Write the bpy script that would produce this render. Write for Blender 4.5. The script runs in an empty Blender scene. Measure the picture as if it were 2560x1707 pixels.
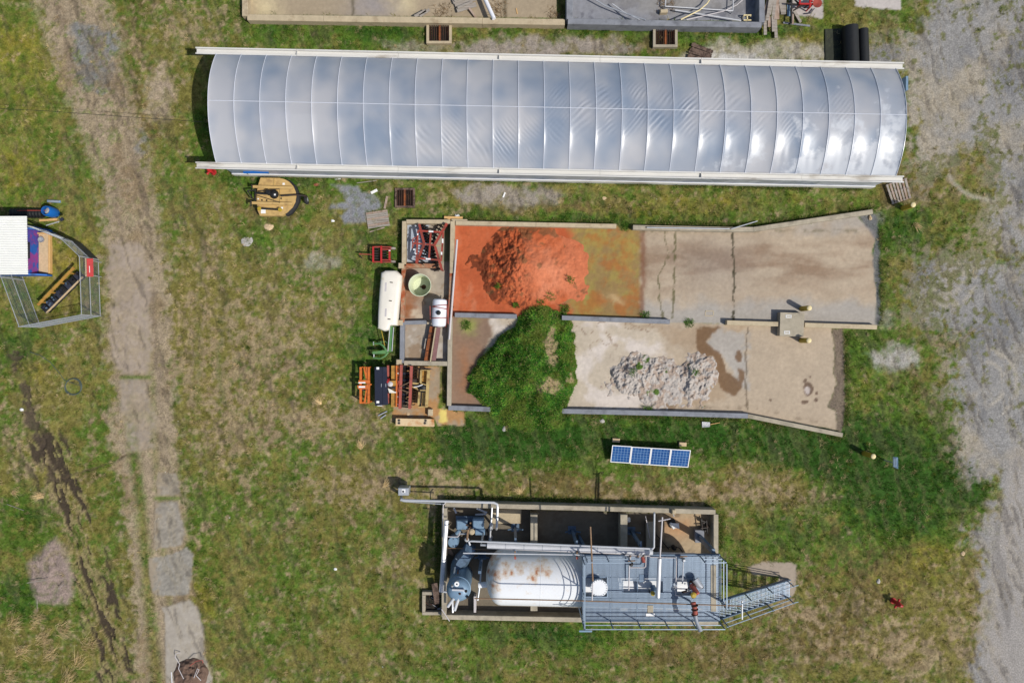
import bpy, math, random
import numpy as np
from mathutils import Vector

random.seed(7)
RNG = np.random.default_rng(11)
SC = bpy.context.scene
COL = SC.collection
H = 38.8            # flying height of the camera above the ground
F = 1707.0          # focal length in photo pixels (24 mm on a 36 mm wide frame)

# ------------------------------------------------------------------ camera
cam_d = bpy.data.cameras.new('camera'); cam_d.lens = 24.0; cam_d.sensor_width = 36.0
cam_d.clip_start = 0.5; cam_d.clip_end = 3000
cam = bpy.data.objects.new('camera', cam_d); COL.objects.link(cam)
cam.location = (0, 0, H); cam.rotation_euler = (0, 0, 0)
SC.camera = cam

# ------------------------------------------------------------------ sky and sun
SUN_EL = math.radians(51.0)
to_sun = Vector((0.872 * math.cos(SUN_EL), -0.49 * math.cos(SUN_EL), math.sin(SUN_EL)))
world = bpy.data.worlds.new('World'); SC.world = world; world.use_nodes = True
wn = world.node_tree; wn.nodes.clear()
sky = wn.nodes.new('ShaderNodeTexSky'); sky.sky_type = 'NISHITA'; sky.sun_disc = False
sky.sun_elevation = SUN_EL
sky.sun_rotation = math.atan2(to_sun.x, to_sun.y)
sky.air_density = 1.0; sky.dust_density = 1.6; sky.ozone_density = 1.0
bg = wn.nodes.new('ShaderNodeBackground'); bg.inputs['Strength'].default_value = 0.105
wo = wn.nodes.new('ShaderNodeOutputWorld')
wn.links.new(sky.outputs[0], bg.inputs['Color']); wn.links.new(bg.outputs[0], wo.inputs['Surface'])
sun_d = bpy.data.lights.new('sun', 'SUN'); sun_d.energy = 4.0; sun_d.angle = math.radians(0.55)
sun_d.color = (1.0, 0.955, 0.88)
sun = bpy.data.objects.new('sun', sun_d); COL.objects.link(sun)
sun.rotation_euler = to_sun.to_track_quat('Z', 'Y').to_euler(); sun.location = to_sun * 60

SC.view_settings.view_transform = 'Standard'; SC.view_settings.look = 'None'
SC.view_settings.exposure = 0.0; SC.view_settings.gamma = 1.0
SC.view_settings.use_curve_mapping = False
SC.render.engine = 'CYCLES'
SC.cycles.use_denoising = True
SC.cycles.max_bounces = 6; SC.cycles.transparent_max_bounces = 16
SC.cycles.caustics_reflective = False; SC.cycles.caustics_refractive = False

# ------------------------------------------------------------------ helpers
def W(px, py, h=0.0):
    """world point at height h that the photo shows at pixel (px, py)"""
    k = (H - h) / F
    return Vector(((px - 1280.0) * k, -(py - 853.5) * k, h))

def zoom(ox, oy, s):
    return lambda x, y: (ox + x / s, oy + y / s)

def A(r, g, b, k=1.28):
    """albedo from a sunlit colour seen in the photo (sRGB 0..255)"""
    out = []
    for c in (r, g, b):
        c /= 255.0
        c = c / 12.92 if c <= 0.04045 else ((c + 0.055) / 1.055) ** 2.4
        out.append(min(c / k, 0.92))
    return tuple(out)

class MB:
    """collects geometry in world space; build() links it as one mesh object"""
    def __init__(s): s.v = []; s.f = []
    def add(s, vs, fs):
        n = len(s.v); s.v += [tuple(p) for p in vs]; s.f += [tuple(i + n for i in f) for f in fs]
        return s
    def prism(s, poly, z0, z1):
        n = len(poly)
        a = sum(poly[i][0] * poly[(i + 1) % n][1] - poly[(i + 1) % n][0] * poly[i][1] for i in range(n))
        if a < 0: poly = poly[::-1]
        vs = [(p[0], p[1], z0) for p in poly] + [(p[0], p[1], z1) for p in poly]
        fs = [tuple(range(n - 1, -1, -1)), tuple(range(n, 2 * n))]
        fs += [(i, (i + 1) % n, n + (i + 1) % n, n + i) for i in range(n)]
        return s.add(vs, fs)
    def box(s, c, size, rz=0.0, z0=None, bev=0.0):
        """box centred at c; z0 = underside if given"""
        x, y, z = size[0] / 2, size[1] / 2, size[2] / 2
        ca, sa = math.cos(rz), math.sin(rz)
        cz = c[2] if z0 is None else z0 + z
        if bev > 0:
            b = min(bev, x * .45, y * .45, z * .9)
            ring = lambda X, Y, Z: [(-X, -Y, Z), (X, -Y, Z), (X, Y, Z), (-X, Y, Z)]
            L = ring(x, y, -z) + ring(x, y, z - b) + ring(x - b, y - b, z)
            fs = [(3, 2, 1, 0), (8, 9, 10, 11)]
            for k in (0, 4):
                fs += [(k + i, k + (i + 1) % 4, k + 4 + (i + 1) % 4, k + 4 + i) for i in range(4)]
        else:
            L = [(-x, -y, -z), (x, -y, -z), (x, y, -z), (-x, y, -z), (-x, -y, z), (x, -y, z), (x, y, z), (-x, y, z)]
            fs = [(3, 2, 1, 0), (4, 5, 6, 7), (0, 1, 5, 4), (1, 2, 6, 5), (2, 3, 7, 6), (3, 0, 4, 7)]
        return s.add([(c[0] + ca * p[0] - sa * p[1], c[1] + sa * p[0] + ca * p[1], cz + p[2]) for p in L], fs)
    def beam(s, a, b, w, t):
        """rectangular bar from a to b, w wide sideways, t deep"""
        a = Vector(a); b = Vector(b); d = (b - a).normalized()
        up = Vector((0, 0, 1)) if abs(d.z) < .95 else Vector((0, 1, 0))
        sd = d.cross(up).normalized(); u = sd.cross(d)
        vs = []
        for p in (a, b):
            for i, j in ((-1, -1), (1, -1), (1, 1), (-1, 1)):
                vs.append(p + sd * (i * w / 2) + u * (j * t / 2))
        return s.add(vs, [(3, 2, 1, 0), (4, 5, 6, 7), (0, 1, 5, 4), (1, 2, 6, 5), (2, 3, 7, 6), (3, 0, 4, 7)])
    def tube(s, pts, r, n=8, close=False):
        pts = [Vector(p) for p in pts]; m = len(pts)
        rs = r if isinstance(r, (list, tuple)) else [r] * m
        d0 = (pts[1] - pts[0]).normalized()
        up = Vector((0, 0, 1)) if abs(d0.z) < .9 else Vector((1, 0, 0))
        u = d0.cross(up).normalized()
        vs = []
        for i, p in enumerate(pts):
            if close: d = (pts[(i + 1) % m] - pts[i - 1])
            elif i == 0: d = pts[1] - p
            elif i == m - 1: d = p - pts[-2]
            else: d = (pts[i + 1] - p).normalized() + (p - pts[i - 1]).normalized()
            d = d.normalized() if d.length > 1e-9 else d0
            u = (u - d * u.dot(d)); u = u.normalized() if u.length > 1e-6 else d.orthogonal().normalized()
            w = d.cross(u)
            for k in range(n):
                t = 2 * math.pi * k / n
                vs.append(p + (u * math.cos(t) + w * math.sin(t)) * rs[i])
        fs = []
        for i in range(m if close else m - 1):
            j = (i + 1) % m
            fs += [(i * n + k, i * n + (k + 1) % n, j * n + (k + 1) % n, j * n + k) for k in range(n)]
        if not close:
            fs += [tuple(range(n - 1, -1, -1)), tuple((m - 1) * n + k for k in range(n))]
        return s.add(vs, fs)
    def lathe(s, o, prof, axis=(0, 0, 1), n=20, cap=True):
        """prof: list of (radius, distance along axis)"""
        o = Vector(o); ax = Vector(axis).normalized()
        u = ax.orthogonal().normalized(); w = ax.cross(u)
        vs = []
        for r, d in prof:
            for k in range(n):
                t = 2 * math.pi * k / n
                vs.append(o + ax * d + (u * math.cos(t) + w * math.sin(t)) * r)
        m = len(prof); fs = []
        for i in range(m - 1):
            fs += [(i * n + k, i * n + (k + 1) % n, (i + 1) * n + (k + 1) % n, (i + 1) * n + k) for k in range(n)]
        if cap:
            fs += [tuple(range(n - 1, -1, -1)), tuple((m - 1) * n + k for k in range(n))]
        return s.add(vs, fs)
    def quad(s, a, b, c, d): return s.add([a, b, c, d], [(0, 1, 2, 3)])
    def slab(s, a, b, c, d, t):
        """thin plate with corners a b c d (top) and thickness t along its normal"""
        a, b, c, d = map(Vector, (a, b, c, d)); nrm = (b - a).cross(d - a).normalized() * t
        vs = [a - nrm, b - nrm, c - nrm, d - nrm, a, b, c, d]
        return s.add(vs, [(3, 2, 1, 0), (4, 5, 6, 7), (0, 1, 5, 4), (1, 2, 6, 5), (2, 3, 7, 6), (3, 0, 4, 7)])
    def build(s, name, mat, parent=None, smooth=False, label=None):
        o0 = Vector((0, 0, 0)); q = parent
        while q is not None: o0 = o0 + q.location; q = q.parent
        me = bpy.data.meshes.new(name)
        me.from_pydata([(p[0] - o0.x, p[1] - o0.y, p[2] - o0.z) for p in s.v], [], s.f)
        if parent is None and s.v:      # top-level mesh: origin at its base
            a = np.array(s.v); c = a.mean(0); c[2] = a[:, 2].min()
            me.clear_geometry()
            me.from_pydata([tuple(r) for r in (a - c)], [], s.f)
        me.materials.append(M[mat] if isinstance(mat, str) else mat)
        if smooth:
            me.polygons.foreach_set('use_smooth', [True] * len(me.polygons))
            try: me.set_sharp_from_angle(angle=math.radians(40))
            except Exception: pass
        me.update()
        ob = bpy.data.objects.new(name, me); COL.objects.link(ob)
        if parent is not None: ob.parent = parent
        elif s.v: ob.location = tuple(c)
        if label: ob['label'] = label
        return ob

def tag(o, label=None, cat=None, group=None, kind=None):
    if label: o['label'] = label
    if cat: o['category'] = cat
    if group: o['group'] = group
    if kind: o['kind'] = kind
    return o

def thing(name, label, cat, loc, group=None):
    o = bpy.data.objects.new(name, None); COL.objects.link(o)
    o.empty_display_size = 0.2; o.location = loc
    return tag(o, label, cat, group)

def copy_tree(o, parent=None):
    c = o.copy(); COL.objects.link(c); c.parent = parent
    for ch in list(o.children): copy_tree(ch, c)
    return c

# ------------------------------------------------------------------ materials
M = {}
def mat(name, col, rough=0.8, metal=0.0, var=0.15, scale=6.0, col2=None, thr=(0.45, 0.65), scale2=2.5,
        bump=0.0, bscale=40.0, spec=0.35, stretch=None, attr=None, coat=0.0):
    m = bpy.data.materials.new(name); m.use_nodes = True; nt = m.node_tree; N = nt.nodes; L = nt.links
    b = N['Principled BSDF']
    b.inputs['Roughness'].default_value = rough; b.inputs['Metallic'].default_value = metal
    b.inputs['Specular IOR Level'].default_value = spec
    if coat: b.inputs['Coat Weight'].default_value = coat
    tc = N.new('ShaderNodeTexCoord'); vec = tc.outputs['Object']
    if stretch:
        mp = N.new('ShaderNodeMapping'); mp.inputs['Scale'].default_value = stretch
        L.new(vec, mp.inputs['Vector']); vec = mp.outputs[0]
    def noise(sc, det=4, ro=.6):
        n = N.new('ShaderNodeTexNoise'); n.inputs['Scale'].default_value = sc
        n.inputs['Detail'].default_value = det; n.inputs['Roughness'].default_value = ro
        L.new(vec, n.inputs['Vector']); return n.outputs['Fac']
    if attr:
        a = N.new('ShaderNodeVertexColor'); a.layer_name = attr; base = a.outputs['Color']
    else:
        rgb = N.new('ShaderNodeRGB'); rgb.outputs[0].default_value = (*col, 1); base = rgb.outputs[0]
    if col2 is not None:
        r = N.new('ShaderNodeMapRange'); r.inputs['From Min'].default_value = thr[0]; r.inputs['From Max'].default_value = thr[1]
        L.new(noise(scale2, 6, .65), r.inputs['Value'])
        mx = N.new('ShaderNodeMix'); mx.data_type = 'RGBA'
        L.new(r.outputs[0], mx.inputs['Factor']); L.new(base, mx.inputs[6]); mx.inputs[7].default_value = (*col2, 1)
        base = mx.outputs[2]
    if var > 0:
        r = N.new('ShaderNodeMapRange'); r.inputs['From Min'].default_value = .25; r.inputs['From Max'].default_value = .75
        r.inputs['To Min'].default_value = 1 - var; r.inputs['To Max'].default_value = 1 + var
        L.new(noise(scale, 5, .65), r.inputs['Value'])
        mx = N.new('ShaderNodeMix'); mx.data_type = 'RGBA'; mx.blend_type = 'MULTIPLY'; mx.inputs['Factor'].default_value = 1
        L.new(base, mx.inputs[6]); L.new(r.outputs[0], mx.inputs[7]); base = mx.outputs[2]
    L.new(base, b.inputs['Base Color'])
    if bump > 0:
        bp = N.new('ShaderNodeBump'); bp.inputs['Strength'].default_value = bump; bp.inputs['Distance'].default_value = .03
        L.new(noise(bscale, 5, .7), bp.inputs['Height']); L.new(bp.outputs[0], b.inputs['Normal'])
    M[name] = m; return m

mat('soil', (.1, .1, .05), .95, var=.42, scale=11, bump=1.0, bscale=16, spec=.1, attr='col')
mat('floor', (.3, .25, .2), .9, var=.10, scale=5, bump=.25, bscale=30, spec=.2, attr='col')
mat('pilemat', (.3, .2, .1), .95, var=.12, scale=7, bump=.9, bscale=10, spec=.1, attr='col')
mat('concrete', A(178, 168, 148), .88, var=.22, scale=2.2, bump=.3, bscale=18, col2=A(140, 132, 116), thr=(.5, .72), scale2=1.2)
mat('concrete_grey', A(140, 143, 150), .88, var=.2, scale=2.2, bump=.3, bscale=18, col2=A(112, 114, 120), thr=(.5, .7), scale2=1.5)
mat('concrete_cream', A(196, 180, 150), .85, var=.15, scale=3, bump=.3, bscale=18, col2=A(160, 140, 112), thr=(.55, .75), scale2=1.6)
mat('rusty_wall', A(176, 148, 120), .9, var=.2, scale=3, bump=.3, bscale=18, col2=A(165, 84, 46), thr=(.42, .6), scale2=1.6)
mat('white_paint', A(232, 230, 224), .5, var=.06, scale=3, col2=A(190, 180, 165), thr=(.6, .8), scale2=1.5)
mat('gutter_white', A(226, 224, 218), .55, var=.08, scale=2, col2=A(150, 138, 120), thr=(.56, .72), scale2=.9, stretch=(.25, 1, 1))
mat('galv', A(188, 192, 198), .42, .3, var=.12, scale=5)
mat('silver', A(220, 221, 224), .32, .12, var=.08, scale=4)
mat('steel_dark', A(62, 60, 58), .6, .4, var=.25, scale=6, col2=A(96, 62, 44), thr=(.5, .7))
mat('black_plastic', (.012, .013, .014), .55, var=.2, scale=5)
mat('rubber', (.02, .02, .022), .8, var=.25, scale=8)
mat('charcoal', A(52, 56, 70), .5, var=.14, scale=3, col2=A(74, 76, 88), thr=(.55, .75), scale2=1.4)
mat('navy_lid', A(44, 48, 64), .42, .1, var=.12, scale=2.5, col2=A(66, 68, 82), thr=(.55, .75), scale2=1.2)
mat('red_paint', A(168, 70, 56), .65, var=.25, scale=5, col2=A(104, 58, 46), thr=(.46, .66))
mat('red_faded', A(176, 92, 80), .7, var=.18, scale=5, col2=A(120, 66, 52), thr=(.5, .7))
mat('red_bright', A(188, 44, 44), .5, var=.16, scale=6, col2=A(130, 44, 40), thr=(.56, .76))
mat('hose_green', A(84, 98, 92), .6, var=.2, scale=5)
mat('orange_paint', A(218, 116, 46), .6, var=.2, scale=4, col2=A(150, 84, 50), thr=(.52, .72))
mat('yellow_paint', A(208, 174, 112), .6, var=.12, scale=3, col2=A(158, 126, 84), thr=(.52, .74), scale2=2.2)
mat('tan_paint', A(196, 170, 110), .6, var=.14, scale=4, col2=A(126, 92, 56), thr=(.5, .7))
mat('ochre_paint', A(188, 142, 66), .6, var=.14, scale=4, col2=A(120, 80, 44), thr=(.52, .72))
mat('bollard_yellow', A(186, 160, 56), .55, var=.15, scale=5, col2=A(120, 96, 44), thr=(.58, .75))
mat('cap_cream', A(240, 222, 170), .7, var=.08, scale=6)
mat('green_paint', A(92, 142, 84), .6, var=.22, scale=5, col2=A(120, 118, 78), thr=(.5, .7))
mat('blue_plastic', A(24, 106, 190), .4, var=.1, scale=4)
mat('blue_grey', A(128, 156, 180), .45, .1, var=.14, scale=3, col2=A(96, 116, 130), thr=(.55, .75))
mat('blue_grey_dark', A(100, 122, 146), .45, .1, var=.16, scale=3, col2=A(66, 82, 98), thr=(.5, .7))
mat('grating', A(150, 168, 188), .45, .25, var=.1, scale=3)
mat('rail_steel', A(172, 190, 208), .42, .35, var=.1, scale=4)
mat('tank_white', A(236, 238, 240, 1.2), .45, var=.03, scale=2)
mat('white_plastic', A(238, 232, 218, 1.2), .42, var=.05, scale=2, col2=A(214, 196, 150), thr=(.62, .8), scale2=1.4)
mat('tub_cream', A(222, 228, 196), .45, var=.05, scale=3, col2=A(190, 192, 130), thr=(.55, .8), scale2=1.5)
mat('wood_grey', A(168, 160, 150), .85, var=.25, scale=10, stretch=(.3, 3, 1), col2=A(120, 108, 98), thr=(.5, .7))
mat('wood_pallet', A(176, 156, 142), .85, var=.22, scale=10, col2=A(140, 112, 90), thr=(.5, .7))
mat('wood_old', A(120, 100, 88), .9, var=.35, scale=8, col2=A(72, 58, 50), thr=(.45, .6), scale2=5)
mat('wood_new', A(226, 182, 120), .7, var=.12, scale=5)
mat('rust', A(156, 90, 50), .85, .1, var=.3, scale=6, col2=A(96, 62, 46), thr=(.45, .65), bump=.2)
mat('rust_dark', A(90, 58, 44), .85, .2, var=.3, scale=8, col2=A(52, 36, 30), thr=(.45, .65))
mat('rust_brown_pipe', A(150, 122, 96), .7, .2, var=.2, scale=6)
mat('mauve_steel', A(140, 104, 104), .75, .2, var=.2, scale=6)
mat('dark_pit', (.02, .017, .014), .95, var=.4, scale=8)
mat('pvc', A(232, 234, 240, 1.15), .35, var=.04, scale=3)
mat('pvc_dull', A(206, 200, 200), .55, var=.1, scale=3)
mat('straw', A(206, 176, 124), .9, var=.2, scale=8)
mat('rock_tan', A(216, 190, 152), .9, var=.18, scale=6, bump=.4)
mat('rock_grey', A(190, 186, 180), .9, var=.18, scale=6, bump=.4)
mat('roof_white', A(238, 238, 232, 1.12), .5, var=.04, scale=2)
mat('label_white', A(240, 240, 238, 1.15), .6, var=.03)
mat('solar_cell', A(34, 84, 148), .22, .1, var=.12, scale=1.5, col2=A(52, 104, 164), thr=(.45, .65), scale2=2.5, spec=.4)
mat('solar_line', A(150, 186, 220), .4, var=.05)
mat('chain', A(168, 174, 180), .5, .5, var=.1, scale=6)
# ================================================================== GROUND
TAB = np.random.default_rng(3).random((64, 256, 256), dtype=np.float32)
def vnoise(x, y, seed=0):
    x0 = np.floor(x); y0 = np.floor(y); fx = x - x0; fy = y - y0
    fx = fx * fx * (3 - 2 * fx); fy = fy * fy * (3 - 2 * fy)
    i = x0.astype(np.int32) & 255; j = y0.astype(np.int32) & 255; i1 = (i + 1) & 255; j1 = ((j + 1) & 255) << 8; j <<= 8
    T = TAB[seed & 63].ravel()
    a = T[j + i]; a = a + (T[j + i1] - a) * fx
    c = T[j1 + i]; c = c + (T[j1 + i1] - c) * fx
    return a + (c - a) * fy

def fbm(x, y, s, seed=0, octv=4, gain=.55):
    t = 0; amp = 1; tot = 0; ca, sa = .8, .6
    for o in range(octv):
        xr = (x * ca - y * sa) / s * 2 ** o; yr = (x * sa + y * ca) / s * 2 ** o
        t = t + amp * vnoise(xr + 31 * o, yr + 17 * o, seed + o * 13); tot += amp; amp *= gain
    return t / tot

def sm(x, a, b):
    t = np.clip((x - a) / (b - a), 0, 1); return t * t * (3 - 2 * t)

def win(U, pts, pad):
    """grid window that holds the points, or everything for other arrays"""
    if U.ndim != 2: return Ellipsis
    xs = [p[0] for p in pts]; ys = [p[1] for p in pts]
    return (slice(max(np.searchsorted(gy, min(ys) - pad) - 1, 0), np.searchsorted(gy, max(ys) + pad) + 1),
            slice(max(np.searchsorted(gx, min(xs) - pad) - 1, 0), np.searchsorted(gx, max(xs) + pad) + 1))

def seg_dist(U, V, pts, closed=False, pad=70):
    out = np.full(U.shape, pad, np.float32); wd = win(U, pts, pad); U = U[wd]; V = V[wd]
    d = np.full(U.shape, 1e9, np.float32); n = len(pts)
    for i in range(n if closed else n - 1):
        ax, ay = pts[i]; bx, by = pts[(i + 1) % n]
        dx, dy = bx - ax, by - ay; l2 = dx * dx + dy * dy + 1e-9
        t = np.clip(((U - ax) * dx + (V - ay) * dy) / l2, 0, 1)
        d = np.minimum(d, (U - ax - t * dx) ** 2 + (V - ay - t * dy) ** 2)
    out[wd] = np.sqrt(d); return out

def inside(U, V, pts):
    out = np.zeros(U.shape, bool); wd = win(U, pts, 70); U = U[wd]; V = V[wd]
    r = np.zeros(U.shape, bool); n = len(pts)
    for i in range(n):
        ax, ay = pts[i]; bx, by = pts[(i + 1) % n]
        if ay == by: continue
        c = ((ay > V) != (by > V)) & (U < (bx - ax) * (V - ay) / (by - ay) + ax)
        r ^= c
    out[wd] = r; return out

def sdf(U, V, pts):
    d = seg_dist(U, V, pts, True); return np.where(inside(U, V, pts), d, -d)   # >0 inside

STEP = 3.4
fx = np.arange(-150, 2710.1, STEP); fy = np.arange(-130, 1840.1, STEP)
grow = np.cumsum(6 * 1.28 ** np.arange(34))
gx = np.concatenate([fx[0] - grow[::-1], fx, fx[-1] + grow]); gy = np.concatenate([fy[0] - grow[::-1], fy, fy[-1] + grow])
U, V = np.meshgrid(gx.astype(np.float32), gy.astype(np.float32))
w1 = fbm(U, V, 40, 5) - .5; w2 = fbm(U, V, 40, 9) - .5
w3 = fbm(U, V, 11, 15, 3) - .5; w4 = fbm(U, V, 11, 19, 3) - .5
UW = U + w1 * 46 + w3 * 20; VW = V + w2 * 46 + w4 * 20          # ragged edges
UL = U + w3 * 7; VL = V + w4 * 7                                 # slightly ragged edges

def mixc(c, col, m):
    m = np.clip(m, 0, 1)[..., None]; return c + (np.array(col, np.float32) - c) * m

def blob(cx, cy, rx, ry, rot=0):
    q = 3 * max(rx, ry) + 30; out = np.zeros(U.shape, np.float32); wd = win(U, [(cx - q, cy - q), (cx + q, cy + q)], 0)
    x = (UW[wd] - cx) / rx; y = (VW[wd] - cy) / ry
    out[wd] = np.exp(-(x * x + y * y) * .9); return out

nA = fbm(U, V, 210, 1); nB = fbm(U, V, 85, 2); nC = fbm(U, V, 34, 3); nD = fbm(U, V, 13, 4, 3); nE = fbm(U, V, 5.5, 6, 2)
K = 1.12
olive = A(122, 117, 62, K); green = A(88, 112, 42, K); lush = A(54, 88, 32, K); tan_ = A(150, 134, 102, K)
brown = A(118, 96, 64, K); yellow = A(138, 128, 54, K); gravel = A(146, 144, 141, 1.22); dirt = A(160, 144, 120, 1.22)
sand = A(166, 156, 138, 1.22)

lushB, dryB, yelB, brnB = (np.zeros(U.shape, np.float32) for _ in range(4))
for b in [(2235, 1110, 150, 100), (2290, 1290, 150, 120), (2180, 1220, 140, 100), (2425, 1225, 55, 42), (2400, 1150, 60, 90), (1240, 1075, 260, 45),
          (1500, 1090, 280, 45), (1800, 1085, 260, 55), (2000, 1120, 160, 60), (2170, 690, 45, 90), (2160, 880, 50, 60), (1450, 545, 330, 16),
          (960, 88, 170, 40), (690, 80, 60, 30), (1520, 78, 330, 22), (1900, 82, 140, 16), (690, 455, 170, 28), (900, 900, 60, 60), (1300, 1130, 200, 40),
          (1180, 1130, 70, 50), (420, 1000, 30, 80), (960, 640, 60, 60), (960, 830, 50, 80), (80, 1290, 80, 60), (50, 1500, 90, 80), (40, 870, 50, 50),
           (1990, 1330, 100, 60), (560, 220, 30, 70), (520, 320, 30, 70),
          (640, 620, 50, 40), (2250, 560, 80, 40), (2310, 610, 60, 40), (1330, 1580, 200, 25), (1400, 1610, 120, 30), (2090, 1130, 90, 60)]:
    lushB += blob(*b)
for b in [(620, 900, 230, 120), (520, 1010, 120, 100), (720, 770, 160, 70), (1020, 1215, 190, 45), (900, 1220, 140, 60), (700, 640, 130, 50), (560, 1130, 90, 60),
          (2150, 1630, 260, 70), (2330, 1600, 170, 120), (2400, 1440, 90, 100), (1980, 1240, 140, 60), (1700, 1240, 260, 25), (480, 60, 120, 60), (400, 220, 60, 130),
          (520, 640, 60, 90), (1330, 130, 260, 28), (1270, 495, 140, 30), (900, 1060, 160, 45), (760, 1050, 180, 50), (1020, 1420, 110, 40), (1180, 1300, 90, 60),
          (1980, 1500, 130, 60), (90, 1000, 70, 60), (60, 1160, 60, 60), (70, 1600, 110, 60), (150, 1260, 60, 70), (470, 780, 60, 120), (1880, 1200, 160, 60)]:
    dryB += blob(*b)
for b in [(40, 430, 70, 90), (60, 230, 120, 110), (200, 620, 60, 120), (90, 940, 70, 60), (1750, 505, 380, 22), (2110, 560, 60, 40), (500, 1500, 80, 120), (1850, 130, 160, 30),
          (2080, 60, 60, 60), (2330, 1370, 90, 60), (2280, 1480, 130, 90), (1600, 540, 200, 18), (130, 690, 60, 120), (60, 90, 120, 70), (2170, 940, 40, 60), (1990, 110, 50, 50)]:
    yelB += blob(*b)
for b in [(2190, 1480, 160, 80), (2250, 1390, 120, 50), (1700, 1230, 180, 20), (2030, 1580, 140, 60), (1450, 520, 260, 16), (2230, 480, 60, 50), (2390, 430, 110, 60), (2330, 500, 80, 60),
          (1320, 1210, 200, 25), (210, 1210, 60, 90), (170, 870, 60, 60), (640, 520, 160, 40), (350, 270, 40, 160), (1720, 1640, 260, 50), (1480, 1240, 120, 25)]:
    brnB += blob(*b)

C = np.empty(U.shape + (3,), np.float32); C[:] = olive
C = mixc(C, green, sm(nA * .3 + nB * .3 + nC * .4 + lushB * .15 + w3 * .45 - dryB * .06, .34, .60))
C = mixc(C, brown, sm(nC * .45 + nA * .55 + brnB * .22 + w4 * .4 - lushB * .14, .58, .76) * .6)
C = mixc(C, yellow, sm(nB * .4 + nD * .3 + yelB * .30 + w3 * .3, .50, .82) * .8)
C = mixc(C, lush, sm(nB * .15 + nC * .30 + nD * .28 + lushB * .27 + w4 * .45 + w3 * .2 - dryB * .08, .46, .80) * .95)
dry = sm(nB * .22 + nC * .26 + nD * .34 + nE * .10 + dryB * .13 + w3 * .5 + w4 * .35 - lushB * .12 - yelB * .05, .505, .74)
C = mixc(C, tan_, dry * .85)
mu = C.mean((0, 1)); C = mu * .95 * (C / mu) ** 1.12
C *= (.62 + .76 * nE)[..., None] * (.76 + .48 * nD)[..., None] * (.84 + .32 * fbm(U, V, 26, 27, 2))[..., None]
grass = np.clip(.95 - .25 * dry, 0, 1)
Z = (nC - .5) * .08 + (nD - .5) * .04
CLS = np.zeros(U.shape, np.int32)
D = 1.0884
def disp(*pts): return [(x * D, y * D) for x, y in pts]

# ---- pebbly yard on the right
yard1 = disp((2600, -100), (2150, -100), (2140, 0), (2120, 40), (2080, 95), (1990, 105), (1985, 152), (2085, 165), (2100, 415), (2135, 440), (2195, 350), (2250, 330), (2280, 400), (2260, 520), (2290, 600), (2600, 600))
yard2 = disp((2600, 560), (2290, 590), (2180, 590), (2105, 602), (2085, 680), (2120, 740), (2228, 772), (2185, 830), (2170, 900), (2200, 980), (2195, 1050), (2255, 1105),
             (2292, 1112), (2285, 1200), (2235, 1225), (2262, 1310), (2262, 1450), (2230, 1590), (2200, 1720), (2600, 1720))
s1 = np.maximum(sdf(UW, VW, yard1), sdf(UW, VW, yard2))
gm = sm(s1 + (nD - .5) * 70 + (nC - .5) * 60 + w3 * 40, -22, 26)
tuft = sm(nC * .4 + nD * .6 + blob(2390, 420, 110, 70) * .25 + blob(2430, 640, 90, 60) * .1 + blob(2330, 480, 90, 60) * .25 + w3 * .5 - blob(2480, 1500, 90, 400) * .4 - blob(2320, 300, 120, 160) * .2+ blob(2330, 560, 130, 110) * .22 + blob(2300, 760, 90, 60) * .2 + blob(2370, 1050, 60, 90) * .14, .56, .70)
gcol = np.empty_like(C); gcol[:] = gravel
gcol = mixc(gcol, sand, sm(nB + blob(2350, 330, 110, 130) * .3 + blob(2420, 1180, 60, 90) * .2, .5, .8) * .8)
gcol = mixc(gcol, A(118, 118, 120, 1.22), sm(fbm(U, V, 120, 41) + w3 * .3, .52, .7) * .65)
gcol *= (.72 + .56 * nE)[..., None] * (.88 + .24 * nC)[..., None]
fr = np.exp(-(s1 / 40) ** 2) * sm(nC * .5 + nD * .5 + w4 * .5, .42, .6) * (U > 1900); C = mixc(C, A(150, 134, 112, 1.2), fr * .75); grass *= 1 - fr * .6
C = C * (1 - gm)[..., None] + gcol * gm[..., None]
tm = gm * tuft; C = mixc(C, brown, tm * .55); C = mixc(C, green, tm * .4 * nD * 1.6)
grass *= (1 - gm * (1 - tuft * .8)); 
road = sm(sdf(U + w1 * 20, V, [(2530, 1130), (2490, 1300), (2465, 1500), (2455, 1900), (2900, 1900), (2900, 1100), (2600, 1050)]), -25, 25)
C = mixc(C, A(166, 160, 154, 1.22), road * .75); C *= (1 - road * .25 * sm(fbm(U * 3, V * .6, 90, 44), .55, .7))[..., None]
grass *= 1 - road
Z = Z * (1 - gm * .6)
CLS[(s1 > 0) & (U > 2100)] = 1

def gravel_patch(poly, col, soft=14, rag=UW, ragv=VW, amt=.9):
    global C, grass
    m = sm(sdf(rag, ragv, poly), -soft, soft) * amt
    m = m * (.55 + .45 * sm(nD + w3 * .4, .3, .5))
    c = np.empty_like(C); c[:] = col; c *= (.74 + .52 * nE)[..., None]
    C = C * (1 - m)[..., None] + c * m[..., None]; grass *= 1 - m * .92
ell = lambda cx, cy, rx, ry, n=14: [(cx + rx * math.cos(2 * math.pi * i / n), cy + ry * math.sin(2 * math.pi * i / n)) for i in range(n)]
gravel_patch(ell(1370, 120, 230, 24), A(158, 148, 140, 1.2), 12)
gravel_patch(ell(1900, 135, 190, 28), A(176, 170, 158, 1.2), 14)
gravel_patch(ell(1830, 150, 90, 16), A(206, 204, 200, 1.2), 12)
gravel_patch(ell(1275, 490, 130, 26), A(154, 146, 138, 1.2), 12)
gravel_patch(ell(2235, 890, 60, 30), A(170, 166, 160, 1.2), 14)
gravel_patch(ell(1040, 120, 90, 16), A(160, 150, 138, 1.2), 10, amt=.6)
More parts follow.
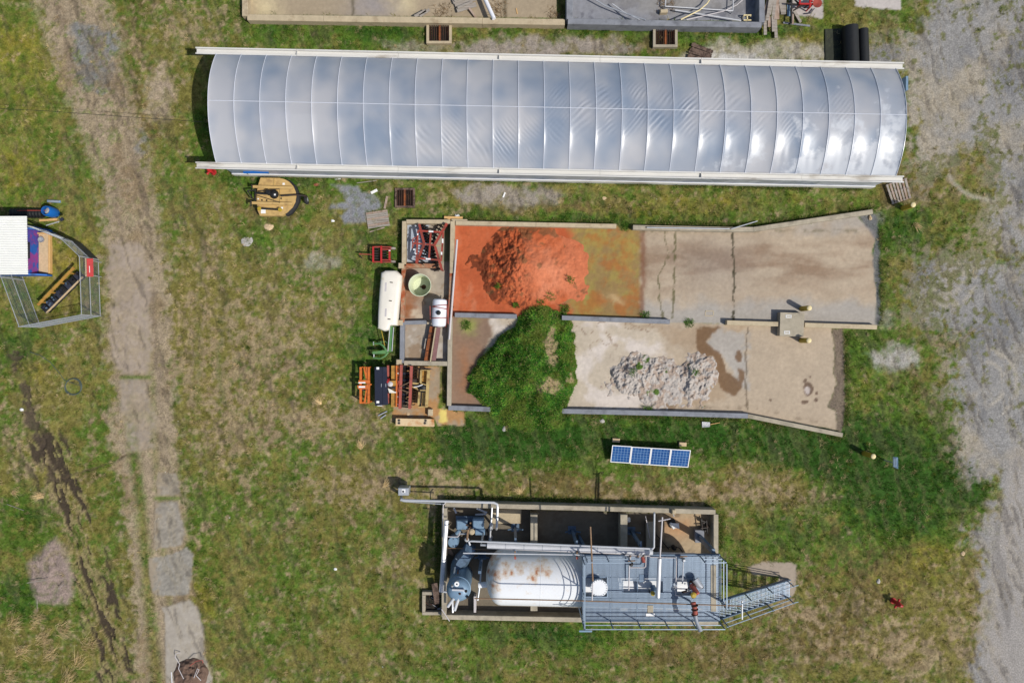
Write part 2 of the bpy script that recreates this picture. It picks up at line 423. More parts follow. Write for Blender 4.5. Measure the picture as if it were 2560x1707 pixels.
gravel_patch(ell(400, 230, 30, 70), A(176, 158, 140, 1.2), 14, amt=.7)
z5 = zoom(440, 380, 2.8)
gravel_patch([z5(*p) for p in [(1090, 225), (1270, 238), (1300, 280), (1400, 308), (1440, 368), (1430, 400), (1330, 430), (1330, 492), (1180, 500), (1150, 450), (1200, 400), (1070, 392), (1080, 370), (1190, 350), (1165, 290)]],
             A(136, 138, 143, 1.2), 5, UL, VL, 1.0)
gravel_patch(ell(800, 655, 50, 22), A(168, 164, 156, 1.2), 14, amt=.55)
for cx, cy, r in [(2205, 800, 30), (2180, 545, 26)]: gravel_patch(ell(cx, cy, r, r * .7), A(150, 145, 138, 1.2), 10, amt=.5)

# wheel marks
for cx, cy, r, a0, a1 in ((2365, 690, 46, -1.2, 2.6), (2365, 690, 74, -.6, 2.2), (2450, 960, 60, -1.8, 1.4), (2450, 960, 92, -1.6, 1.2), (2480, 380, 120, 1.2, 3.0)):
    an = np.arctan2(V - cy, U - cx); m = np.exp(-((np.hypot(U - cx + w1 * 14, V - cy + w2 * 14) - r) / 6) ** 2) * sm(np.minimum(an - a0, a1 - an), 0, .4) * sm(nD, .3, .55)
    C = mixc(C, A(178, 170, 156, 1.22), m * .7); grass *= 1 - m * .7
for pts in ([(505, 560), (498, 700), (492, 860), (496, 1010)], [(560, 570), (552, 700), (548, 860), (552, 1000)], [(640, 1330), (860, 1300), (1060, 1320)], [(630, 1375), (860, 1345), (1060, 1366)], [(560, 1660), (800, 1600), (1100, 1625), (1500, 1655), (1900, 1620), (2300, 1660)], [(560, 1700), (800, 1643), (1100, 1668), (1500, 1698), (1900, 1662), (2300, 1700)]):
    d = seg_dist(U + w1 * 20, V + w2 * 20, pts); m = np.exp(-(d / 9) ** 2) * sm(nC * .5 + nD * .5, .36, .6) * .5
    C = mixc(C, A(84, 100, 44, K) if pts[0][0] < 600 and pts[0][1] < 600 else A(104, 90, 58, K), m)
# ---- worn track on the left
L_ = disp((60, -200), (75, 0), (110, 130), (160, 260), (222, 400), (232, 480), (238, 600), (246, 800), (262, 880), (252, 950), (262, 1050), (282, 1150), (292, 1300), (312, 1568), (330, 1760))
R_ = disp((250, -200), (255, 0), (290, 150), (330, 300), (362, 450), (384, 600), (396, 800), (408, 950), (416, 1100), (430, 1250), (445, 1400), (480, 1568), (500, 1760))
trk = L_ + R_[::-1]
ts = sdf(UW * .6 + U * .4, VW * .6 + V * .4, trk)
tmask = sm(ts + (nD - .5) * 60 + (nC - .5) * 50 + w3 * 36, -16, 24)
xc = np.interp(V, [p[1] for p in L_], [p[0] for p in L_]); xr = np.interp(V, [p[1] for p in R_], [p[0] for p in R_])
tt = (U - xc) / np.maximum(xr - xc, 1)
mid = np.exp(-((tt - .30) / .10) ** 2) * sm(V, 950, 1150) + np.exp(-((tt - .62) / .07) ** 2) * sm(V, 700, 900) * .55
tgr = np.clip(sm(nC * .5 + nD * .5 + w3 * .5, .52, .68) * .75 * (1 - sm(V, 380, 620) * .65) + mid * .95 - .1, 0, 1)
tcol = np.empty_like(C); tcol[:] = dirt
tcol = mixc(tcol, A(130, 129, 125, 1.22), sm(blob(225, 120, 60, 70) + blob(240, 190, 30, 40) * .8 + blob(350, 370, 30, 60) * .7 + (nC - .5), .35, .7))
tcol = mixc(tcol, brown, sm(nB + w4 * .3, .5, .75) * .5)
tcol = mixc(tcol, A(124, 110, 94, 1.22), (np.exp(-((tt - .28 + w1 * .12) / .06) ** 2) + np.exp(-((tt - .74 + w1 * .12) / .06) ** 2)) * sm(nB + w3 * .4, .38, .6) * .6)
tcol *= (.66 + .68 * nE)[..., None] * (.82 + .36 * nC)[..., None]
m = tmask * (1 - tgr); C = C * (1 - m)[..., None] + tcol * m[..., None]; grass *= 1 - m * .95
CLS[(ts > 0)] = 2
# paving slabs in the track
z6 = zoom(0, 1260, 3.508); z7 = zoom(0, 840, 3.564)
SLABS = [([(262, 610), (372, 606), (378, 800), (378, 934), (310, 936), (278, 905), (272, 700)], A(166, 152, 138, 1.22)),
         ([(294, 950), (376, 944), (384, 1040), (384, 1120), (318, 1126), (302, 1020)], A(158, 146, 132, 1.22)),
         ([z7(1400, 1205), z7(1580, 1215), z7(1610, 1300), z7(1600, 1420), z7(1400, 1425), z7(1385, 1300)], A(152, 143, 128, 1.22)),
         ([z7(1380, 1475), z7(1590, 1462), (457, 1300), (464, 1335), (456, 1365), (381, 1373), (384, 1310)], A(150, 143, 131, 1.22)),
         ([z6(1300, 465), z6(1480, 440), z6(1640, 372), z6(1700, 440), z6(1690, 640), z6(1660, 798), z6(1400, 812), z6(1330, 780), z6(1300, 600)], A(149, 144, 134, 1.22)),
         ([z6(1400, 900), z6(1660, 835), z6(1740, 900), z6(1790, 1100), z6(1800, 1350), z6(1860, 1500), (536, 1790), (415, 1790), z6(1440, 1200), z6(1440, 960)], A(168, 160, 148, 1.22))]
slab_any = np.zeros(U.shape)
for i, (poly, col) in enumerate(SLABS):
    sd = sdf(UL, VL, poly); m = sm(sd, -2, 4)
    if i < 2: sd = sdf(UW * .7 + U * .3, VW * .7 + V * .3, poly); m = sm(sd, -12, 14) * (.35 + .5 * sm(nB + w4 * .5, .4, .6))
    c = np.empty_like(C); c[:] = col
    c *= (.66 + .68 * (nE if 1 < i < 5 else .25 + nE * .25 + nD * .25))[..., None] * (.9 + .2 * nC)[..., None]
    if 1 < i < 5: c = mixc(c, dirt, sm(-(U - [0, 0, 408, 398, 394][i]) + w3 * 40, -6, 14) * .7)
    c = mixc(c, brown, sm(6 - sd, 0, 6) * .5 * sm(nD + w3, .35, .6))
    C = C * (1 - m)[..., None] + c * m[..., None]; grass *= 1 - m * .97; slab_any = np.maximum(slab_any, m)
    CLS[sd > 0] = 10 + i
    Z = Z * (1 - m) + .03 * m
for y0, xa, xb in [(943, 300, 378), (1245, 385, 455)]:
    m = np.exp(-((V - y0) / 5) ** 2) * sm(U, xa - 6, xa + 6) * (1 - sm(U, xb - 6, xb + 6)); C = mixc(C, green, m * .8); grass = np.maximum(grass, m * .9)

# ---- muddy ditch and ruts
def ribbon(pts, wid, col, seed, thr=.0, amt=1.0, edge=None):
    global C, grass, Z
    d = seg_dist(U + w1 * 16 + w3 * 14, V + w2 * 12, disp(*pts))
    n = fbm(U, V, 22, seed, 3)
    n5 = fbm(U, V, 9, seed + 7, 3)
    m = sm(wid * (.1 + 1.5 * n) + (n5 - .5) * wid * 1.6 - d, -2, 4) * amt * sm(n * .6 + n5 * .4, thr, thr + .18)
    if edge is not None:
        me = sm(wid * (.6 + 1.5 * n) + 4 - d, -2, 3) * sm(fbm(U, V, 10, seed + 3, 3), .54, .64) * .6
        C = mixc(C, edge, me); grass *= 1 - me * .6
    C = mixc(C, np.array(col), m); grass *= 1 - m * .9
    Z = Z - m * .10
    return m
mud = A(66, 58, 52, 1.15); pale = A(158, 142, 104, 1.2); wetb = A(98, 84, 62, 1.15)
ribbon([(30, 800), (52, 880), (66, 950), (95, 1030), (130, 1120), (165, 1220), (195, 1310), (225, 1400), (255, 1500), (285, 1620)], 34, wetb, 60, .2, .3)
along = (U * .34 + V * .94) / 7; across = U * .94 - V * .34 + w1 * 22                      # ruts follow the ditch
rut = fbm(across, along, 13, 171, 3); rut2 = fbm(across, along * 3, 9, 173, 3)
bd = seg_dist(U, V, disp((112, 1040), (135, 1110), (165, 1200), (200, 1310), (228, 1400), (255, 1490), (290, 1640)))
band = np.exp(-(bd / 58) ** 2)
md = sm(rut * .7 + rut2 * .3 + band * .21, .64, .72); pe = sm(rut * .7 + rut2 * .3 + band * .21, .57, .63) * (1 - md)
C = mixc(C, pale, pe * band * .75); C = mixc(C, A(72, 63, 52, 1.15), md * np.clip(band * 1.8, 0, 1)); grass *= 1 - np.clip(md * 1.2 + pe * .5, 0, 1) * np.clip(band * 1.8, 0, 1); Z = Z - md * band * .12
rm = ribbon([(34, 810), (48, 870), (62, 930), (84, 1000), (104, 1050), (118, 1100)], 13, A(80, 70, 60, 1.15), 61, .34, .85)
rm = np.maximum(rm, md * band); 
ribbon([(145, 1098), (200, 1080), (262, 1058), (305, 1040)], 2.2, A(90, 78, 60, 1.15), 71, .1)
ribbon([(160, 880), (205, 855)], 1.6, A(100, 86, 64, 1.15), 72, .1)
CLS[(rm > .5) & (CLS == 0)] = 3
chip = sm(sdf(UL + w1 * 18, VL + w2 * 18, [z6(*p) for p in [(480, 320), (560, 380), (600, 450), (640, 620), (640, 800), (600, 880), (480, 890), (330, 860), (290, 720), (250, 600), (240, 520), (330, 430)]]), -9, 12) * (.6 + .4 * sm(nD + w3, .3, .55))
C = mixc(C, A(176, 156, 146, 1.2), chip * .95); C *= (1 - chip[..., None] * .35 * (1 - 2 * np.abs(nE - .5))[..., None]); grass *= 1 - chip * .85; Z = Z + chip * .07 * (.6 + nC)

# ---- concrete floors (class 20+)
def floor(idx, poly, col, soft=2.0, rag=True, tint=None):
    global C, grass, Z
    sd = sdf(UL if rag else U, VL if rag else V, poly); m = sm(sd, -soft, soft)
    c = np.empty_like(C); c[:] = col
    if tint is not None: c = tint(c)
    c *= (.90 + .2 * nE)[..., None] * (.90 + .2 * nC)[..., None]
    C = C * (1 - m)[..., None] + c * m[..., None]; grass = grass * (1 - m); Z = Z * (1 - m)
    CLS[sd > 0] = idx
    return sd
beige = A(184, 167, 145, 1.24); greyc = A(168, 164, 158, 1.24)
clay = A(192, 100, 62, 1.2); claydk = A(172, 82, 46, 1.2)
strata = fbm(U * .25, V, 26, 81, 4)          # streaks along the ramp
def line(pts, w, rag=6, seed=90):
    d = seg_dist(U + w3 * rag * 1.6, V + w4 * rag, pts); return sm(w * (2.0 * fbm(U, V, 22, seed, 3) - .25) - d, -1, 1.4)
def tint_upper(c):
    c = mixc(c, greyc, sm(V + w1 * 60, 735, 775) * .8)
    c = mixc(c, greyc, sm(1 - (V + w1 * 50 - 545) / 60, .2, .8) * sm(U, 1850, 2050) * .7)
    band = np.exp(-((V - 655 + w1 * 60) / 62) ** 2)
    c = mixc(c, A(138, 112, 90, 1.24), np.clip(band * sm(strata + w3 * .15, .26, .74), 0, 1) * .8)
    c = mixc(c, A(140, 132, 126, 1.24), blob(1790, 665, 90, 70) * .35)
    # standing wet silt, yellow-green, and clay
    wet = sm(1604 + w1 * 26 - U, -6, 10)
    wc = np.empty_like(c); wc[:] = A(146, 120, 78, 1.2)
    wc = mixc(wc, A(160, 146, 76, 1.2), .75 * sm(fbm(U, V, 60, 83) + w3 * .5 + blob(1560, 680, 60, 90) * .25 + blob(1470, 640, 24, 90) * .3, .42, .84))
    wc = mixc(wc, A(166, 100, 50, 1.2), sm(fbm(U, V, 44, 85) + blob(1530, 590, 70, 30) * .2 + blob(1540, 770, 100, 30) * .25 + w4 * .4, .5, .84) * .7)
    wc = mixc(wc, A(196, 172, 128, 1.2), blob(1535, 750, 20, 12) * .7)
    c = c * (1 - wet)[..., None] + wc * wet[..., None]
    edge = np.exp(-((U - 1606 + w1 * 26) / 6) ** 2); c = mixc(c, A(120, 76, 52, 1.2), edge * .7)
    cl = sm(1425 + w1 * 60 + w3 * 20 - U, -16, 16)
    cc = np.empty_like(c); cc[:] = clay
    cc = mixc(cc, A(172, 86, 52, 1.2), sm(nC + w3 * .3, .45, .65) * .8)
    cc = mixc(cc, A(200, 126, 92, 1.2), sm(fbm(U * 2, V * .5, 50, 87) + w3 * .3, .5, .75) * .6)
    cc = mixc(cc, A(150, 80, 48, 1.2), sm(nE * .6 + nD * .4, .62, .72) * .55)
    c = c * (1 - cl)[..., None] + cc * cl[..., None]
    ck = np.maximum.reduce([line([(1688, 570), (1686, 700), (1680, 795)], 3.2), line([(1668, 640), (1646, 690), (1648, 740), (1656, 800)], 2.4, 8),
                            line([(1660, 570), (1668, 620), (1672, 655), (1668, 640)], 2.4, 8)])
    c = mixc(c, A(96, 92, 60, 1.2), ck * .85)
    ck = line([(1831, 572), (1834, 640), (1836, 700), (1835, 750), (1832, 800)], 4.2, 5)
    c = mixc(c, A(62, 58, 40, 1.2), ck * .9)
    c = mixc(c, A(110, 104, 78, 1.2), np.clip(np.exp(-((V - 577) / 5) ** 2), 0, 1) * sm(w3, -.1, .2) * .6 * (U > 1600))
    return c
Pupper = [(1131, 558), (1541, 567), (1820, 574), (1885, 574), (2142, 540), (2157, 557), (2188, 580), (2188, 600), (2180, 626), (2191, 737), (2188, 806), (2193, 816), (1675, 806), (1405, 796), (1131, 788)]
sdU = floor(20, Pupper, beige, tint=tint_upper)
strip = sm(sdf(UL, VL, [(2142, 535), (2190, 535), (2200, 600), (2202, 815), (2186, 815), (2191, 737), (2180, 650), (2188, 600), (2157, 557)]), -3, 4)
C = mixc(C, A(122, 122, 126, 1.2), strip * .85); C *= (1 - strip * .3 * (1 - nE))[..., None]; grass *= 1 - strip * .9
def tint_lower(c):
    dl = sm(1225 + w1 * 40 - U, -8, 10); c = mixc(c, A(140, 116, 98, 1.2), dl)
    c = mixc(c, A(160, 112, 78, 1.2), dl * blob(1165, 930, 22, 60) * .8)
    pale_ = sm(1660 + w1 * 70 - U, -20, 20) * (1 - dl); c = mixc(c, A(194, 181, 162, 1.22), pale_ * .9)
    c = mixc(c, A(214, 204, 196, 1.2), pale_ * sm(fbm(U, V, 50, 91), .5, .7) * .7)
    crk = np.abs(fbm(U + w1 * 30, V + w2 * 30, 34, 93, 2) - .5); c = mixc(c, A(140, 118, 100, 1.2), pale_ * sm(.022 - crk, 0, .02) * sm(870 - V, -60, 40) * .8)
    br = sm(sdf(UW, VW, [(1560, 812), (1860, 812), (1800, 900), (1820, 1000), (1700, 1010), (1790, 900), (1700, 850)]), -10, 10); c = mixc(c, A(166, 144, 118, 1.22), br * .7)
    gy_ = sm(sdf(UW, VW, [(1800, 815), (1860, 830), (1866, 960), (1845, 970), (1815, 900), (1765, 850)]), -8, 8); c = mixc(c, A(172, 166, 158, 1.22), gy_ * .9)
    wt = sm(sdf(UL + w1 * 20, VL + w2 * 20, [(1736, 822), (1800, 818), (1764, 850), (1800, 880), (1815, 930), (1845, 950), (1848, 920), (1862, 930), (1852, 975), (1835, 990), (1818, 985), (1798, 970), (1792, 930), (1780, 890), (1745, 880)]), -3, 3)
    wt = np.maximum(wt, sm(sdf(UL, VL, ell(1848, 890, 9, 16)), -2, 3)); wt = np.maximum(wt, sm(sdf(UL + w1 * 14, VL, ell(1675, 1005, 16, 22)), -3, 3) * .7)
    c = mixc(c, A(116, 88, 62, 1.2), wt * .9)
    c = mixc(c, A(92, 78, 60, 1.2), line([(1867, 815), (1866, 870), (1864, 960), (1868, 1030)], 2.6, 6) * .7)
    for (x, y, r, q) in [(2020, 972, 13, 18), (2012, 1004, 10, 5), (2012, 952, 5, 5), (2042, 983, 4, 4), (1926, 999, 4, 3), (2040, 1000, 5, 5), (2026, 944, 3, 3)]:
        c = mixc(c, A(104, 84, 70, 1.2), sm(sdf(UL, VL, ell(x, y, r, q)), -1.5, 1.5) * .9)
    c = mixc(c, A(190, 178, 170, 1.2), sm(sdf(UL, VL, ell(2018, 976, 8, 10)), -2, 2))
    c = mixc(c, A(116, 100, 84, 1.2), np.exp(-((V - 1020 - np.maximum(U - 1870, 0) * .2) / 6) ** 2) * sm(w3, 0, .2) * .5)
    c = mixc(c, A(150, 158, 80, 1.2), blob(1166, 812, 22, 18) * .8)
    return c
Plower = [(1124, 790), (1405, 796), (1675, 806), (2075, 815), (2077, 821), (2086, 864), (2084, 932), (2092, 959), (2069, 1017), (2090, 1028), (2092, 1076), (1870, 1037), (1660, 1031), (1405, 1025), (1120, 1017)]
floor(21, Plower, beige, tint=tint_lower)
strip = sm(sdf(UL, VL, [(2077, 818), (2108, 822), (2112, 900), (2114, 980), (2112, 1060), (2100, 1088), (2090, 1076), (2090, 1028), (2069, 1017), (2092, 959), (2084, 932), (2086, 864)]), -3, 4)
C = mixc(C, A(136, 120, 108, 1.2), strip * .9); C *= (1 - strip * .3 * (1 - nE))[..., None]; grass *= 1 - strip * .92
def tint_cells(c):
    c = mixc(c, A(150, 130, 108, 1.24), sm(nC + w3 * .4, .42, .62)); 
    c = mixc(c, A(150, 96, 60, 1.22), (blob(1020, 740, 22, 60) + blob(1030, 780, 30, 20)) * .7)
    c = mixc(c, A(214, 200, 176, 1.22), (blob(1080, 690, 16, 12) + blob(1045, 785, 14, 12) + blob(1070, 810, 14, 8)) * .8)
    c = mixc(c, A(196, 188, 178, 1.22), sm(V, 812, 830) * sm(fbm(U, V, 26, 95), .45, .62) * .8)
    c = mixc(c, A(176, 186, 200, 1.24), sm(655 - V, -3, 4) * sm(1072 - U + w1 * 40, -4, 6))
    c = mixc(c, A(96, 110, 56, 1.2), sm(655 - V, -3, 4) * sm(U + w1 * 20, 1105, 1118) * .8)
    return c
floor(22, [(1012, 556), (1129, 556), (1127, 683), (1122, 907), (1005, 905), (1008, 700)], A(172, 160, 144, 1.24), tint=tint_cells, rag=False)
z4 = zoom(860, 780, 5.226)
def tint_pad(c):
    c = mixc(c, A(178, 136, 90, 1.24), sm(nC + w3 * .4, .4, .62)); c = mixc(c, A(126, 112, 84, 1.2), sm(U + w1 * 16, 1092, 1106) * sm(985 - V, 0, 20) * .5)
    return mixc(c, A(226, 206, 118, 1.24), sm(sdf(UL, VL, [z4(1250, 1265), z4(1345, 1275), z4(1345, 1440), z4(1235, 1435)]), -2, 3) * .95)
floor(23, [z4(*p) for p in [(640, 690), (1260, 705), (1255, 1000), (1225, 1260), (1580, 1295), (1575, 1480), (1220, 1480), (1180, 1390), (640, 1390)]], A(168, 150, 126, 1.24), tint=tint_pad)
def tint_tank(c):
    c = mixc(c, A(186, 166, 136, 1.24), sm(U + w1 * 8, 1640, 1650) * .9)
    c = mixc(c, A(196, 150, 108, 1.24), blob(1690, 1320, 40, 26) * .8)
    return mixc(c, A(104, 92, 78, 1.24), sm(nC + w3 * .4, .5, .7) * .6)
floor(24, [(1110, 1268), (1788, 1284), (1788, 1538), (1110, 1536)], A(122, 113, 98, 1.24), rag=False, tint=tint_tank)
def tint_basin(c):
    c = mixc(c, A(206, 190, 152, 1.24), blob(660, 20, 34, 40) + blob(1010, 10, 26, 30)); c = mixc(c, A(150, 146, 150, 1.24), blob(930, 18, 60, 40) * .7)
    c = mixc(c, A(96, 88, 70, 1.2), np.maximum(np.exp(-((U - 882 + w3 * 10) / 4) ** 2), np.exp(-((U - 1262 + w3 * 10) / 4) ** 2)) * .8)
    return c
floor(25, [(616, -160), (1392, -160), (1392, 46), (616, 38)], A(168, 152, 128, 1.24), rag=False, tint=tint_basin)
floor(26, [(1424, -160), (1896, -160), (1896, 54), (1424, 50)], A(142, 144, 152, 1.24), rag=False,
      tint=lambda c: mixc(mixc(c, A(96, 98, 110, 1.24), sm(nC + w3 * .5, .52, .68) * .7), A(156, 150, 138, 1.24), blob(1690, 5, 180, 30) * .6))
zr = zoom(1640, 0, 3.675)
floor(27, [zr(1225, -180), zr(1520, -180), zr(1540, 170), zr(1300, 145), zr(1230, 120)], A(186, 178, 172, 1.24))
floor(28, [zr(1830, -180), zr(2255, -180), zr(2252, 95), zr(1825, 62)], A(196, 188, 182, 1.24))
floor(29, [(1868, 1418), (1905, 1404), (1975, 1405), (1992, 1412), (1990, 1470), (1978, 1492), (1955, 1498), (1930, 1480), (1950, 1440), (1880, 1436)], A(168, 154, 138, 1.24))
gh = [W(541, 400, 2.45), W(2250, 436, 2.45), W(2250, 172, 2.45), W(541, 136, 2.45)]
ghp = [(1280 + p.x / H * F, 853.5 - p.y / H * F) for p in gh]
floor(30, ghp, A(120, 112, 100, 1.2), rag=False)
floor(31, [(-200, 575), (126, 575), (126, 690), (-200, 690)], A(200, 178, 146, 1.24), rag=False)
C = np.clip(C, .006, .9)
grass = np.clip(grass, 0, 1)

FLOORS = {0: ('ground', 'soil'), 1: ('gravel_yard', 'soil'), 2: ('dirt_track', 'soil'), 3: ('drainage_ditch', 'soil'),
          20: ('bin_floor', 'floor'), 21: ('bin_floor', 'floor'), 22: ('bin_floor', 'floor'), 23: ('concrete_pad', 'floor'), 24: ('containment_floor', 'floor'),
          25: ('basin_floor', 'floor'), 26: ('basin_floor', 'floor'), 27: ('concrete_pad', 'floor'), 28: ('concrete_pad', 'floor'), 29: ('stair_pad', 'floor'),
          30: ('greenhouse_floor', 'soil'), 31: ('kiosk_floor', 'floor')}
for i in range(6): FLOORS[10 + i] = ('paving_slab', 'floor')
ny, nx = U.shape
XW = (U - 1280) * H / F; YW = -(V - 853.5) * H / F
vid = np.arange(ny * nx).reshape(ny, nx)
quads = np.stack([vid[1:, :-1], vid[1:, 1:], vid[:-1, 1:], vid[:-1, :-1]], -1).reshape(-1, 4)
fcls = CLS[:-1, :-1].reshape(-1)
P3 = np.stack([XW.ravel(), YW.ravel(), Z.ravel()], -1); C4 = np.concatenate([C.reshape(-1, 3), np.ones((ny * nx, 1))], 1)

def np_mesh(name, verts, faces, material, cols=None, smooth=False):
    me = bpy.data.meshes.new(name); k = faces.shape[1]
    me.vertices.add(len(verts)); me.vertices.foreach_set('co', verts.astype(np.float32).ravel())
    me.loops.add(faces.size); me.loops.foreach_set('vertex_index', faces.astype(np.int32).ravel())
    me.polygons.add(len(faces)); me.polygons.foreach_set('loop_start', np.arange(0, faces.size, k, dtype=np.int32))
    if smooth: me.polygons.foreach_set('use_smooth', np.ones(len(faces), bool))
    if cols is not None:
        at = me.attributes.new('col', 'FLOAT_COLOR', 'POINT'); at.data.foreach_set('color', cols.astype(np.float32).ravel())
    me.materials.append(M[material]); me.update(calc_edges=True)
    return me

track_obj = None
for cid in sorted(FLOORS):
    fsel = quads[fcls == cid]
    if not len(fsel): continue
    u, inv = np.unique(fsel, return_inverse=True)
    nm, mt = FLOORS[cid]
    me = np_mesh(nm, P3[u], inv.reshape(-1, 4), mt, C4[u], True)
    ob = bpy.data.objects.new(nm, me); COL.objects.link(ob)
    if cid == 2: track_obj = ob
    if 10 <= cid < 20: ob.parent = track_obj
    else: ob['kind'] = 'structure'

# ---- grass blades over all turf
def blade_mesh(name, X, Y, Zb, cols, length, width, lean, material='blade', ang=None):
    n = len(X); a = RNG.uniform(0, 2 * np.pi, n) if ang is None else RNG.normal(ang, .38, n)
    dx, dy = np.cos(a), np.sin(a); le = np.clip(RNG.normal(lean, .22, n), .05, 1.3)
    tipx = X + dx * length * np.sin(le); tipy = Y + dy * length * np.sin(le); tipz = Zb + length * np.cos(le)
    hw = width / 2; sx, sy = -dy * hw, dx * hw
    v = np.empty((n, 3, 3))
    v[:, 0] = np.stack([X + sx, Y + sy, Zb - .01], -1); v[:, 1] = np.stack([X - sx, Y - sy, Zb - .01], -1); v[:, 2] = np.stack([tipx, tipy, tipz], -1)
    f = np.arange(n * 3).reshape(n, 3)
    c = np.concatenate([np.repeat(cols, 3, 0), np.ones((n * 3, 1))], 1)
    return np_mesh(name, v.reshape(-1, 3), f, material, c)

def blade_material():
    m = bpy.data.materials.new('blade'); m.use_nodes = True; nt = m.node_tree; N = nt.nodes; L = nt.links; N.clear()
    a = N.new('ShaderNodeVertexColor'); a.layer_name = 'col'
    d = N.new('ShaderNodeBsdfDiffuse'); t = N.new('ShaderNodeBsdfTranslucent'); mx = N.new('ShaderNodeMixShader'); mx.inputs[0].default_value = .35
    o = N.new('ShaderNodeOutputMaterial')
    L.new(a.outputs[0], d.inputs[0]); L.new(a.outputs[0], t.inputs[0]); L.new(d.outputs[0], mx.inputs[1]); L.new(t.outputs[0], mx.inputs[2]); L.new(mx.outputs[0], o.inputs[0])
    M['blade'] = m
blade_material()
NB = 1500000
bu = RNG.uniform(-60, 2620, NB); bv = RNG.uniform(-60, 1767, NB)
ix = np.clip(((bu - fx[0]) / STEP).round().astype(int) + len(grow), 0, nx - 1); iy = np.clip(((bv - fy[0]) / STEP).round().astype(int) + len(grow), 0, ny - 1)
clump = fbm(bu.astype(np.float32), bv.astype(np.float32), 9, 201, 2)
keep = RNG.uniform(0, 1, NB) < grass[iy, ix] ** 1.3 * sm(clump, .32, .6) * .85
bu, bv, ix, iy = bu[keep], bv[keep], ix[keep], iy[keep]
bc = C[iy, ix] * RNG.uniform(.6, 1.75, (len(bu), 1))
drk = dry[iy, ix]; r = RNG.uniform(0, 1, len(bu))
strawm = (r < .10 + .28 * drk)[:, None]
bc = np.where(strawm, bc * .45 + np.array(A(196, 174, 132, 1.1)) * .5 * RNG.uniform(.6, 1.3, (len(bu), 1)), bc)
grn = ((r > .82) & (drk < .6))[:, None]
bc = np.where(grn, bc * .6 + np.array(A(98, 128, 48, 1.1)) * .45, bc)
ln = RNG.uniform(.05, .13, len(bu)) * (1 + .8 * np.clip(lushB[iy, ix], 0, 1))
# taller tussocks give the turf its grain
NT, NPB = 5200, 24
tu = RNG.uniform(-60, 2620, NT * 4); tv = RNG.uniform(-60, 1767, NT * 4)
jx = np.clip(((tu - fx[0]) / STEP).round().astype(int) + len(grow), 0, nx - 1); jy = np.clip(((tv - fy[0]) / STEP).round().astype(int) + len(grow), 0, ny - 1)
kp = np.flatnonzero(RNG.uniform(0, 1, NT * 4) < grass[jy, jx] ** 2 * (.25 + .75 * sm(fbm(tu, tv, 60, 33), .4, .65)))[:NT]
tu, tv, jx, jy = tu[kp], tv[kp], jx[kp], jy[kp]; nt_ = len(tu)
kind = RNG.uniform(0, 1, nt_) + np.clip(dryB[jy, jx], 0, 1) * .28; sprd = np.where(kind > .72, RNG.uniform(1.2, 3.5, nt_), RNG.uniform(1.5, 6.5, nt_))
tcol_ = np.where((kind < .45)[:, None], np.array(A(74, 104, 42, 1.0)), np.where((kind < .72)[:, None], np.array(A(138, 138, 62, 1.0)), np.array(A(214, 190, 146, .9)))) * RNG.uniform(.7, 1.2, (nt_, 1)) * .65 + C[jy, jx] * .4
qu = (tu[:, None] + RNG.normal(0, 1, (nt_, NPB)) * sprd[:, None]).ravel(); qv = (tv[:, None] + RNG.normal(0, 1, (nt_, NPB)) * sprd[:, None]).ravel()
bu = np.concatenate([bu, qu]); bv = np.concatenate([bv, qv]); ix = np.concatenate([ix, np.repeat(jx, NPB)]); iy = np.concatenate([iy, np.repeat(jy, NPB)])
bc = np.concatenate([bc, np.repeat(tcol_, NPB, 0) * RNG.uniform(.6, 1.4, (nt_ * NPB, 1))]); ln = np.concatenate([ln, RNG.uniform(.08, .24, nt_ * NPB)])
EDGE = [([(1139, 548), (1541, 557), (1885, 565), (2182, 521)], 0), ([(1121, 1027), (1405, 1036), (1870, 1048), (2107, 1096)], 0), ([(1003, 553), (1000, 905)], 0), ([(606, 0), (606, 48), (1412, 64), (1904, 72)], 0), ([(1112, 1240), (1450, 1250), (1795, 1262)], 0),
        ([(1099, 1545), (1450, 1556)], 0), ([(1802, 1290), (1802, 1390)], 0), ([(582, 436), (1300, 452), (2190, 474)], 0), ([(1095, 1270), (1095, 1470)], 0), ([(2200, 560), (2200, 810)], 0), ([(2118, 830), (2116, 1080)], 0)]
for pts, _k in EDGE:
    for (ax_, ay_), (bx_, by_) in zip(pts[:-1], pts[1:]):
        n_ = int(math.hypot(bx_ - ax_, by_ - ay_) * 9); f_ = RNG.uniform(0, 1, n_); eu = ax_ + (bx_ - ax_) * f_ + RNG.normal(0, 4.5, n_); ev = ay_ + (by_ - ay_) * f_ + RNG.normal(0, 3.5, n_)
        ex = np.clip(((eu - fx[0]) / STEP).round().astype(int) + len(grow), 0, nx - 1); ey = np.clip(((ev - fy[0]) / STEP).round().astype(int) + len(grow), 0, ny - 1)
        kk_ = (grass[ey, ex] > .15) & (fbm(eu, ev, 30, 45, 2) > .42); eu, ev, ex, ey = eu[kk_], ev[kk_], ex[kk_], ey[kk_]; n_ = len(eu)
        gc_ = np.where(RNG.uniform(0, 1, (n_, 1)) < .7, np.array(A(84, 116, 46, 1.0)), np.array(A(168, 152, 104, 1.0))) * RNG.uniform(.5, 1.3, (n_, 1))
        bu = np.concatenate([bu, eu]); bv = np.concatenate([bv, ev]); ix = np.concatenate([ix, ex]); iy = np.concatenate([iy, ey]); bc = np.concatenate([bc, gc_]); ln = np.concatenate([ln, RNG.uniform(.1, .3, n_)])
me = blade_mesh('grass', (bu - 1280) * H / F, -(bv - 853.5) * H / F, Z[iy, ix], np.clip(bc, .004, .8), ln, RNG.uniform(.012, .026, len(bu)), .75)
go = bpy.data.objects.new('grass', me); COL.objects.link(go)
tag(go, 'patchy green and straw-coloured meadow grass over the whole lot', 'grass', kind='stuff')
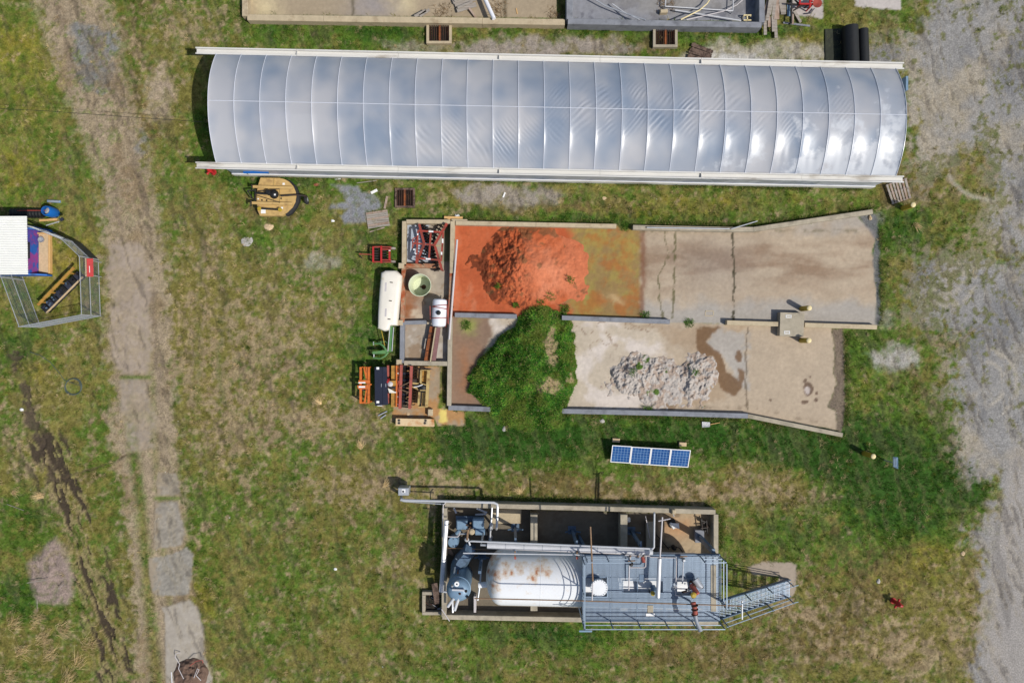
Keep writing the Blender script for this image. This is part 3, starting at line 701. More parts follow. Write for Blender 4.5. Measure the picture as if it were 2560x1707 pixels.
print('blades', len(bu), 'quads', len(quads))

# ---- loose stones on the gravel and litter specks
NP_ = 60000
su = RNG.uniform(-60, 2620, NP_); sv = RNG.uniform(-60, 1767, NP_)
ix = np.clip(((su - fx[0]) / STEP).round().astype(int) + len(grow), 0, nx - 1); iy = np.clip(((sv - fy[0]) / STEP).round().astype(int) + len(grow), 0, ny - 1)
gv = np.where(CLS[iy, ix] == 1, .55, 0) + np.where((CLS[iy, ix] == 0) & (grass[iy, ix] < .35), .4, 0) + np.where((CLS[iy, ix] >= 12) & (CLS[iy, ix] < 15), .6, 0) + np.where(CLS[iy, ix] == 0, .012, 0) + np.where(CLS[iy, ix] == 2, .10, 0)
keep = RNG.uniform(0, 1, NP_) < gv
su, sv, ix, iy = su[keep], sv[keep], ix[keep], iy[keep]; n = len(su)
rad = RNG.uniform(.012, .035, n) * np.where(RNG.uniform(0, 1, n) < .03, 2.0, 1)
X = (su - 1280) * H / F; Y = -(sv - 853.5) * H / F
base = np.array([(1, 0, 0), (0, 1, 0), (-1, 0, 0), (0, -1, 0), (0, 0, .8)], float)
ang = RNG.uniform(0, 6.28, n); ca, sa = np.cos(ang), np.sin(ang)
v = np.empty((n, 5, 3)); jit = RNG.uniform(.6, 1.3, (n, 5))
v[..., 0] = X[:, None] + rad[:, None] * jit * (base[:, 0] * ca[:, None] - base[:, 1] * sa[:, None])
v[..., 1] = Y[:, None] + rad[:, None] * jit * (base[:, 0] * sa[:, None] + base[:, 1] * ca[:, None])
v[..., 2] = Z[iy, ix][:, None] + rad[:, None] * base[:, 2]
f = (np.array([(0, 1, 4), (1, 2, 4), (2, 3, 4), (3, 0, 4)])[None] + (np.arange(n) * 5)[:, None, None]).reshape(-1, 3)
sc_ = C[iy, ix] * RNG.uniform(.7, 1.25, (n, 1)); wht = (RNG.uniform(0, 1, n) < .05)[:, None]
sc_ = np.where(wht, np.array(A(215, 210, 200)) * RNG.uniform(.6, 1, (n, 1)), sc_)
cc = np.concatenate([np.repeat(sc_, 5, 0), np.ones((n * 5, 1))], 1)
me = np_mesh('loose_stones', v.reshape(-1, 3), f, 'soil', cc)
so = bpy.data.objects.new('loose_stones', me); COL.objects.link(so)
tag(so, 'loose grey stones and pale specks strewn over gravel and turf', 'gravel', kind='stuff')
# ================================================================== WALLS OF THE BINS
def wall_thing(name, label, segs, cat='wall', group=None):
    """segs: list of (list of photo pixels along the top, width, height, material)"""
    p0 = W(*segs[0][0][0], 0); t = thing(name, label, cat, p0, group); k = 0
    for pts, w, h, m in segs:
        for a, b in zip(pts[:-1], pts[1:]):
            hh = h + .003 * (k % 5); k += 1
            A_ = W(*a, hh); B_ = W(*b, hh); d = (B_ - A_).normalized(); n = Vector((-d.y, d.x, 0)) * (w / 2)
            nseg = max(1, int((B_ - A_).length / 4.0))
            for i in range(nseg):
                q0 = A_ + (B_ - A_) * (i / nseg) + d * (.006 if i else 0); q1 = A_ + (B_ - A_) * ((i + 1) / nseg) - d * (.006 if i < nseg - 1 else 0)
                dz = random.uniform(-.012, .012)
                mb = MB(); b_ = .02
                c = [(q0 - n), (q1 - n), (q1 + n), (q0 + n)]; ci = [(q0 - n * (1 - b_ / w * 2)) , (q1 - n * (1 - b_ / w * 2)), (q1 + n * (1 - b_ / w * 2)), (q0 + n * (1 - b_ / w * 2))]
                vs = [(p.x, p.y, -.1) for p in c] + [(p.x, p.y, hh + dz - b_) for p in c] + [(p.x, p.y, hh + dz) for p in ci]
                fs = [(3, 2, 1, 0), (8, 9, 10, 11)] + [(j + i2, j + (i2 + 1) % 4, j + 4 + (i2 + 1) % 4, j + 4 + i2) for j in (0, 4) for i2 in range(4)]
                mb.add(vs, fs); mb.build('wall_segment', m, t)
    return t

wall_thing('bin_wall', 'low pale concrete wall along the north side of the red clay bin', [
    ([(1139, 556.6), (1541, 565)], .24, .36, 'concrete_cream'), ([(1583, 568), (1820, 573), (1885, 573), (2182, 528.7)], .26, .35, 'concrete')])
wall_thing('bin_wall', 'grey middle wall parting the clay bin from the lime bin', [
    ([(1137, 787), (1292, 791)], .26, .34, 'concrete_grey'), ([(1405, 794), (1675, 804)], .26, .34, 'concrete_grey'),
    ([(1818, 806), (1946, 810)], .26, .38, 'concrete_cream'), ([(2013, 812), (2193, 817.6)], .26, .38, 'concrete_cream')])
wall_thing('bin_wall', 'grey concrete wall along the south side of the lime bin, flaring east', [
    ([(1121, 1019), (1226, 1023)], .28, .3, 'concrete_grey'), ([(1405, 1027.4), (1660, 1033), (1870, 1039.6)], .28, .32, 'concrete_grey'), ([(1870, 1039.6), (2107, 1087.5)], .24, .3, 'concrete')])
wt = wall_thing('cell_wall', 'weathered concrete walls around three machinery cells with corner blocks', [
    ([(1010, 553), (1009, 660)], .23, .5, 'concrete_cream'), ([(1008.5, 664), (1005, 806)], .22, .46, 'rusty_wall'), ([(1005, 806), (1003.5, 907)], .23, .48, 'concrete_grey'),
    ([(1016, 553.5), (1125, 554)], .23, .5, 'concrete_cream'), ([(1131, 553), (1129, 683)], .24, .52, 'concrete_cream'), ([(1129, 683), (1125, 792)], .24, .48, 'rusty_wall'),
    ([(1125, 792), (1122, 1014)], .24, .46, 'concrete'),
    ([(1015, 664), (1066, 664), (1104, 665)], .24, .3, 'rusty_wall'), ([(1011, 806.7), (1066, 805)], .22, .3, 'concrete_grey'), ([(1010, 907), (1119, 909)], .26, .44, 'concrete')])
for px, py in [(1002.5, 664), (1000, 806.5), (997, 905)]:
    MB().box(W(px, py, .5), (.30, .30, .6), -.03, z0=-.05, bev=.03).build('corner_block', 'concrete_cream', wt)
MB().box(W(1133, 545, .2), (1.05, .2, .2), -.03, z0=0, bev=.02).build('cap_board', 'wood_new', wt)
MB().box(W(1148, 551, .3), (.9, .16, .3), -.03, z0=0, bev=.02).build('cap_board', 'concrete_cream', wt)

# basins along the top edge
wall_thing('basin_wall', 'beige concrete curb around the left of the two top basins', [
    ([(612, -60), (612, 40)], .34, .5, 'concrete_cream'), ([(618, 43), (1000, 49), (1412, 55)], .34, .5, 'concrete_cream')], 'wall')
wall_thing('basin_wall', 'blue-grey concrete wall around the right of the two top basins', [
    ([(1424, -60), (1424, 48)], .36, .72, 'concrete_grey'), ([(1420, 53), (1660, 58), (1904, 62)], .32, .7, 'concrete_grey'), ([(1905, -60), (1905, 56)], .32, .72, 'concrete_grey')], 'wall')

# containment wall of the tank farm
wall_thing('containment_wall', 'grey-brown concrete containment wall around the white tank', [
    ([(1112, 1262), (1450, 1270), (1789, 1280)], .27, .72, 'concrete'), ([(1111, 1268), (1109.5, 1542)], .27, .71, 'concrete'),
    ([(1790, 1286), (1790, 1545)], .27, .72, 'concrete'), ([(1106, 1542), (1450, 1549), (1796, 1556)], .27, .71, 'concrete')])

# square drain boxes with rusty grates
def drain(px0, py0, px1, py1, label, h=.25, fr=.14, m='concrete_cream', bars=9, back=True):
    a = W(px0, py0, h); b = W(px1, py1, h); x0, x1 = a.x, b.x; y1, y0 = a.y, b.y
    t = thing('drain_box', label, 'drain', ((x0 + x1) / 2, (y0 + y1) / 2, 0), 'square drain boxes')
    fr_ = MB()
    fr_.box(((x0 + x1) / 2, y0 + fr / 2, 0), (x1 - x0, fr, h), z0=0); fr_.box(((x0 + x1) / 2, y1 - fr / 2, 0), (x1 - x0, fr, h - .004), z0=0)
    fr_.box((x0 + fr / 2, (y0 + y1) / 2, 0), (fr, y1 - y0 - 2 * fr - .004, h - .002), z0=0); fr_.box((x1 - fr / 2, (y0 + y1) / 2, 0), (fr, y1 - y0 - 2 * fr - .004, h - .002), z0=0)
    fr_.build('frame', m, t)
    MB().box(((x0 + x1) / 2, (y0 + y1) / 2, 0), (x1 - x0 - 2 * fr - .01, y1 - y0 - 2 * fr - .01, .03), z0=.012).build('sump_bottom', 'dark_pit', t)
    n = bars; xi0, xi1 = x0 + fr, x1 - fr
    for i in range(n):
        x = xi0 + (xi1 - xi0) * (i + .5) / n
        MB().box((x, (y0 + y1) / 2, h - .03), (.028, y1 - y0 - 2 * fr, .05)).build('bar', 'rust_dark', t)
    MB().box(((x0 + x1) / 2 + random.uniform(-.05, .1), (y0 + y1) / 2, h - .01), (.10, y1 - y0 - 2 * fr, .02)).build('crossbar', 'rust', t)
    return t
drain(1066, 52, 1129, 109, 'square rusty drain grate below the beige basin curb')
drain(1633, 64, 1694, 118, 'square rusty drain grate below the blue-grey basin wall', m='concrete')
drain(987, 470, 1037, 519, 'square rusty drain grate alone in the grass by the greenhouse', h=.12, fr=.10, m='wood_old')

# ================================================================== GREENHOUSE
EAVE = 2.45; RISE = 1.02
gxa, gxb, NBAY = -15.74, 20.42, 27
yS = lambda x: 9.50 + (x + 16.82) * (-.75 / 37.65)
yN = lambda x: 15.34 + (x + 16.82) * (-.81 / 37.69)
def arch(x, v, lift=0.0):
    t = 2 * v - 1
    return Vector((x, yS(x) + (yN(x) - yS(x)) * v, EAVE + lift + RISE * (1 - abs(t) ** 2.15)))
def film_material():
    m = bpy.data.materials.new('film'); m.use_nodes = True; nt = m.node_tree; N = nt.nodes; L = nt.links
    b = N['Principled BSDF']; out = N['Material Output']
    b.inputs['Roughness'].default_value = .27; b.inputs['Specular IOR Level'].default_value = .85
    tc = N.new('ShaderNodeTexCoord')
    n1 = N.new('ShaderNodeTexNoise'); n1.inputs['Scale'].default_value = .42; n1.inputs['Detail'].default_value = 2.5; n1.inputs['Roughness'].default_value = .45
    L.new(tc.outputs['Object'], n1.inputs['Vector'])
    mr = N.new('ShaderNodeMapRange'); mr.inputs['From Min'].default_value = .30; mr.inputs['From Max'].default_value = .60
    L.new(n1.outputs['Fac'], mr.inputs['Value'])
    mx = N.new('ShaderNodeMix'); mx.data_type = 'RGBA'; mx.inputs[6].default_value = (.28, .345, .45, 1); mx.inputs[7].default_value = (.55, .555, .585, 1)
    L.new(mr.outputs[0], mx.inputs['Factor'])
    # white sun glare painted into the film colour, with condensation, heaviest towards the east
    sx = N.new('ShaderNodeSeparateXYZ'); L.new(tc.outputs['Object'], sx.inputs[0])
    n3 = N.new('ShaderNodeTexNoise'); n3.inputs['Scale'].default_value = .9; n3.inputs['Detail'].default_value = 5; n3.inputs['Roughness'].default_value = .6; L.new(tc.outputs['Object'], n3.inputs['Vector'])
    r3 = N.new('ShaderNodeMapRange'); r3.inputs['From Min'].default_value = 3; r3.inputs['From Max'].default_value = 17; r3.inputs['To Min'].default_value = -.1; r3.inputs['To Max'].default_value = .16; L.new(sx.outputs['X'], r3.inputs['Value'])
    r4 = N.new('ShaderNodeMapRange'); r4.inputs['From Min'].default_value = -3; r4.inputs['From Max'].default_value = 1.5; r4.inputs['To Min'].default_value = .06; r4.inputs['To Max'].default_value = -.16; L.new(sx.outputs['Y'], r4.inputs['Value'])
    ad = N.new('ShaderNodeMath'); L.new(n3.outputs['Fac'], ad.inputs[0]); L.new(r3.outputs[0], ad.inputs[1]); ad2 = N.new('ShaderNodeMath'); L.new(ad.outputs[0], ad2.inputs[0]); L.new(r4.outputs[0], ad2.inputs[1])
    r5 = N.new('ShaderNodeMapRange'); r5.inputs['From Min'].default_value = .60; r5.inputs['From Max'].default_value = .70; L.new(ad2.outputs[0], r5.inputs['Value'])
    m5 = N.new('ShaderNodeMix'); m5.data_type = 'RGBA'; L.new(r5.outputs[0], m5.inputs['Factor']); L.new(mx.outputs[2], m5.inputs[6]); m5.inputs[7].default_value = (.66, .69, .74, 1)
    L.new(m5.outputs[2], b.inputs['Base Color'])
    n2 = N.new('ShaderNodeTexNoise'); n2.inputs['Scale'].default_value = 3.5; n2.inputs['Detail'].default_value = 4
    mp = N.new('ShaderNodeMapping'); mp.inputs['Scale'].default_value = (1.2, .25, 1); L.new(tc.outputs['Object'], mp.inputs[0]); L.new(mp.outputs[0], n2.inputs['Vector'])
    mr2 = N.new('ShaderNodeMapRange'); mr2.inputs['To Min'].default_value = .24; mr2.inputs['To Max'].default_value = .42; L.new(n2.outputs['Fac'], mr2.inputs['Value']); L.new(mr2.outputs[0], b.inputs['Roughness'])
    tr = N.new('ShaderNodeBsdfTranslucent'); tr.inputs[0].default_value = (.6, .64, .70, 1)
    tp = N.new('ShaderNodeBsdfTransparent'); tp.inputs[0].default_value = (.92, .94, .97, 1)
    m1 = N.new('ShaderNodeMixShader'); m1.inputs[0].default_value = .18; L.new(b.outputs[0], m1.inputs[1]); L.new(tr.outputs[0], m1.inputs[2])
    m2 = N.new('ShaderNodeMixShader'); m2.inputs[0].default_value = .17; L.new(m1.outputs[0], m2.inputs[1]); L.new(tp.outputs[0], m2.inputs[2])
    L.new(m2.outputs[0], out.inputs['Surface']); M['film'] = m
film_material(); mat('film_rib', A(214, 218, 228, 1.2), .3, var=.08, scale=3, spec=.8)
gh_t = thing('greenhouse', 'long arched greenhouse under translucent plastic film with white gutters', 'greenhouse', (2.3, 12, 0))
bx = np.linspace(gxa, gxb, NBAY + 1)
NU, NV = 34, 130
for i in range(NBAY):
    x0, x1 = bx[i], bx[i + 1]
    u = np.linspace(0, 1, NU + 1); v = np.linspace(0, 1, NV + 1); uu, vv = np.meshgrid(u, v)
    X = x0 + (x1 - x0) * uu; Ysn = 9.50 + (X + 16.82) * (-.75 / 37.65); Yn = 15.34 + (X + 16.82) * (-.81 / 37.69)
    Y = Ysn + (Yn - Ysn) * vv; t = 2 * vv - 1
    sag = (.040 + .022 * (i / NBAY) ** 1.6) * random.uniform(.75, 1.25)
    eL = .085 + random.uniform(-.02, .03); prof_ = (1 - np.exp(-uu / eL)) * (1 - np.exp(-(1 - uu) / .12)) + .35 * np.sin(np.pi * uu)
    sagv = 1 + .5 * (fbm(X * 40, Y * 40, 70, 21 + i, 2) - .5)
    zz = EAVE + RISE * (1 - np.abs(t) ** 2.15) - sag * sagv * prof_ * (1 - .25 * np.abs(t))
    en = fbm(X * 40, Y * 40, 34, 31 + i, 2)
    amp = np.zeros_like(zz)
    if 5 <= i <= 13:      # creases running down to the south-east
        ev = np.exp(-((vv - .27) / .17) ** 2) * np.sin(np.pi * np.clip(uu * 1.05, 0, 1)) ** .6
        lam = random.uniform(.18, .34); sl = random.uniform(.7, 1.15); ph = (X + sl * Y) / math.hypot(1, sl) * 2 * math.pi / lam + 6 * en
        zz = zz + .018 * [0, .6, .4, 1, 1, 1, .8, .5, .35][i - 5] * ev * np.sin(ph) * sm(en, .3, .75) * 1.3
    if 13 <= i <= 24:     # creases running up to the north-east
        ev = np.exp(-((vv - .55) / .17) ** 2) * np.sin(np.pi * np.clip(uu, 0, 1)) ** .6
        lam = random.uniform(.18, .32); sl = random.uniform(.75, 1.2); ph = (X - sl * Y) / math.hypot(1, sl) * 2 * math.pi / lam + 6 * en
        zz = zz + .017 * [.4, .6, 1, 1, 1, .9, .8, .6, .4, .4, .3, .3][i - 13] * ev * np.sin(ph) * sm(en, .3, .75) * 1.3
    if i >= 20:
        ev = np.exp(-((vv - .10) / .12) ** 2); zz = zz + .012 * ev * np.sin(X * 14 + 3 * en) * (en - .2)
        zz = zz - .03 * np.sin(np.pi * uu) * np.exp(-((vv - .2) / .16) ** 2)
    if i == NBAY - 1: zz = zz + .012 * np.sin(Y * 13 + X * 5) * en * uu
    P = np.stack([X, Y, zz], -1).reshape(-1, 3) - np.array(gh_t.location)
    k = np.arange((NU + 1) * (NV + 1)).reshape(NV + 1, NU + 1)
    q = np.stack([k[:-1, :-1], k[:-1, 1:], k[1:, 1:], k[1:, :-1]], -1).reshape(-1, 4)
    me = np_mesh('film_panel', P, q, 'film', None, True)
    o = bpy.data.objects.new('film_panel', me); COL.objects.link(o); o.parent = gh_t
for i in range(NBAY + 1):
    pts = [arch(bx[i], k / 24, .012) for k in range(25)]
    MB().tube(pts, .017, 6).build('bow', 'film_rib', gh_t, True)
MB().tube([arch(x, .512, .016) for x in bx], .018, 6).build('ridge_purlin', 'film_rib', gh_t, True)
for side, yf in (('s', yS), ('n', yN)):
    for i in range(NBAY):
        x = (bx[i]); y = yf(x) + (-.09 if side == 'n' else .09)
        MB().box((x, y, 0), (.07, .07, EAVE - .06), z0=0).build('post', 'galv', gh_t)
    off = -.13 if side == 's' else .13
    xa, xb = -16.84, 20.86; nseg = 7
    for s in range(nseg):
        a = xa + (xb - xa) * s / nseg; b = xa + (xb - xa) * (s + 1) / nseg - (.012 if s < nseg - 1 else 0)
        g = MB(); zb = EAVE - .12 + .004 * (s % 2)
        A0 = Vector((a, yf(a) + off, zb)); B0 = Vector((b, yf(b) + off, zb))
        g.beam(A0, B0, .27, .02)
        for e in (-.128, .128):
            o_ = Vector((0, e, .075)); g.beam(A0 + o_, B0 + o_, .022, .15)
        for e in (-.152, .152):
            o_ = Vector((0, e, .152)); g.beam(A0 + o_, B0 + o_, .06, .014)
        g.build('gutter', 'gutter_white', gh_t)
        if s % 2 == 1: MB().beam((a, yf(a) + off - .15, zb + .1), (a, yf(a) + off + .15, zb + .05), .03, .10).build('gutter_joint', 'gutter_white', gh_t)
# side and end walls of film with base boards
for i in range(NBAY):
    a, b = bx[i], bx[i + 1]
    for yf, d in ((yS, -1), (yN, 1)):
        w = MB(); n = 8
        for k in range(n):
            u0, u1 = k / n, (k + 1) / n; xa_, xb_ = a + (b - a) * u0, a + (b - a) * u1
            bl = lambda u: .03 * math.sin(math.pi * u) * d
            w.quad((xa_, yf(xa_) + bl(u0), .36), (xb_, yf(xb_) + bl(u1), .36), (xb_, yf(xb_) + bl(u1) * .6, EAVE - .1), (xa_, yf(xa_) + bl(u0) * .6, EAVE - .1))
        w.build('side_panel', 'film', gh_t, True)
for yf, d in ((yS, -1), (yN, 1)):
    for s in range(8):
        a = gxa + (gxb - gxa) * s / 8; b = gxa + (gxb - gxa) * (s + 1) / 8 - .01
        MB().beam((a, yf(a) + .06 * d, .19), (b, yf(b) + .06 * d, .19 + .004 * (s % 2)), .06, .42).build('base_board', 'gutter_white', gh_t)
    MB().tube([(gxa, yf(gxa) + .05 * d, .46), (gxb, yf(gxb) + .05 * d, .46)], .022, 6).build('side_rail', 'pvc', gh_t, True)
for x, nm in ((gxa, 'west'), (gxb, 'east')):
    w = MB(); n = 20
    for k in range(n):
        p, q_ = arch(x, k / n), arch(x, (k + 1) / n); w.quad((p.x, p.y, 0), (q_.x, q_.y, 0), q_, p)
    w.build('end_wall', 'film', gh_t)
MB().box(W(2268, 208, 2.0), (.12, .75, 2.0), 0, z0=0).build('vent_box', 'blue_grey', gh_t)
# dim shapes inside
for k, (px, py, sx, sy, h, m) in enumerate([(690, 300, 1.6, 1.0, .9, 'blue_plastic'), (910, 245, 2.6, 1.6, 1.1, 'blue_grey_dark'), (1080, 250, 1.2, 2.0, 1.0, 'blue_grey_dark'), (760, 320, 1.5, 1.5, .8, 'white_plastic'),
                                       (640, 420, 1.4, .6, .8, 'blue_plastic'), (1480, 430, 2.4, .5, .8, 'blue_plastic'), (1000, 330, 3.0, 1.2, .7, 'wood_grey'), (1350, 420, 5, .6, .8, 'concrete')]):
    p = W(px, py, h); tb = thing('growing_bench', 'dim %s growing bench seen through the greenhouse film' % ['blue low', 'dark wide', 'dark narrow', 'white square', 'bright blue small', 'bright blue long', 'grey timber', 'pale long'][k], 'bench', (p.x, p.y, 0), 'benches inside the greenhouse')
    MB().box((p.x, p.y, h), (sx, sy, .12)).build('bench_top', m, tb)
    for ex in (-1, 1):
        for ey in (-1, 1): MB().box((p.x + ex * sx * .42, p.y + ey * sy * .4, 0), (.06, .06, h), z0=0).build('leg', 'galv', tb)

# ================================================================== HEAPS IN THE BINS
def heap(name, label, cat, cx, cy, rx, ry, h, colfn, seed, rough=.25, step=2.0, power=1.0, shape=None, matn='pilemat'):
    g0 = np.arange(cx - rx * 1.5, cx + rx * 1.5, step, dtype=np.float32); g1 = np.arange(cy - ry * 1.5, cy + ry * 1.5, step, dtype=np.float32)
    uu, vv = np.meshgrid(g0, g1)
    a = fbm(uu, vv, 60, seed, 4) - .5; b = fbm(uu, vv, 16, seed + 5, 4) - .5
    d = np.hypot((uu - cx) / rx, (vv - cy) / ry) + a * .55 + b * .12
    base = np.clip(1 - d, -.5, 1)
    if shape is not None: base = shape(uu, vv, base)
    z = h * np.sign(base) * np.abs(base) ** power + rough * b * np.clip(base * 4, 0, 1) - .01
    if name == 'clay_heap': rough = rough * (.35 + 1.1 * sm(1330 - uu + a * 60, -20, 50)); z = h * np.sign(base) * np.abs(base) ** power + rough * b * np.clip(base * 4, 0, 1) - .01
    z = z + rough * .45 * (fbm(uu, vv, 5.5, seed + 9, 3) - .5) * np.clip(base * 4, 0, 1)
    col = np.clip(colfn(uu, vv, z, a, b), .01, .9)
    k = np.arange(uu.size).reshape(uu.shape); q = np.stack([k[1:, :-1], k[1:, 1:], k[:-1, 1:], k[:-1, :-1]], -1).reshape(-1, 4)
    q = q[z.ravel()[q].max(1) > -.02]
    us, inv = np.unique(q, return_inverse=True)
    z = np.maximum(z, -.03)
    kk = (H - z) / F
    P = np.stack([(uu - 1280) * kk, -(vv - 853.5) * kk, z], -1).reshape(-1, 3)[us]
    c0 = np.array([P[:, 0].mean(), P[:, 1].mean(), 0])
    t = thing(name, label, cat, tuple(c0))
    me = np_mesh('heap_body', P - c0, inv.reshape(-1, 4), matn, np.concatenate([col.reshape(-1, 3), np.ones((uu.size, 1))], 1)[us], True)
    o = bpy.data.objects.new('heap_body', me); COL.objects.link(o); o.parent = t
    return t, uu, vv, z, c0, base
def mc(shape, col): c = np.empty(shape + (3,), np.float32); c[:] = col; return c
def clay_col(u, v, z, a, b):
    c = mc(u.shape, A(186, 96, 58, 1.2)); n = fbm(u, v, 8, 51, 3)
    c = mixc(c, A(118, 62, 40, 1.2), sm(n + b * .8 - (u - 1270) / 300, .42, .7)); c = mixc(c, A(208, 130, 96, 1.2), np.clip(sm(fbm(u, v, 40, 53) + (u - 1320) / 300, .5, .8) * .5 + np.exp(-(((u - 1348 + a * 60) / 52) ** 2 + ((v - 678 + b * 60) / 62) ** 2)) * .8, 0, 1))
    c = mixc(c, A(110, 86, 58, 1.2), sm(fbm(u, v, 20, 55) + sm(600 - v, -20, 30) * .35 + sm(1260 - u, 0, 60) * .12, .66, .8) * .65)
    return c * (.85 + .3 * n)[..., None]
def clay_shape(u, v, base):
    ridge = np.exp(-(((u - 1292 + (v - 660) * .10) / 26) ** 2)) * np.exp(-((v - 650) / 70) ** 2)
    return np.minimum(base + ridge * .25 * (base > -.1), (v - 566) / 60.0)
heap('clay_heap', 'heap of crumbly orange-red clay on the bin floor', 'heap', 1322, 668, 150, 112, .80, clay_col, 50, .34, 1.5, 1.15, clay_shape)
def weed_col(u, v, z, a, b):
    c = mc(u.shape, A(58, 104, 38, 1.15)); c = mixc(c, A(40, 78, 30, 1.15), sm(fbm(u, v, 30, 57), .5, .7))
    bare = bare_mask(u, v); c = mixc(c, A(120, 118, 62, 1.15), sm(fbm(u, v, 44, 59) + (u - 1330) / 500, .56, .72) * .6)
    return mixc(c, A(166, 142, 114, 1.2), bare)
def bare_mask(u, v):
    uw = u + (fbm(u, v, 14, 58, 3) - .5) * 26; vw = v + (fbm(u, v, 14, 60, 3) - .5) * 26
    d = np.minimum.reduce([np.hypot((uw - 1378) / 16, (vw - 866) / 58), np.hypot((uw - 1374) / 36, (vw - 966) / 22), np.hypot((uw - 1424) / 8, (vw - 945) / 20)])
    return sm(1.15 - d, 0, .5) * .85
def weed_shape(u, v, base):
    cut = ((1300 - u) * .69 + (800 - v) * .72) / 55          # the north-west shoulder slopes away
    return base - np.clip(cut + .35, 0, 1.2) * .55 - np.clip((u - 1425) / 40, 0, 1) * .3
tw, uu, vv, zz, c0, base = heap('weed_heap', 'soil heap overgrown with dense dark green weeds, bare tan crest', 'heap', 1326, 915, 142, 160, 1.5, weed_col, 62, .45, 2.4, .7, weed_shape)
def blades_on(uu, vv, zz, maskfn, n, ln, wd, cols, lean, c0, name='weeds'):
    k = RNG.integers(0, uu.size, n); bu = uu.ravel()[k] + RNG.uniform(-1.2, 1.2, n); bv = vv.ravel()[k] + RNG.uniform(-1.2, 1.2, n); bz = zz.ravel()[k]
    keep = (bz > .0) & (RNG.uniform(0, 1, n) < maskfn(bu, bv)); bu, bv, bz = bu[keep], bv[keep], bz[keep]; n = len(bu)
    kk = (H - bz) / F; cl = fbm(bu, bv, 16, 77, 3)[:, None]
    cc = np.where(RNG.uniform(0, 1, (n, 1)) < .5, np.array(cols[0]), np.array(cols[1])) * RNG.uniform(.5, 1.5, (n, 1)) * (.25 + 1.85 * cl)
    mixm = fbm(bu, bv, 30, 97, 3)[:, None]; cc = np.where(mixm > .60, cc * .5 + np.array(A(150, 152, 74, 1.0)) * .45, cc); cc = np.where(mixm < .40, cc * .62, cc)
    cc = np.where(RNG.uniform(0, 1, (n, 1)) < .05, np.array(A(190, 168, 120, 1.0)), cc)
    me = blade_mesh(name, (bu - 1280) * kk - c0[0], -(bv - 853.5) * kk - c0[1], bz, np.clip(cc, .004, .8), RNG.uniform(*ln, n), RNG.uniform(*wd, n), lean)
    o = bpy.data.objects.new(name, me); COL.objects.link(o); o['kind'] = 'stuff'; return o
wo_ = blades_on(uu, vv, zz, lambda u, v: .95 - .93 * bare_mask(u, v), 150000, (.06, .26), (.012, .034), (A(116, 158, 58, 1.0), A(56, 108, 44, 1.0)), .75, c0); wo_.parent = tw
def lime_col(u, v, z, a, b):
    n = fbm(u, v, 10, 64, 3); c = mc(u.shape, A(188, 180, 172, 1.2)); c = mixc(c, A(156, 136, 120, 1.2), sm(n - z * .3, .42, .62) * .8); c = mixc(c, A(86, 112, 50, 1.2), sm(fbm(u, v, 26, 66) + b * .3, .72, .8)); return c * (.8 + .4 * n)[..., None]
def lime_shape(u, v, base): return base + (fbm(u, v, 24, 88, 4) - .5) * .9 + (fbm(u, v, 7, 90, 3) - .5) * .2
heap('lime_heap', 'lumpy whitish lime heap with a dark hollow west edge', 'heap', 1590, 938, 74, 58, .34, lime_col, 70, .40, 1.5, .75, lime_shape)
heap('lime_heap', 'lumpy whitish lime heap beside the brown wet patch', 'heap', 1738, 948, 58, 58, .34, lime_col, 74, .40, 1.5, .75, lime_shape)
heap('lime_heap', 'shallow spill of pale lime between the two lime heaps', 'heap', 1664, 965, 86, 62, .16, lime_col, 78, .25, 1.8, .6, lime_shape)
heap('soil_heap', 'small heap of brown soil on the concrete slab at the bottom edge', 'heap', 478, 1690, 48, 46, .45, lambda u, v, z, a, b: mc(u.shape, A(112, 92, 80, 1.2)) * (.8 + .5 * fbm(u, v, 9, 67, 3))[..., None], 80, .4, 1.8, .6)

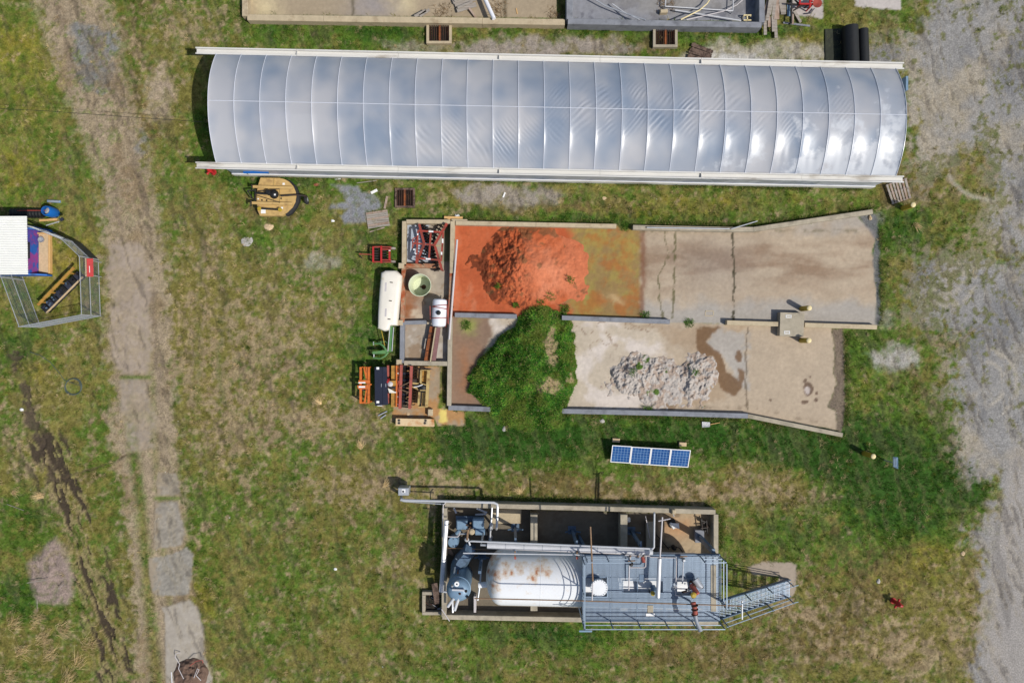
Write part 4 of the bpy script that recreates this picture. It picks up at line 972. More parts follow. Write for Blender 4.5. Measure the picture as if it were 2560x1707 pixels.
# weed tufts
def tuft(px, py, label, n=60, ln=(.12, .3), cols=(A(96, 132, 50, 1.0), A(64, 100, 40, 1.0)), spread=.18, wd=(.015, .035), group=None, z=0.0, lean=.8, name='weed_tuft', cat='weed', ang=None):
    p = W(px, py, z); t = np.zeros(n)
    X = np.clip(RNG.normal(0, 1, n), -1.5, 1.5) * spread; Y = np.clip(RNG.normal(0, 1, n), -1.5, 1.5) * spread
    cc = np.where(RNG.uniform(0, 1, (n, 1)) < .5, np.array(cols[0]), np.array(cols[1])) * RNG.uniform(.6, 1.4, (n, 1))
    me = blade_mesh(name, X, Y, t, cc, RNG.uniform(*ln, n), RNG.uniform(*wd, n), lean, ang=ang)
    o = bpy.data.objects.new(name, me); COL.objects.link(o); o.location = (p.x, p.y, z); return tag(o, label, cat, group)
for px, py, lb, n, sp, z in [(1291, 762, 'spiky weed tuft at the south foot of the clay heap', 90, .15, .1), (1245, 716, 'thin weed tuft on the clay heap, furthest west', 50, .14, .3), (1428, 700, 'weed tuft on the pale east side of the clay heap', 60, .2, .45),
                             (1378, 742, 'green weed tuft on the lower clay heap beside a gully', 80, .22, .4), (1352, 756, 'low green weed tuft between clay heap and grey wall', 80, .25, .2), (1412, 772, 'bushy weed tuft against the grey middle wall', 120, .17, .05),
                             (1562, 566, 'bushy weed growing through the gap in the north bin wall', 160, .2, 0), (1612, 790, 'dark moss mound in the corner of the upper ramp', 160, .3, 0), (1620, 1026, 'yellowish weed tuft growing over the south bin wall', 120, .25, .1),
                             (1165, 812, 'tall green weed clump in the corner of the lower bin', 160, .35, 0), (1582, 930, 'green weed tuft on the west lime heap', 60, .2, .5), (1738, 930, 'small green weed tuft on the east lime heap', 50, .16, .55),
                             (1722, 806, 'dark moss and weeds along the middle wall gap', 140, .22, 0), (1228, 880, 'spiky weed tuft on the north-west flank of the green heap', 120, .25, .2)]:
    tuft(px, py, lb, max(int(n * .8), 60), spread=min(sp * .6, .13), z=z) if 'clay' in lb or 'lime heap' in lb else tuft(px, py, lb, max(n, 150), spread=min(sp, .15), z=z)
STRAW = (A(216, 194, 148, .85), A(192, 168, 126, .9))
for px, py, lb, n in \
        [(a, b, c, 60) for a, b, c in [(902, 1120, 'straw-coloured fan of dead grass in the field, above the control box'), (800, 1010, 'dead grass fan in the field, level with the rusty steel bench'), (1302, 1232, 'long bundle of dead grass north of the containment wall'),
                      (960, 1215, 'flattened dead grass clump west of the control box'), (2290, 560, 'pale dead grass clump south of the pallet'), (30, 1230, 'dead grass stalks at the left edge above the chip heap'), (105, 1240, 'thin dead stalks beside the ditch')]]:
    big = 'corner' in lb or 'lowest' in lb or 'below the wood' in lb
    tuft(px, py, lb, n * (4 if big else 1), (.5, 1.5) if big else (.25, .7), STRAW, .4 if big else .07, (.018, .032) if big else (.014, .026), None, 0, 1.25, 'dead_grass_clump', 'dead grass', .5 if big else random.uniform(0, 6.3))
for px, py in [(30, 1560), (85, 1548), (150, 1575), (50, 1630), (120, 1640), (190, 1660), (100, 1600), (20, 1690), (165, 1700), (215, 1610)]:
    tuft(px, py, 'sprawling dead grass stalks in the lower left corner of the lot', 70, (.4, 1.2), STRAW, .2, (.014, .026), 'dead grass in the lower left corner', 0, 1.2, 'dead_grass_clump', 'dead grass', random.uniform(.2, .9))
# ================================================================== FARM IMPLEMENTS
def pt(z, x, y, h): return W(*z(x, y), h)
def bars(t, z, lst, h, w, d, m, name='beam'):
    for k, (x0, y0, x1, y1) in enumerate(lst):
        MB().beam(pt(z, x0, y0, h + .003 * (k % 6)), pt(z, x1, y1, h + .003 * (k % 6)), w, d).build(name, m, t)
def plate(t, z, pts, h, th, m, name): 
    MB().prism([tuple(pt(z, x, y, h))[:2] for x, y in pts], h - th, h).build(name, m, t)
def legs(t, z, pts, h, m='steel_dark', w=.06, name='leg'):
    for x, y in pts:
        p = pt(z, x, y, h); MB().box((p.x, p.y, 0), (w, w, h), z0=0).build(name, m, t)

# ---- rotary cutter
z = zoom(460, 380, 5.88); b = pt(z, 1350, 650, 0)
t = thing('rotary_mower', 'tan tractor-drawn rotary mower deck with black rubber skirt on grass', 'mower', b)
out = [(1120, 375), (1400, 380), (1480, 400), (1540, 435), (1600, 500), (1635, 580), (1645, 650), (1632, 730), (1590, 810), (1520, 880), (1430, 935), (1110, 935), (1075, 850), (1062, 720), (1062, 600), (1085, 480)]
P = [pt(z, x, y, .55) for x, y in out]; cP = sum(P, Vector()) / len(P)
MB().prism([(p.x, p.y) for p in P], .18, .50).build('deck', 'yellow_paint', t)
MB().prism([tuple(((cP + (p - cP) * .97)))[:2] for p in P], .50, .515).build('deck_plate', 'yellow_paint', t)
sk = MB()
ring = [pt(z, x, y, .4) for x, y in [(1500, 400), (1560, 420), (1640, 500), (1690, 620), (1685, 720), (1640, 810), (1570, 900), (1500, 935)]]
inn = [cP + (p - cP) * .86 for p in ring]
for i in range(len(ring) - 1):
    a, b_, c, d = ring[i], ring[i + 1], inn[i + 1], inn[i]
    sk.quad((a.x, a.y, .32), (b_.x, b_.y, .32), (c.x, c.y, .50), (d.x, d.y, .50)); sk.quad((a.x, a.y, .05), (b_.x, b_.y, .05), (b_.x, b_.y, .32), (a.x, a.y, .32))
sk.build('rubber_skirt', 'rubber', t)
bars(t, z, [(1010, 512, 1600, 530), (990, 750, 1600, 765)], .62, .14, .12, 'yellow_paint', 'deck_beam')
bars(t, z, [(1325, 390, 1320, 740), (1410, 548, 1410, 750)], .535, .02, .04, 'tan_paint', 'deck_rib')
bars(t, z, [(1070, 640, 1410, 745), (1080, 580, 1400, 545)], .70, .03, .03, 'steel_dark', 'brace_rod')
g = MB(); g.lathe(pt(z, 1330, 625, .5) - Vector((0, 0, .05)), [(.24, 0), (.26, .1), (.2, .25), (.12, .32), (.0, .33)], n=14); g.build('gearbox', 'black_plastic', t, True)
MB().tube([pt(z, 1060, 605, .75), pt(z, 1290, 620, .75)], .06, 8).build('input_shaft', 'black_plastic', t, True)
MB().lathe(pt(z, 1250, 600, .6), [(.16, 0), (.16, .2), (.1, .28)], n=12).build('shaft_guard', 'black_plastic', t, True)
MB().box(pt(z, 1335, 628, .86), (.09, .09, .01)).build('decal', 'label_white', t)
MB().tube([pt(z, 1420, 645, .66), pt(z, 1640, 630, .66), pt(z, 1790, 648, .6)], .05, 8).build('tail_boom', 'steel_dark', t, True)
p = pt(z, 1798, 705, .25); w_ = MB(); w_.lathe(p - Vector((.06, 0, 0)), [(.12, 0), (.25, .0), (.27, .05), (.27, .08), (.25, .13), (.12, .13)], axis=(1, .2, 0), n=18); wh = w_.build('tail_wheel', 'rubber', t, True)
MB().lathe(p - Vector((.07, 0.0, 0)), [(.0, -.01), (.13, -.01), (.13, .15), (0, .15)], axis=(1, .2, 0), n=14).build('hub', 'galv', wh, True)
MB().beam(pt(z, 1795, 650, .6), pt(z, 1800, 700, .3), .06, .06).build('wheel_fork', 'steel_dark', t)
bars(t, z, [(930, 570, 1060, 560), (930, 570, 1020, 700), (1050, 560, 1050, 720), (1000, 480, 1000, 540), (985, 715, 985, 800)], .7, .06, .06, 'steel_dark', 'hitch_bar')
MB().tube([pt(z, 1120, 832, .72), pt(z, 1410, 850, .72)], .045, 8).build('drive_shaft', 'black_plastic', t, True)
for x, y in ((1112, 835), (1415, 850)): MB().lathe(pt(z, x, y, .68), [(.1, 0), (.12, .05), (.1, .1)], n=10).build('shaft_cone', 'bollard_yellow', t, True)
for x, y, s in ((1465, 470, .13), (1165, 875, .26), (1440, 822, .12), (1090, 690, .08), (1170, 760, .06)): MB().box(pt(z, x, y, .52), (s, s * .85, .012)).build('decal', 'label_white', t)
for x, y in ((1145, 708), (1428, 683), (1215, 712)): MB().lathe(pt(z, x, y, .514), [(.05, 0), (.05, .008)], n=10).build('deck_hole', 'dark_pit', t)

# ---- folding disc harrow in the top cell
z = zoom(1000, 540, 9.8); t = thing('disc_harrow', 'red disc harrow with crossed gangs filling the top concrete cell', 'harrow', pt(z, 720, 720, 0))
HB = .72
gangs = [(470, 200, 590, 670), (590, 690, 400, 1160), (1150, 180, 850, 700), (850, 710, 1030, 1330)]
bars(t, z, gangs, HB, .13, .1, 'red_paint', 'gang_beam')
bars(t, z, [(430, 360, 1060, 402), (310, 665, 870, 716), (390, 1030, 1025, 1088), (440, 362, 400, 1130), (755, 410, 710, 1050), (1060, 402, 1010, 1080)], HB + .06, .09, .08, 'red_paint', 'frame_beam')
bars(t, z, [(310, 560, 300, 800), (420, 510, 310, 560), (420, 520, 300, 780)], HB, .05, .05, 'red_faded', 'hitch_bar')
bars(t, z, [(860, 725, 1060, 740)], HB + .1, .03, .03, 'tan_paint', 'rod')
for (x0, y0, x1, y1) in gangs:
    a = pt(z, x0, y0, .27); c = pt(z, x1, y1, .27); ax = (c - a).normalized(); off = Vector((-ax.y, ax.x, 0)) * (.22 if x0 < 700 else -.22)
    MB().tube([a + off, c + off], .025, 6).build('gang_shaft', 'steel_dark', t)
    nd = 7
    for k in range(nd):
        q = a + (c - a) * ((k + .5) / nd) + off
        MB().lathe(q, [(.02, -.04), (.16, -.02), (.25, .03), (.25, .036), (.16, -.012), (.02, -.03)], axis=ax, n=14, cap=False).build('disc', 'steel_dark', t, True)
for x, y, sx, sy in ((760, 382, .26, .08), (690, 1052, .26, .08), (345, 820, .1, .07), (1045, 610, .08, .24), (432, 450, .07, .1), (1018, 915, .08, .16), (388, 925, .06, .08)):
    MB().box(pt(z, x, y, HB + .13), (sx, sy, .012)).build('decal', 'label_white', t)
legs(t, z, [(470, 220), (1130, 210), (410, 1140), (1025, 1310)], HB, 'red_paint')

# ---- small red tined roller
z = zoom(880, 530, 3.921); t = thing('tine_roller', 'small bright red spiked roller with tow bar standing on grass', 'cultivator', pt(z, 300, 415, 0))
bars(t, z, [(208, 338, 208, 492), (287, 333, 287, 502), (368, 365, 368, 475)], .5, .09, .08, 'red_bright', 'cross_beam')
bars(t, z, [(205, 342, 385, 345), (205, 488, 385, 492), (285, 365, 385, 368), (285, 470, 385, 472)], .47, .07, .08, 'red_paint', 'side_rail')
bars(t, z, [(70, 412, 205, 418)], .44, .06, .06, 'red_paint', 'tow_bar'); bars(t, z, [(80, 430, 100, 455)], .2, .04, .2, 'steel_dark', 'jack')
for k, y in enumerate((350, 380, 405, 430, 455, 480)):
    MB().tube([pt(z, 215, y, .28), pt(z, 282, y + 2, .28)], .055, 7).build('tine_shaft', 'steel_dark', t)
    MB().tube([pt(z, 293, y, .28), pt(z, 362, y + 2, .28)], .04, 7).build('tine_shaft', 'steel_dark', t)
for y in (358, 488):
    MB().lathe(pt(z, 395, y, .2) - Vector((0, .06, 0)), [(.1, 0), (.2, .01), (.2, .11), (.1, .12)], axis=(0, 1, 0), n=16).build('wheel', 'wood_grey', t, True)
MB().box(pt(z, 368, 378, .55), (.1, .05, .02)).build('decal', 'label_white', t)
legs(t, z, [(208, 345), (208, 488), (287, 490), (287, 345)], .46, 'red_paint')

# ---- white covered seeder tank
t = thing('seeder_tank', 'long white moulded tank cover lying on grass beside the machinery cells', 'tank', pt(z, 360, 870, 0))
o_ = [(278, 590), (320, 568), (430, 570), (485, 620), (480, 700), (468, 820), (455, 930), (440, 1112), (370, 1112), (352, 1160), (312, 1168), (245, 1140), (247, 1000), (258, 820), (268, 700)]
Pw = [pt(z, x, y, .8) for x, y in o_]; cc = sum(Pw, Vector()) / len(Pw); ax = (pt(z, 330, 1130, .8) - pt(z, 380, 590, .8)).normalized()
mb = MB(); rings = []
for f_, zz_ in ((1.0, .12), (1.0, .45), (.985, .6), (.93, .72), (.82, .79), (.55, .83)):
    r_ = []
    for p in Pw:
        d = p - cc; al = ax * d.dot(ax); si = d - al; r_.append(cc + al * (1 - (1 - f_) * .25) + si * f_)
    rings.append([(q.x, q.y, zz_) for q in r_])
n = len(Pw); vs = [q for r_ in rings for q in r_]
fs = [(i * n + k, i * n + (k + 1) % n, (i + 1) * n + (k + 1) % n, (i + 1) * n + k) for i in range(len(rings) - 1) for k in range(n)] + [tuple(range((len(rings) - 1) * n, len(rings) * n))]
mb.add(vs, fs); mb.build('tank_shell', 'white_plastic', t, True)
for x, y in ((385, 690), (376, 870), (363, 1050)): MB().box(pt(z, x, y, .83), (.16, .05, .03), -.1).build('latch', 'steel_dark', t)
for x, y, l in ((330, 735, .5), (330, 985, .45)): MB().box(pt(z, x, y, .832), (.10, l, .004), -.05).build('faded_decal', 'pvc_dull', t)
for x, y in ((300, 620), (450, 640), (270, 1100), (420, 1080)): MB().box(tuple(pt(z, x, y, .1))[:2] + (0,), (.12, .12, .13), z0=0).build('foot', 'steel_dark', t)

# ---- green loader arms
t = thing('loader_frame', 'green curved loader frame with silver rods below the white tank', 'implement', pt(z, 310, 1340, 0))
MB().tube([pt(z, 212, 1288, .5), pt(z, 275, 1290, .62), pt(z, 310, 1315, .68), pt(z, 345, 1375, .6)], .055, 8).build('arm', 'green_paint', t, True)
MB().tube([pt(z, 208, 1428, .5), pt(z, 280, 1436, .6), pt(z, 325, 1410, .66), pt(z, 352, 1375, .6)], .055, 8).build('arm', 'green_paint', t, True)
MB().tube([pt(z, 255, 1280, .3), pt(z, 330, 1268, .3), pt(z, 352, 1290, .3)], .05, 8).build('arm', 'green_paint', t, True)
plate(t, z, [(200, 1368), (330, 1352), (335, 1388), (200, 1392)], .66, .1, 'green_paint', 'centre_beam')
bars(t, z, [(392, 1120, 372, 1370)], .5, .16, .1, 'green_paint', 'mast'); bars(t, z, [(372, 1125, 352, 1365), (408, 1130, 392, 1365)], .6, .035, .035, 'silver', 'rod')
bars(t, z, [(290, 1165, 322, 1310)], .55, .035, .035, 'bollard_yellow', 'prop_rod')
for x, y in ((212, 1288), (215, 1408)): MB().beam(pt(z, x, y - 15, .5), pt(z, x, y + 15, .5), .05, .08).build('pin', 'silver', t)
legs(t, z, [(212, 1288), (208, 1428), (345, 1375), (385, 1140)], .5, 'green_paint')

# ---- open cream tub
p = pt(z, 665, 717, .95); t = thing('round_tub', 'open pale cream round tub on the cell floor', 'tub', (p.x, p.y, 0))
MB().lathe((p.x, p.y, 0), [(.50, 0), (.56, .5), (.60, .93), (.63, .95), (.63, .97), (.60, .97), (.585, .93), (.545, .5), (.48, .06), (.0, .05)], n=32, cap=False).build('tub_wall', 'tub_cream', t, True)
MB().lathe((p.x + .10, p.y - .03, .055), [(.14, 0), (.12, .02), (.0, .03)], n=10).build('sludge', 'rust_dark', t, True)
MB().tube([(p.x + .1, p.y - .03, .09), (p.x - .1, p.y - .02, .1)], .03, 6).build('drain_pipe', 'rust_dark', t)

# ---- strapped white spray tank
a = pt(z, 862, 850, .72); c = pt(z, 850, 1125, .72); t = thing('spray_tank', 'white cylindrical spray tank with red steel straps in the middle cell', 'tank', (a.x, (a.y + c.y) / 2, 0))
L0 = (c - a).length
MB().lathe(a, [(0, 0), (.30, .02), (.38, .08), (.40, .2), (.40, L0 - .2), (.38, L0 - .08), (.30, L0 - .02), (0, L0)], axis=c - a, n=26, cap=False).build('barrel', 'pvc', t, True)
ax = (c - a).normalized(); sd = ax.cross(Vector((0, 0, 1)))
for f_, tw_ in ((.25, .06), (.33, -.05), (.69, .03)):
    q = a + ax * L0 * f_
    MB().tube([q + sd * .42 * math.cos(th) + Vector((0, 0, .42 * math.sin(th))) + ax * tw_ * math.cos(th) for th in np.linspace(-.3, math.pi + .3, 15)], .022, 6).build('strap', 'red_paint', t, True)
MB().lathe(a + ax * L0 * .51 + Vector((0, 0, .39)), [(.13, 0), (.13, .05), (.1, .07), (0, .07)], n=16).build('lid', 'black_plastic', t, True)
q = a + ax * L0 * .51 - sd * .16; MB().box((q.x - .1, q.y, 1.09), (.12, .22, .01), 0).build('label', 'blue_plastic', t)
for s in (-1, 1):
    e0 = a + sd * .36 * s; MB().beam((e0.x, e0.y, .3), (c.x + sd.x * .36 * s, c.y + sd.y * .36 * s, .3), .06, .06).build('frame_rail', 'red_paint', t)
bars(t, z, [(765, 920, 768, 1050), (930, 910, 945, 1100), (950, 860, 940, 1090)], .75, .04, .04, 'red_faded', 'frame_post')
for s in (-1, 1):
    for f_ in (.2, .8):
        e = a + ax * L0 * f_ + sd * .36 * s; MB().box((e.x, e.y, 0), (.06, .06, .3), z0=0).build('leg', 'red_paint', t)
# ---- rusty chute and beams
t = thing('rusty_chute', 'long rusty steel channel with mauve flange leaning in the bottom cell', 'steel channel', pt(z, 780, 1300, 0))
for nm, l, h, w_, d_, m in (('channel', [(795, 1125, 738, 1460)], .34, .36, .06, 'rust'), ('web', [(822, 1130, 770, 1465)], .46, .05, .30, 'concrete_cream'), ('flange', [(850, 1130, 800, 1470)], .3, .22, .10, 'mauve_steel')): bars(t, z, l, h, w_, d_, m, nm)
bars(t, z, [(735, 1240, 800, 1228), (715, 1360, 775, 1362)], .40, .03, .03, 'rust_dark', 'brace'); bars(t, z, [(728, 1240, 712, 1340)], .15, .08, .2, 'wood_grey', 'side_board')
legs(t, z, [(790, 1150), (745, 1440)], .34, 'rust_dark', .1)
# ---- long pvc pipe
a = pt(z, 1030, 272, .62); c = pt(z, 952, 1250, .55)
tag(MB().tube([a, c], .06, 10).build('plastic_pipe', 'pvc_dull', None, True), 'long white plastic pipe lying along the clay bin wall', 'pipe')
# ---- planks, pieces
z5 = zoom(440, 380, 2.8)
t = thing('plywood_sheet', 'weathered grey square board of planks lying on grass by the gravel', 'board', pt(z5, 1410, 470, 0))
q = [pt(z5, *xy, .06) for xy in ((1328, 425), (1478, 402), (1497, 515), (1345, 538))]
for k in range(8):
    f0, f1 = k / 8 + .006, (k + 1) / 8 - .006; zo = Vector((0, 0, random.uniform(-.006, .012)))
    MB().slab(*[x + zo for x in (q[0] + (q[3] - q[0]) * f1, q[1] + (q[2] - q[1]) * f1, q[1] + (q[2] - q[1]) * f0, q[0] + (q[3] - q[0]) * f0)], .025).build('plank', 'wood_grey' if k % 3 else 'wood_pallet', t)
tag(MB().beam(pt(z5, 1478, 310, .04), pt(z5, 1460, 398, .04), .12, .05).build('timber', 'wood_pallet'), 'short timber offcut pointing at the weathered square board', 'timber')
tag(MB().beam(pt(z5, 1355, 560, .02), pt(z5, 1460, 528, .02), .06, .03).build('timber', 'wood_pallet'), 'thin timber strip below the weathered square board', 'timber')
tag(MB().beam(pt(z5, 1365, 288, .04), pt(z5, 1408, 266, .04), .15, .04).build('timber', 'label_white'), 'short white board above the grey gravel patch', 'board')
tag(MB().beam(pt(z5, 1265, 218, .03), pt(z5, 1405, 200, .03), .04, .02).build('timber', 'wood_grey'), 'long thin pale lath beside the greenhouse wall', 'lath')
tag(MB().beam(pt(z5, 1112, 194, .03), pt(z5, 1155, 186, .03), .07, .02).build('timber', 'label_white'), 'small white lath between mower and greenhouse', 'lath')
tag(MB().beam(pt(z5, 2290, 318, .03), pt(z5, 2304, 284, .03), .09, .02).build('timber', 'label_white'), 'small white stick on the gravel south of the greenhouse', 'stick')

def rock(px, py, r, label, m='rock_tan', sq=(1, .7, .35), name='rock', cat='stone'):
    p = W(px, py, 0); n1, n2 = 5, 9; vs = []; fs = []
    for i in range(n1):
        th = math.pi / 2 * i / (n1 - 1)
        for k in range(n2):
            a_ = 2 * math.pi * k / n2; rr = r * (math.cos(th) * random.uniform(.75, 1.2) + .02)
            vs.append((p.x + rr * math.cos(a_) * sq[0], p.y + rr * math.sin(a_) * sq[1], r * sq[2] * math.sin(th) * random.uniform(.8, 1.1) - .01))
    for i in range(n1 - 1): fs += [(i * n2 + k, i * n2 + (k + 1) % n2, (i + 1) * n2 + (k + 1) % n2, (i + 1) * n2 + k) for k in range(n2)]
    fs.append(tuple((n1 - 1) * n2 + k for k in range(n2)))
    return tag(MB().add(vs, fs).build(name, m, None), label, cat)
rock(672, 568, .30, 'pale tan flat stone just below the mower', sq=(1, .62, .3))
rock(618, 603, .36, 'flat beige stone in grass left of the pale tan stone', 'rock_grey', (1, .8, .12))
rock(832, 552, .10, 'small white stone nearest the grey gravel patch', 'label_white', (1, .8, .5))
rock(839, 1422, .10, 'small white stone alone in the field left of the containment', 'label_white', (1, .8, .5))
rock(1020, 1035, .10, 'pale pebble on the implement pad', 'rock_tan', (1, .9, .5))
rock(2175, 545, .16, 'cream stone at the corner of the flared bin wall', 'rock_tan', (.6, 1, .8))
rock(1260, 1072, .16, 'grey stone in grass south of the green heap', 'rock_grey', (.6, 1, .5))
rock(54, 1024, .12, 'white stone left of the muddy ditch', 'label_white', (1, .7, .5))
rock(2196, 1452, .14, 'pale stone north-west of the red hydrant on the right', 'rock_grey', (.8, 1, .6))
rock(1505, 1052, .16, 'grey rock pair south of the lime bin wall', 'rock_grey', (1, .7, .5))
rock(1512, 496, .14, 'flat pinkish stone in grass south of the greenhouse', 'rock_tan', (1, .8, .2))
rock(2408, 1383, .12, 'cream stone at the edge of the gravel, right', 'rock_tan', (1, 1, .5))
rock(790, 462, .13, 'small reddish brick piece between mower and gravel', 'red_faded', (1, .7, .4), 'brick_piece', 'brick')

# ---- implements parked on the pad
z = zoom(880, 900, 8.709)
t = thing('hitch_frame', 'bright orange three-point hitch frame left of the black seed box', 'implement', pt(z, 280, 540, 0))
bars(t, z, [(192, 150, 190, 938), (366, 150, 364, 928)], .85, .12, .12, 'orange_paint', 'upright_beam')
bars(t, z, [(262, 150, 322, 425), (318, 645, 278, 925), (318, 150, 320, 420)], .80, .08, .08, 'orange_paint', 'diagonal_brace')
plate(t, z, [(140, 440), (385, 430), (390, 505), (140, 508)], .96, .1, 'orange_paint', 'centre_plate'); plate(t, z, [(110, 550), (390, 545), (385, 635), (130, 630)], .95, .1, 'orange_paint', 'centre_plate')
plate(t, z, [(140, 482), (290, 476), (290, 503), (140, 507)], .968, .01, 'label_white', 'decal'); plate(t, z, [(145, 566), (285, 566), (285, 600), (145, 602)], .958, .01, 'label_white', 'decal')
bars(t, z, [(320, 530, 425, 530)], .9, .08, .1, 'orange_paint', 'pivot'); bars(t, z, [(190, 640, 300, 640)], .6, .1, .1, 'charcoal', 'cylinder')
bars(t, z, [(185, 152, 400, 152), (190, 935, 380, 940)], .78, .04, .04, 'orange_paint', 'tie_bar')
legs(t, z, [(192, 160), (190, 930), (366, 160), (364, 920)], .8, 'orange_paint', .08)
t = thing('seed_box', 'black metal seed box with flat hinged lid and white stickers', 'seeder', pt(z, 630, 560, 0))
plate(t, z, [(492, 152), (655, 150), (658, 985), (500, 995)], 1.0, .04, 'navy_lid', 'lid'); plate(t, z, [(660, 150), (755, 152), (785, 970), (664, 984)], .995, .04, 'navy_lid', 'lid')
plate(t, z, [(500, 158), (752, 160), (778, 968), (505, 985)], .95, .55, 'black_plastic', 'box')
for x0, y0, x1, y1 in ((532, 152, 590, 205), (532, 888, 592, 938), (552, 988, 660, 1000)): plate(t, z, [(x0, y0), (x1, y0), (x1, y1), (x0, y1)], 1.008, .006, 'label_white', 'decal')
for x, y in ((638, 548), (735, 548)): plate(t, z, [(x - 6, y - 35), (x + 4, y - 35), (x + 4, y + 35), (x - 6, y + 35)], 1.03, .03, 'galv', 'handle')
for k in range(12):
    y = 125 + k * 20 if k < 12 else 0; MB().beam(pt(z, 762, y, .8), pt(z, 808, y, .8), .05, .05).build('metering_tooth', 'red_faded', t)
for k in range(11): MB().beam(pt(z, 765, 730 + k * 20, .8), pt(z, 808, 730 + k * 20, .8), .05, .05).build('metering_tooth', 'red_faded', t)
bars(t, z, [(788, 112, 786, 945)], .74, .06, .06, 'rust_dark', 'shaft'); legs(t, z, [(510, 170), (740, 170), (515, 960), (760, 950)], .5)
t = thing('rotary_tiller', 'ochre rotary tiller with orange and white gearbox between black and red machines', 'tiller', pt(z, 905, 560, 0))
plate(t, z, [(855, 122), (948, 120), (948, 1020), (850, 1020)], .7, .35, 'ochre_paint', 'hood'); bars(t, z, [(970, 120, 966, 1015)], .78, .07, .08, 'orange_paint', 'top_bar')
bars(t, z, [(1005, 125, 1000, 1015)], .5, .1, .12, 'rust', 'rear_flap')
MB().lathe(pt(z, 790, 470, .8), [(.05, -.08), (.2, -.06), (.2, .06), (.05, .08)], axis=(1, 0, 0), n=16).build('belt_wheel', 'red_bright', t, True)
plate(t, z, [(790, 450), (950, 448), (955, 560), (800, 570)], .92, .3, 'ochre_paint', 'gearbox'); MB().lathe(pt(z, 835, 520, .9), [(.16, 0), (.14, .08), (.05, .14)], n=12).build('gear_cover', 'pvc_dull', t, True)
plate(t, z, [(780, 610), (850, 640), (930, 690), (960, 690), (955, 715), (810, 715)], .92, .2, 'white_plastic', 'chain_case'); plate(t, z, [(840, 580), (945, 570), (945, 640), (850, 630)], .8, .2, 'steel_dark', 'motor')
for k in range(10):
    MB().beam(pt(z, 1000, 190 + k * 85, .56), pt(z, 1004, 215 + k * 85, .56), .05, .03).build('flap_slot', 'label_white' if k % 2 else 'steel_dark', t)
legs(t, z, [(860, 140), (940, 140), (860, 1000), (940, 1000)], .4)
t = thing('spring_harrow', 'faded red spring harrow with many black tines across two bars', 'harrow', pt(z, 1170, 580, 0))
bars(t, z, [(1076, 105, 1042, 1060), (1296, 128, 1256, 1060)], .62, .15, .1, 'red_faded', 'main_bar')
for k in range(24):
    y = 135 + k * 38; x0 = 1085 - k * 1.3; dx = random.uniform(-8, 8)
    MB().tube([pt(z, x0 + 20, y, .5), pt(z, x0 + 90, y + random.uniform(-8, 8), .22), pt(z, x0 + 165 + dx, y + random.uniform(-10, 10), .42)], .045 if k % 3 else .03, 6).build('tine', 'black_plastic' if k % 4 else 'charcoal', t)
for k in range(14):
    y = 160 + k * 62; x0 = 1310 - k * 2.2
    MB().tube([pt(z, x0, y, .5), pt(z, x0 + 50, y + 4, .16), pt(z, x0 + 90, y + random.uniform(-14, 14), .28)], .03, 6).build('tine', 'steel_dark', t)
bars(t, z, [(1050, 580, 1250, 480), (1050, 640, 1200, 690), (1200, 690, 1260, 690)], .70, .03, .03, 'rust_brown_pipe', 'stay_rod'); bars(t, z, [(1030, 450, 985, 560), (985, 560, 1020, 690)], .62, .08, .08, 'red_paint', 'hitch_bar')
legs(t, z, [(1076, 130), (1044, 1040), (1296, 150), (1258, 1040)], .55, 'red_faded')
t = thing('box_scraper', 'tan box scraper with open trays at the right end of the machine row', 'scraper', pt(z, 1570, 600, 0))
bars(t, z, [(1668, 225, 1622, 1022)], .62, .16, .14, 'tan_paint', 'rear_beam'); bars(t, z, [(1512, 222, 1498, 490), (1468, 690, 1450, 975)], .6, .09, .3, 'tan_paint', 'side_plate')
plate(t, z, [(1535, 232), (1640, 232), (1625, 495), (1520, 492)], .4, .05, 'ochre_paint', 'tray'); plate(t, z, [(1535, 665), (1612, 660), (1596, 1002), (1518, 1000)], .4, .05, 'tan_paint', 'tray')
bars(t, z, [(1490, 665, 1480, 1000)], .4, .14, .12, 'steel_dark', 'blade'); bars(t, z, [(1490, 215, 1695, 222), (1440, 1012, 1625, 1022), (1490, 500, 1640, 545), (1480, 655, 1625, 660)], .6, .05, .12, 'tan_paint', 'end_plate')
plate(t, z, [(1460, 165), (1700, 175), (1775, 208), (1560, 212)], .45, .04, 'wood_old', 'top_sheet')
MB().lathe(pt(z, 1550, 590, .35), [(.3, 0), (.28, .2), (.15, .3), (0, .32)], n=12).build('gearbox', 'black_plastic', t, True); MB().tube([pt(z, 1345, 585, .6), pt(z, 1440, 570, .66), pt(z, 1535, 535, .66)], .028, 6).build('hose', 'label_white', t)
bars(t, z, [(1290, 560, 1460, 640), (1320, 500, 1470, 520)], .45, .1, .1, 'tan_paint', 'draw_bar'); MB().box(pt(z, 1350, 490, .5), (.3, .4, .3), z0=.2).build('motor', 'steel_dark', t); legs(t, z, [(1665, 240), (1624, 1000), (1500, 240), (1460, 960)], .5, 'tan_paint')
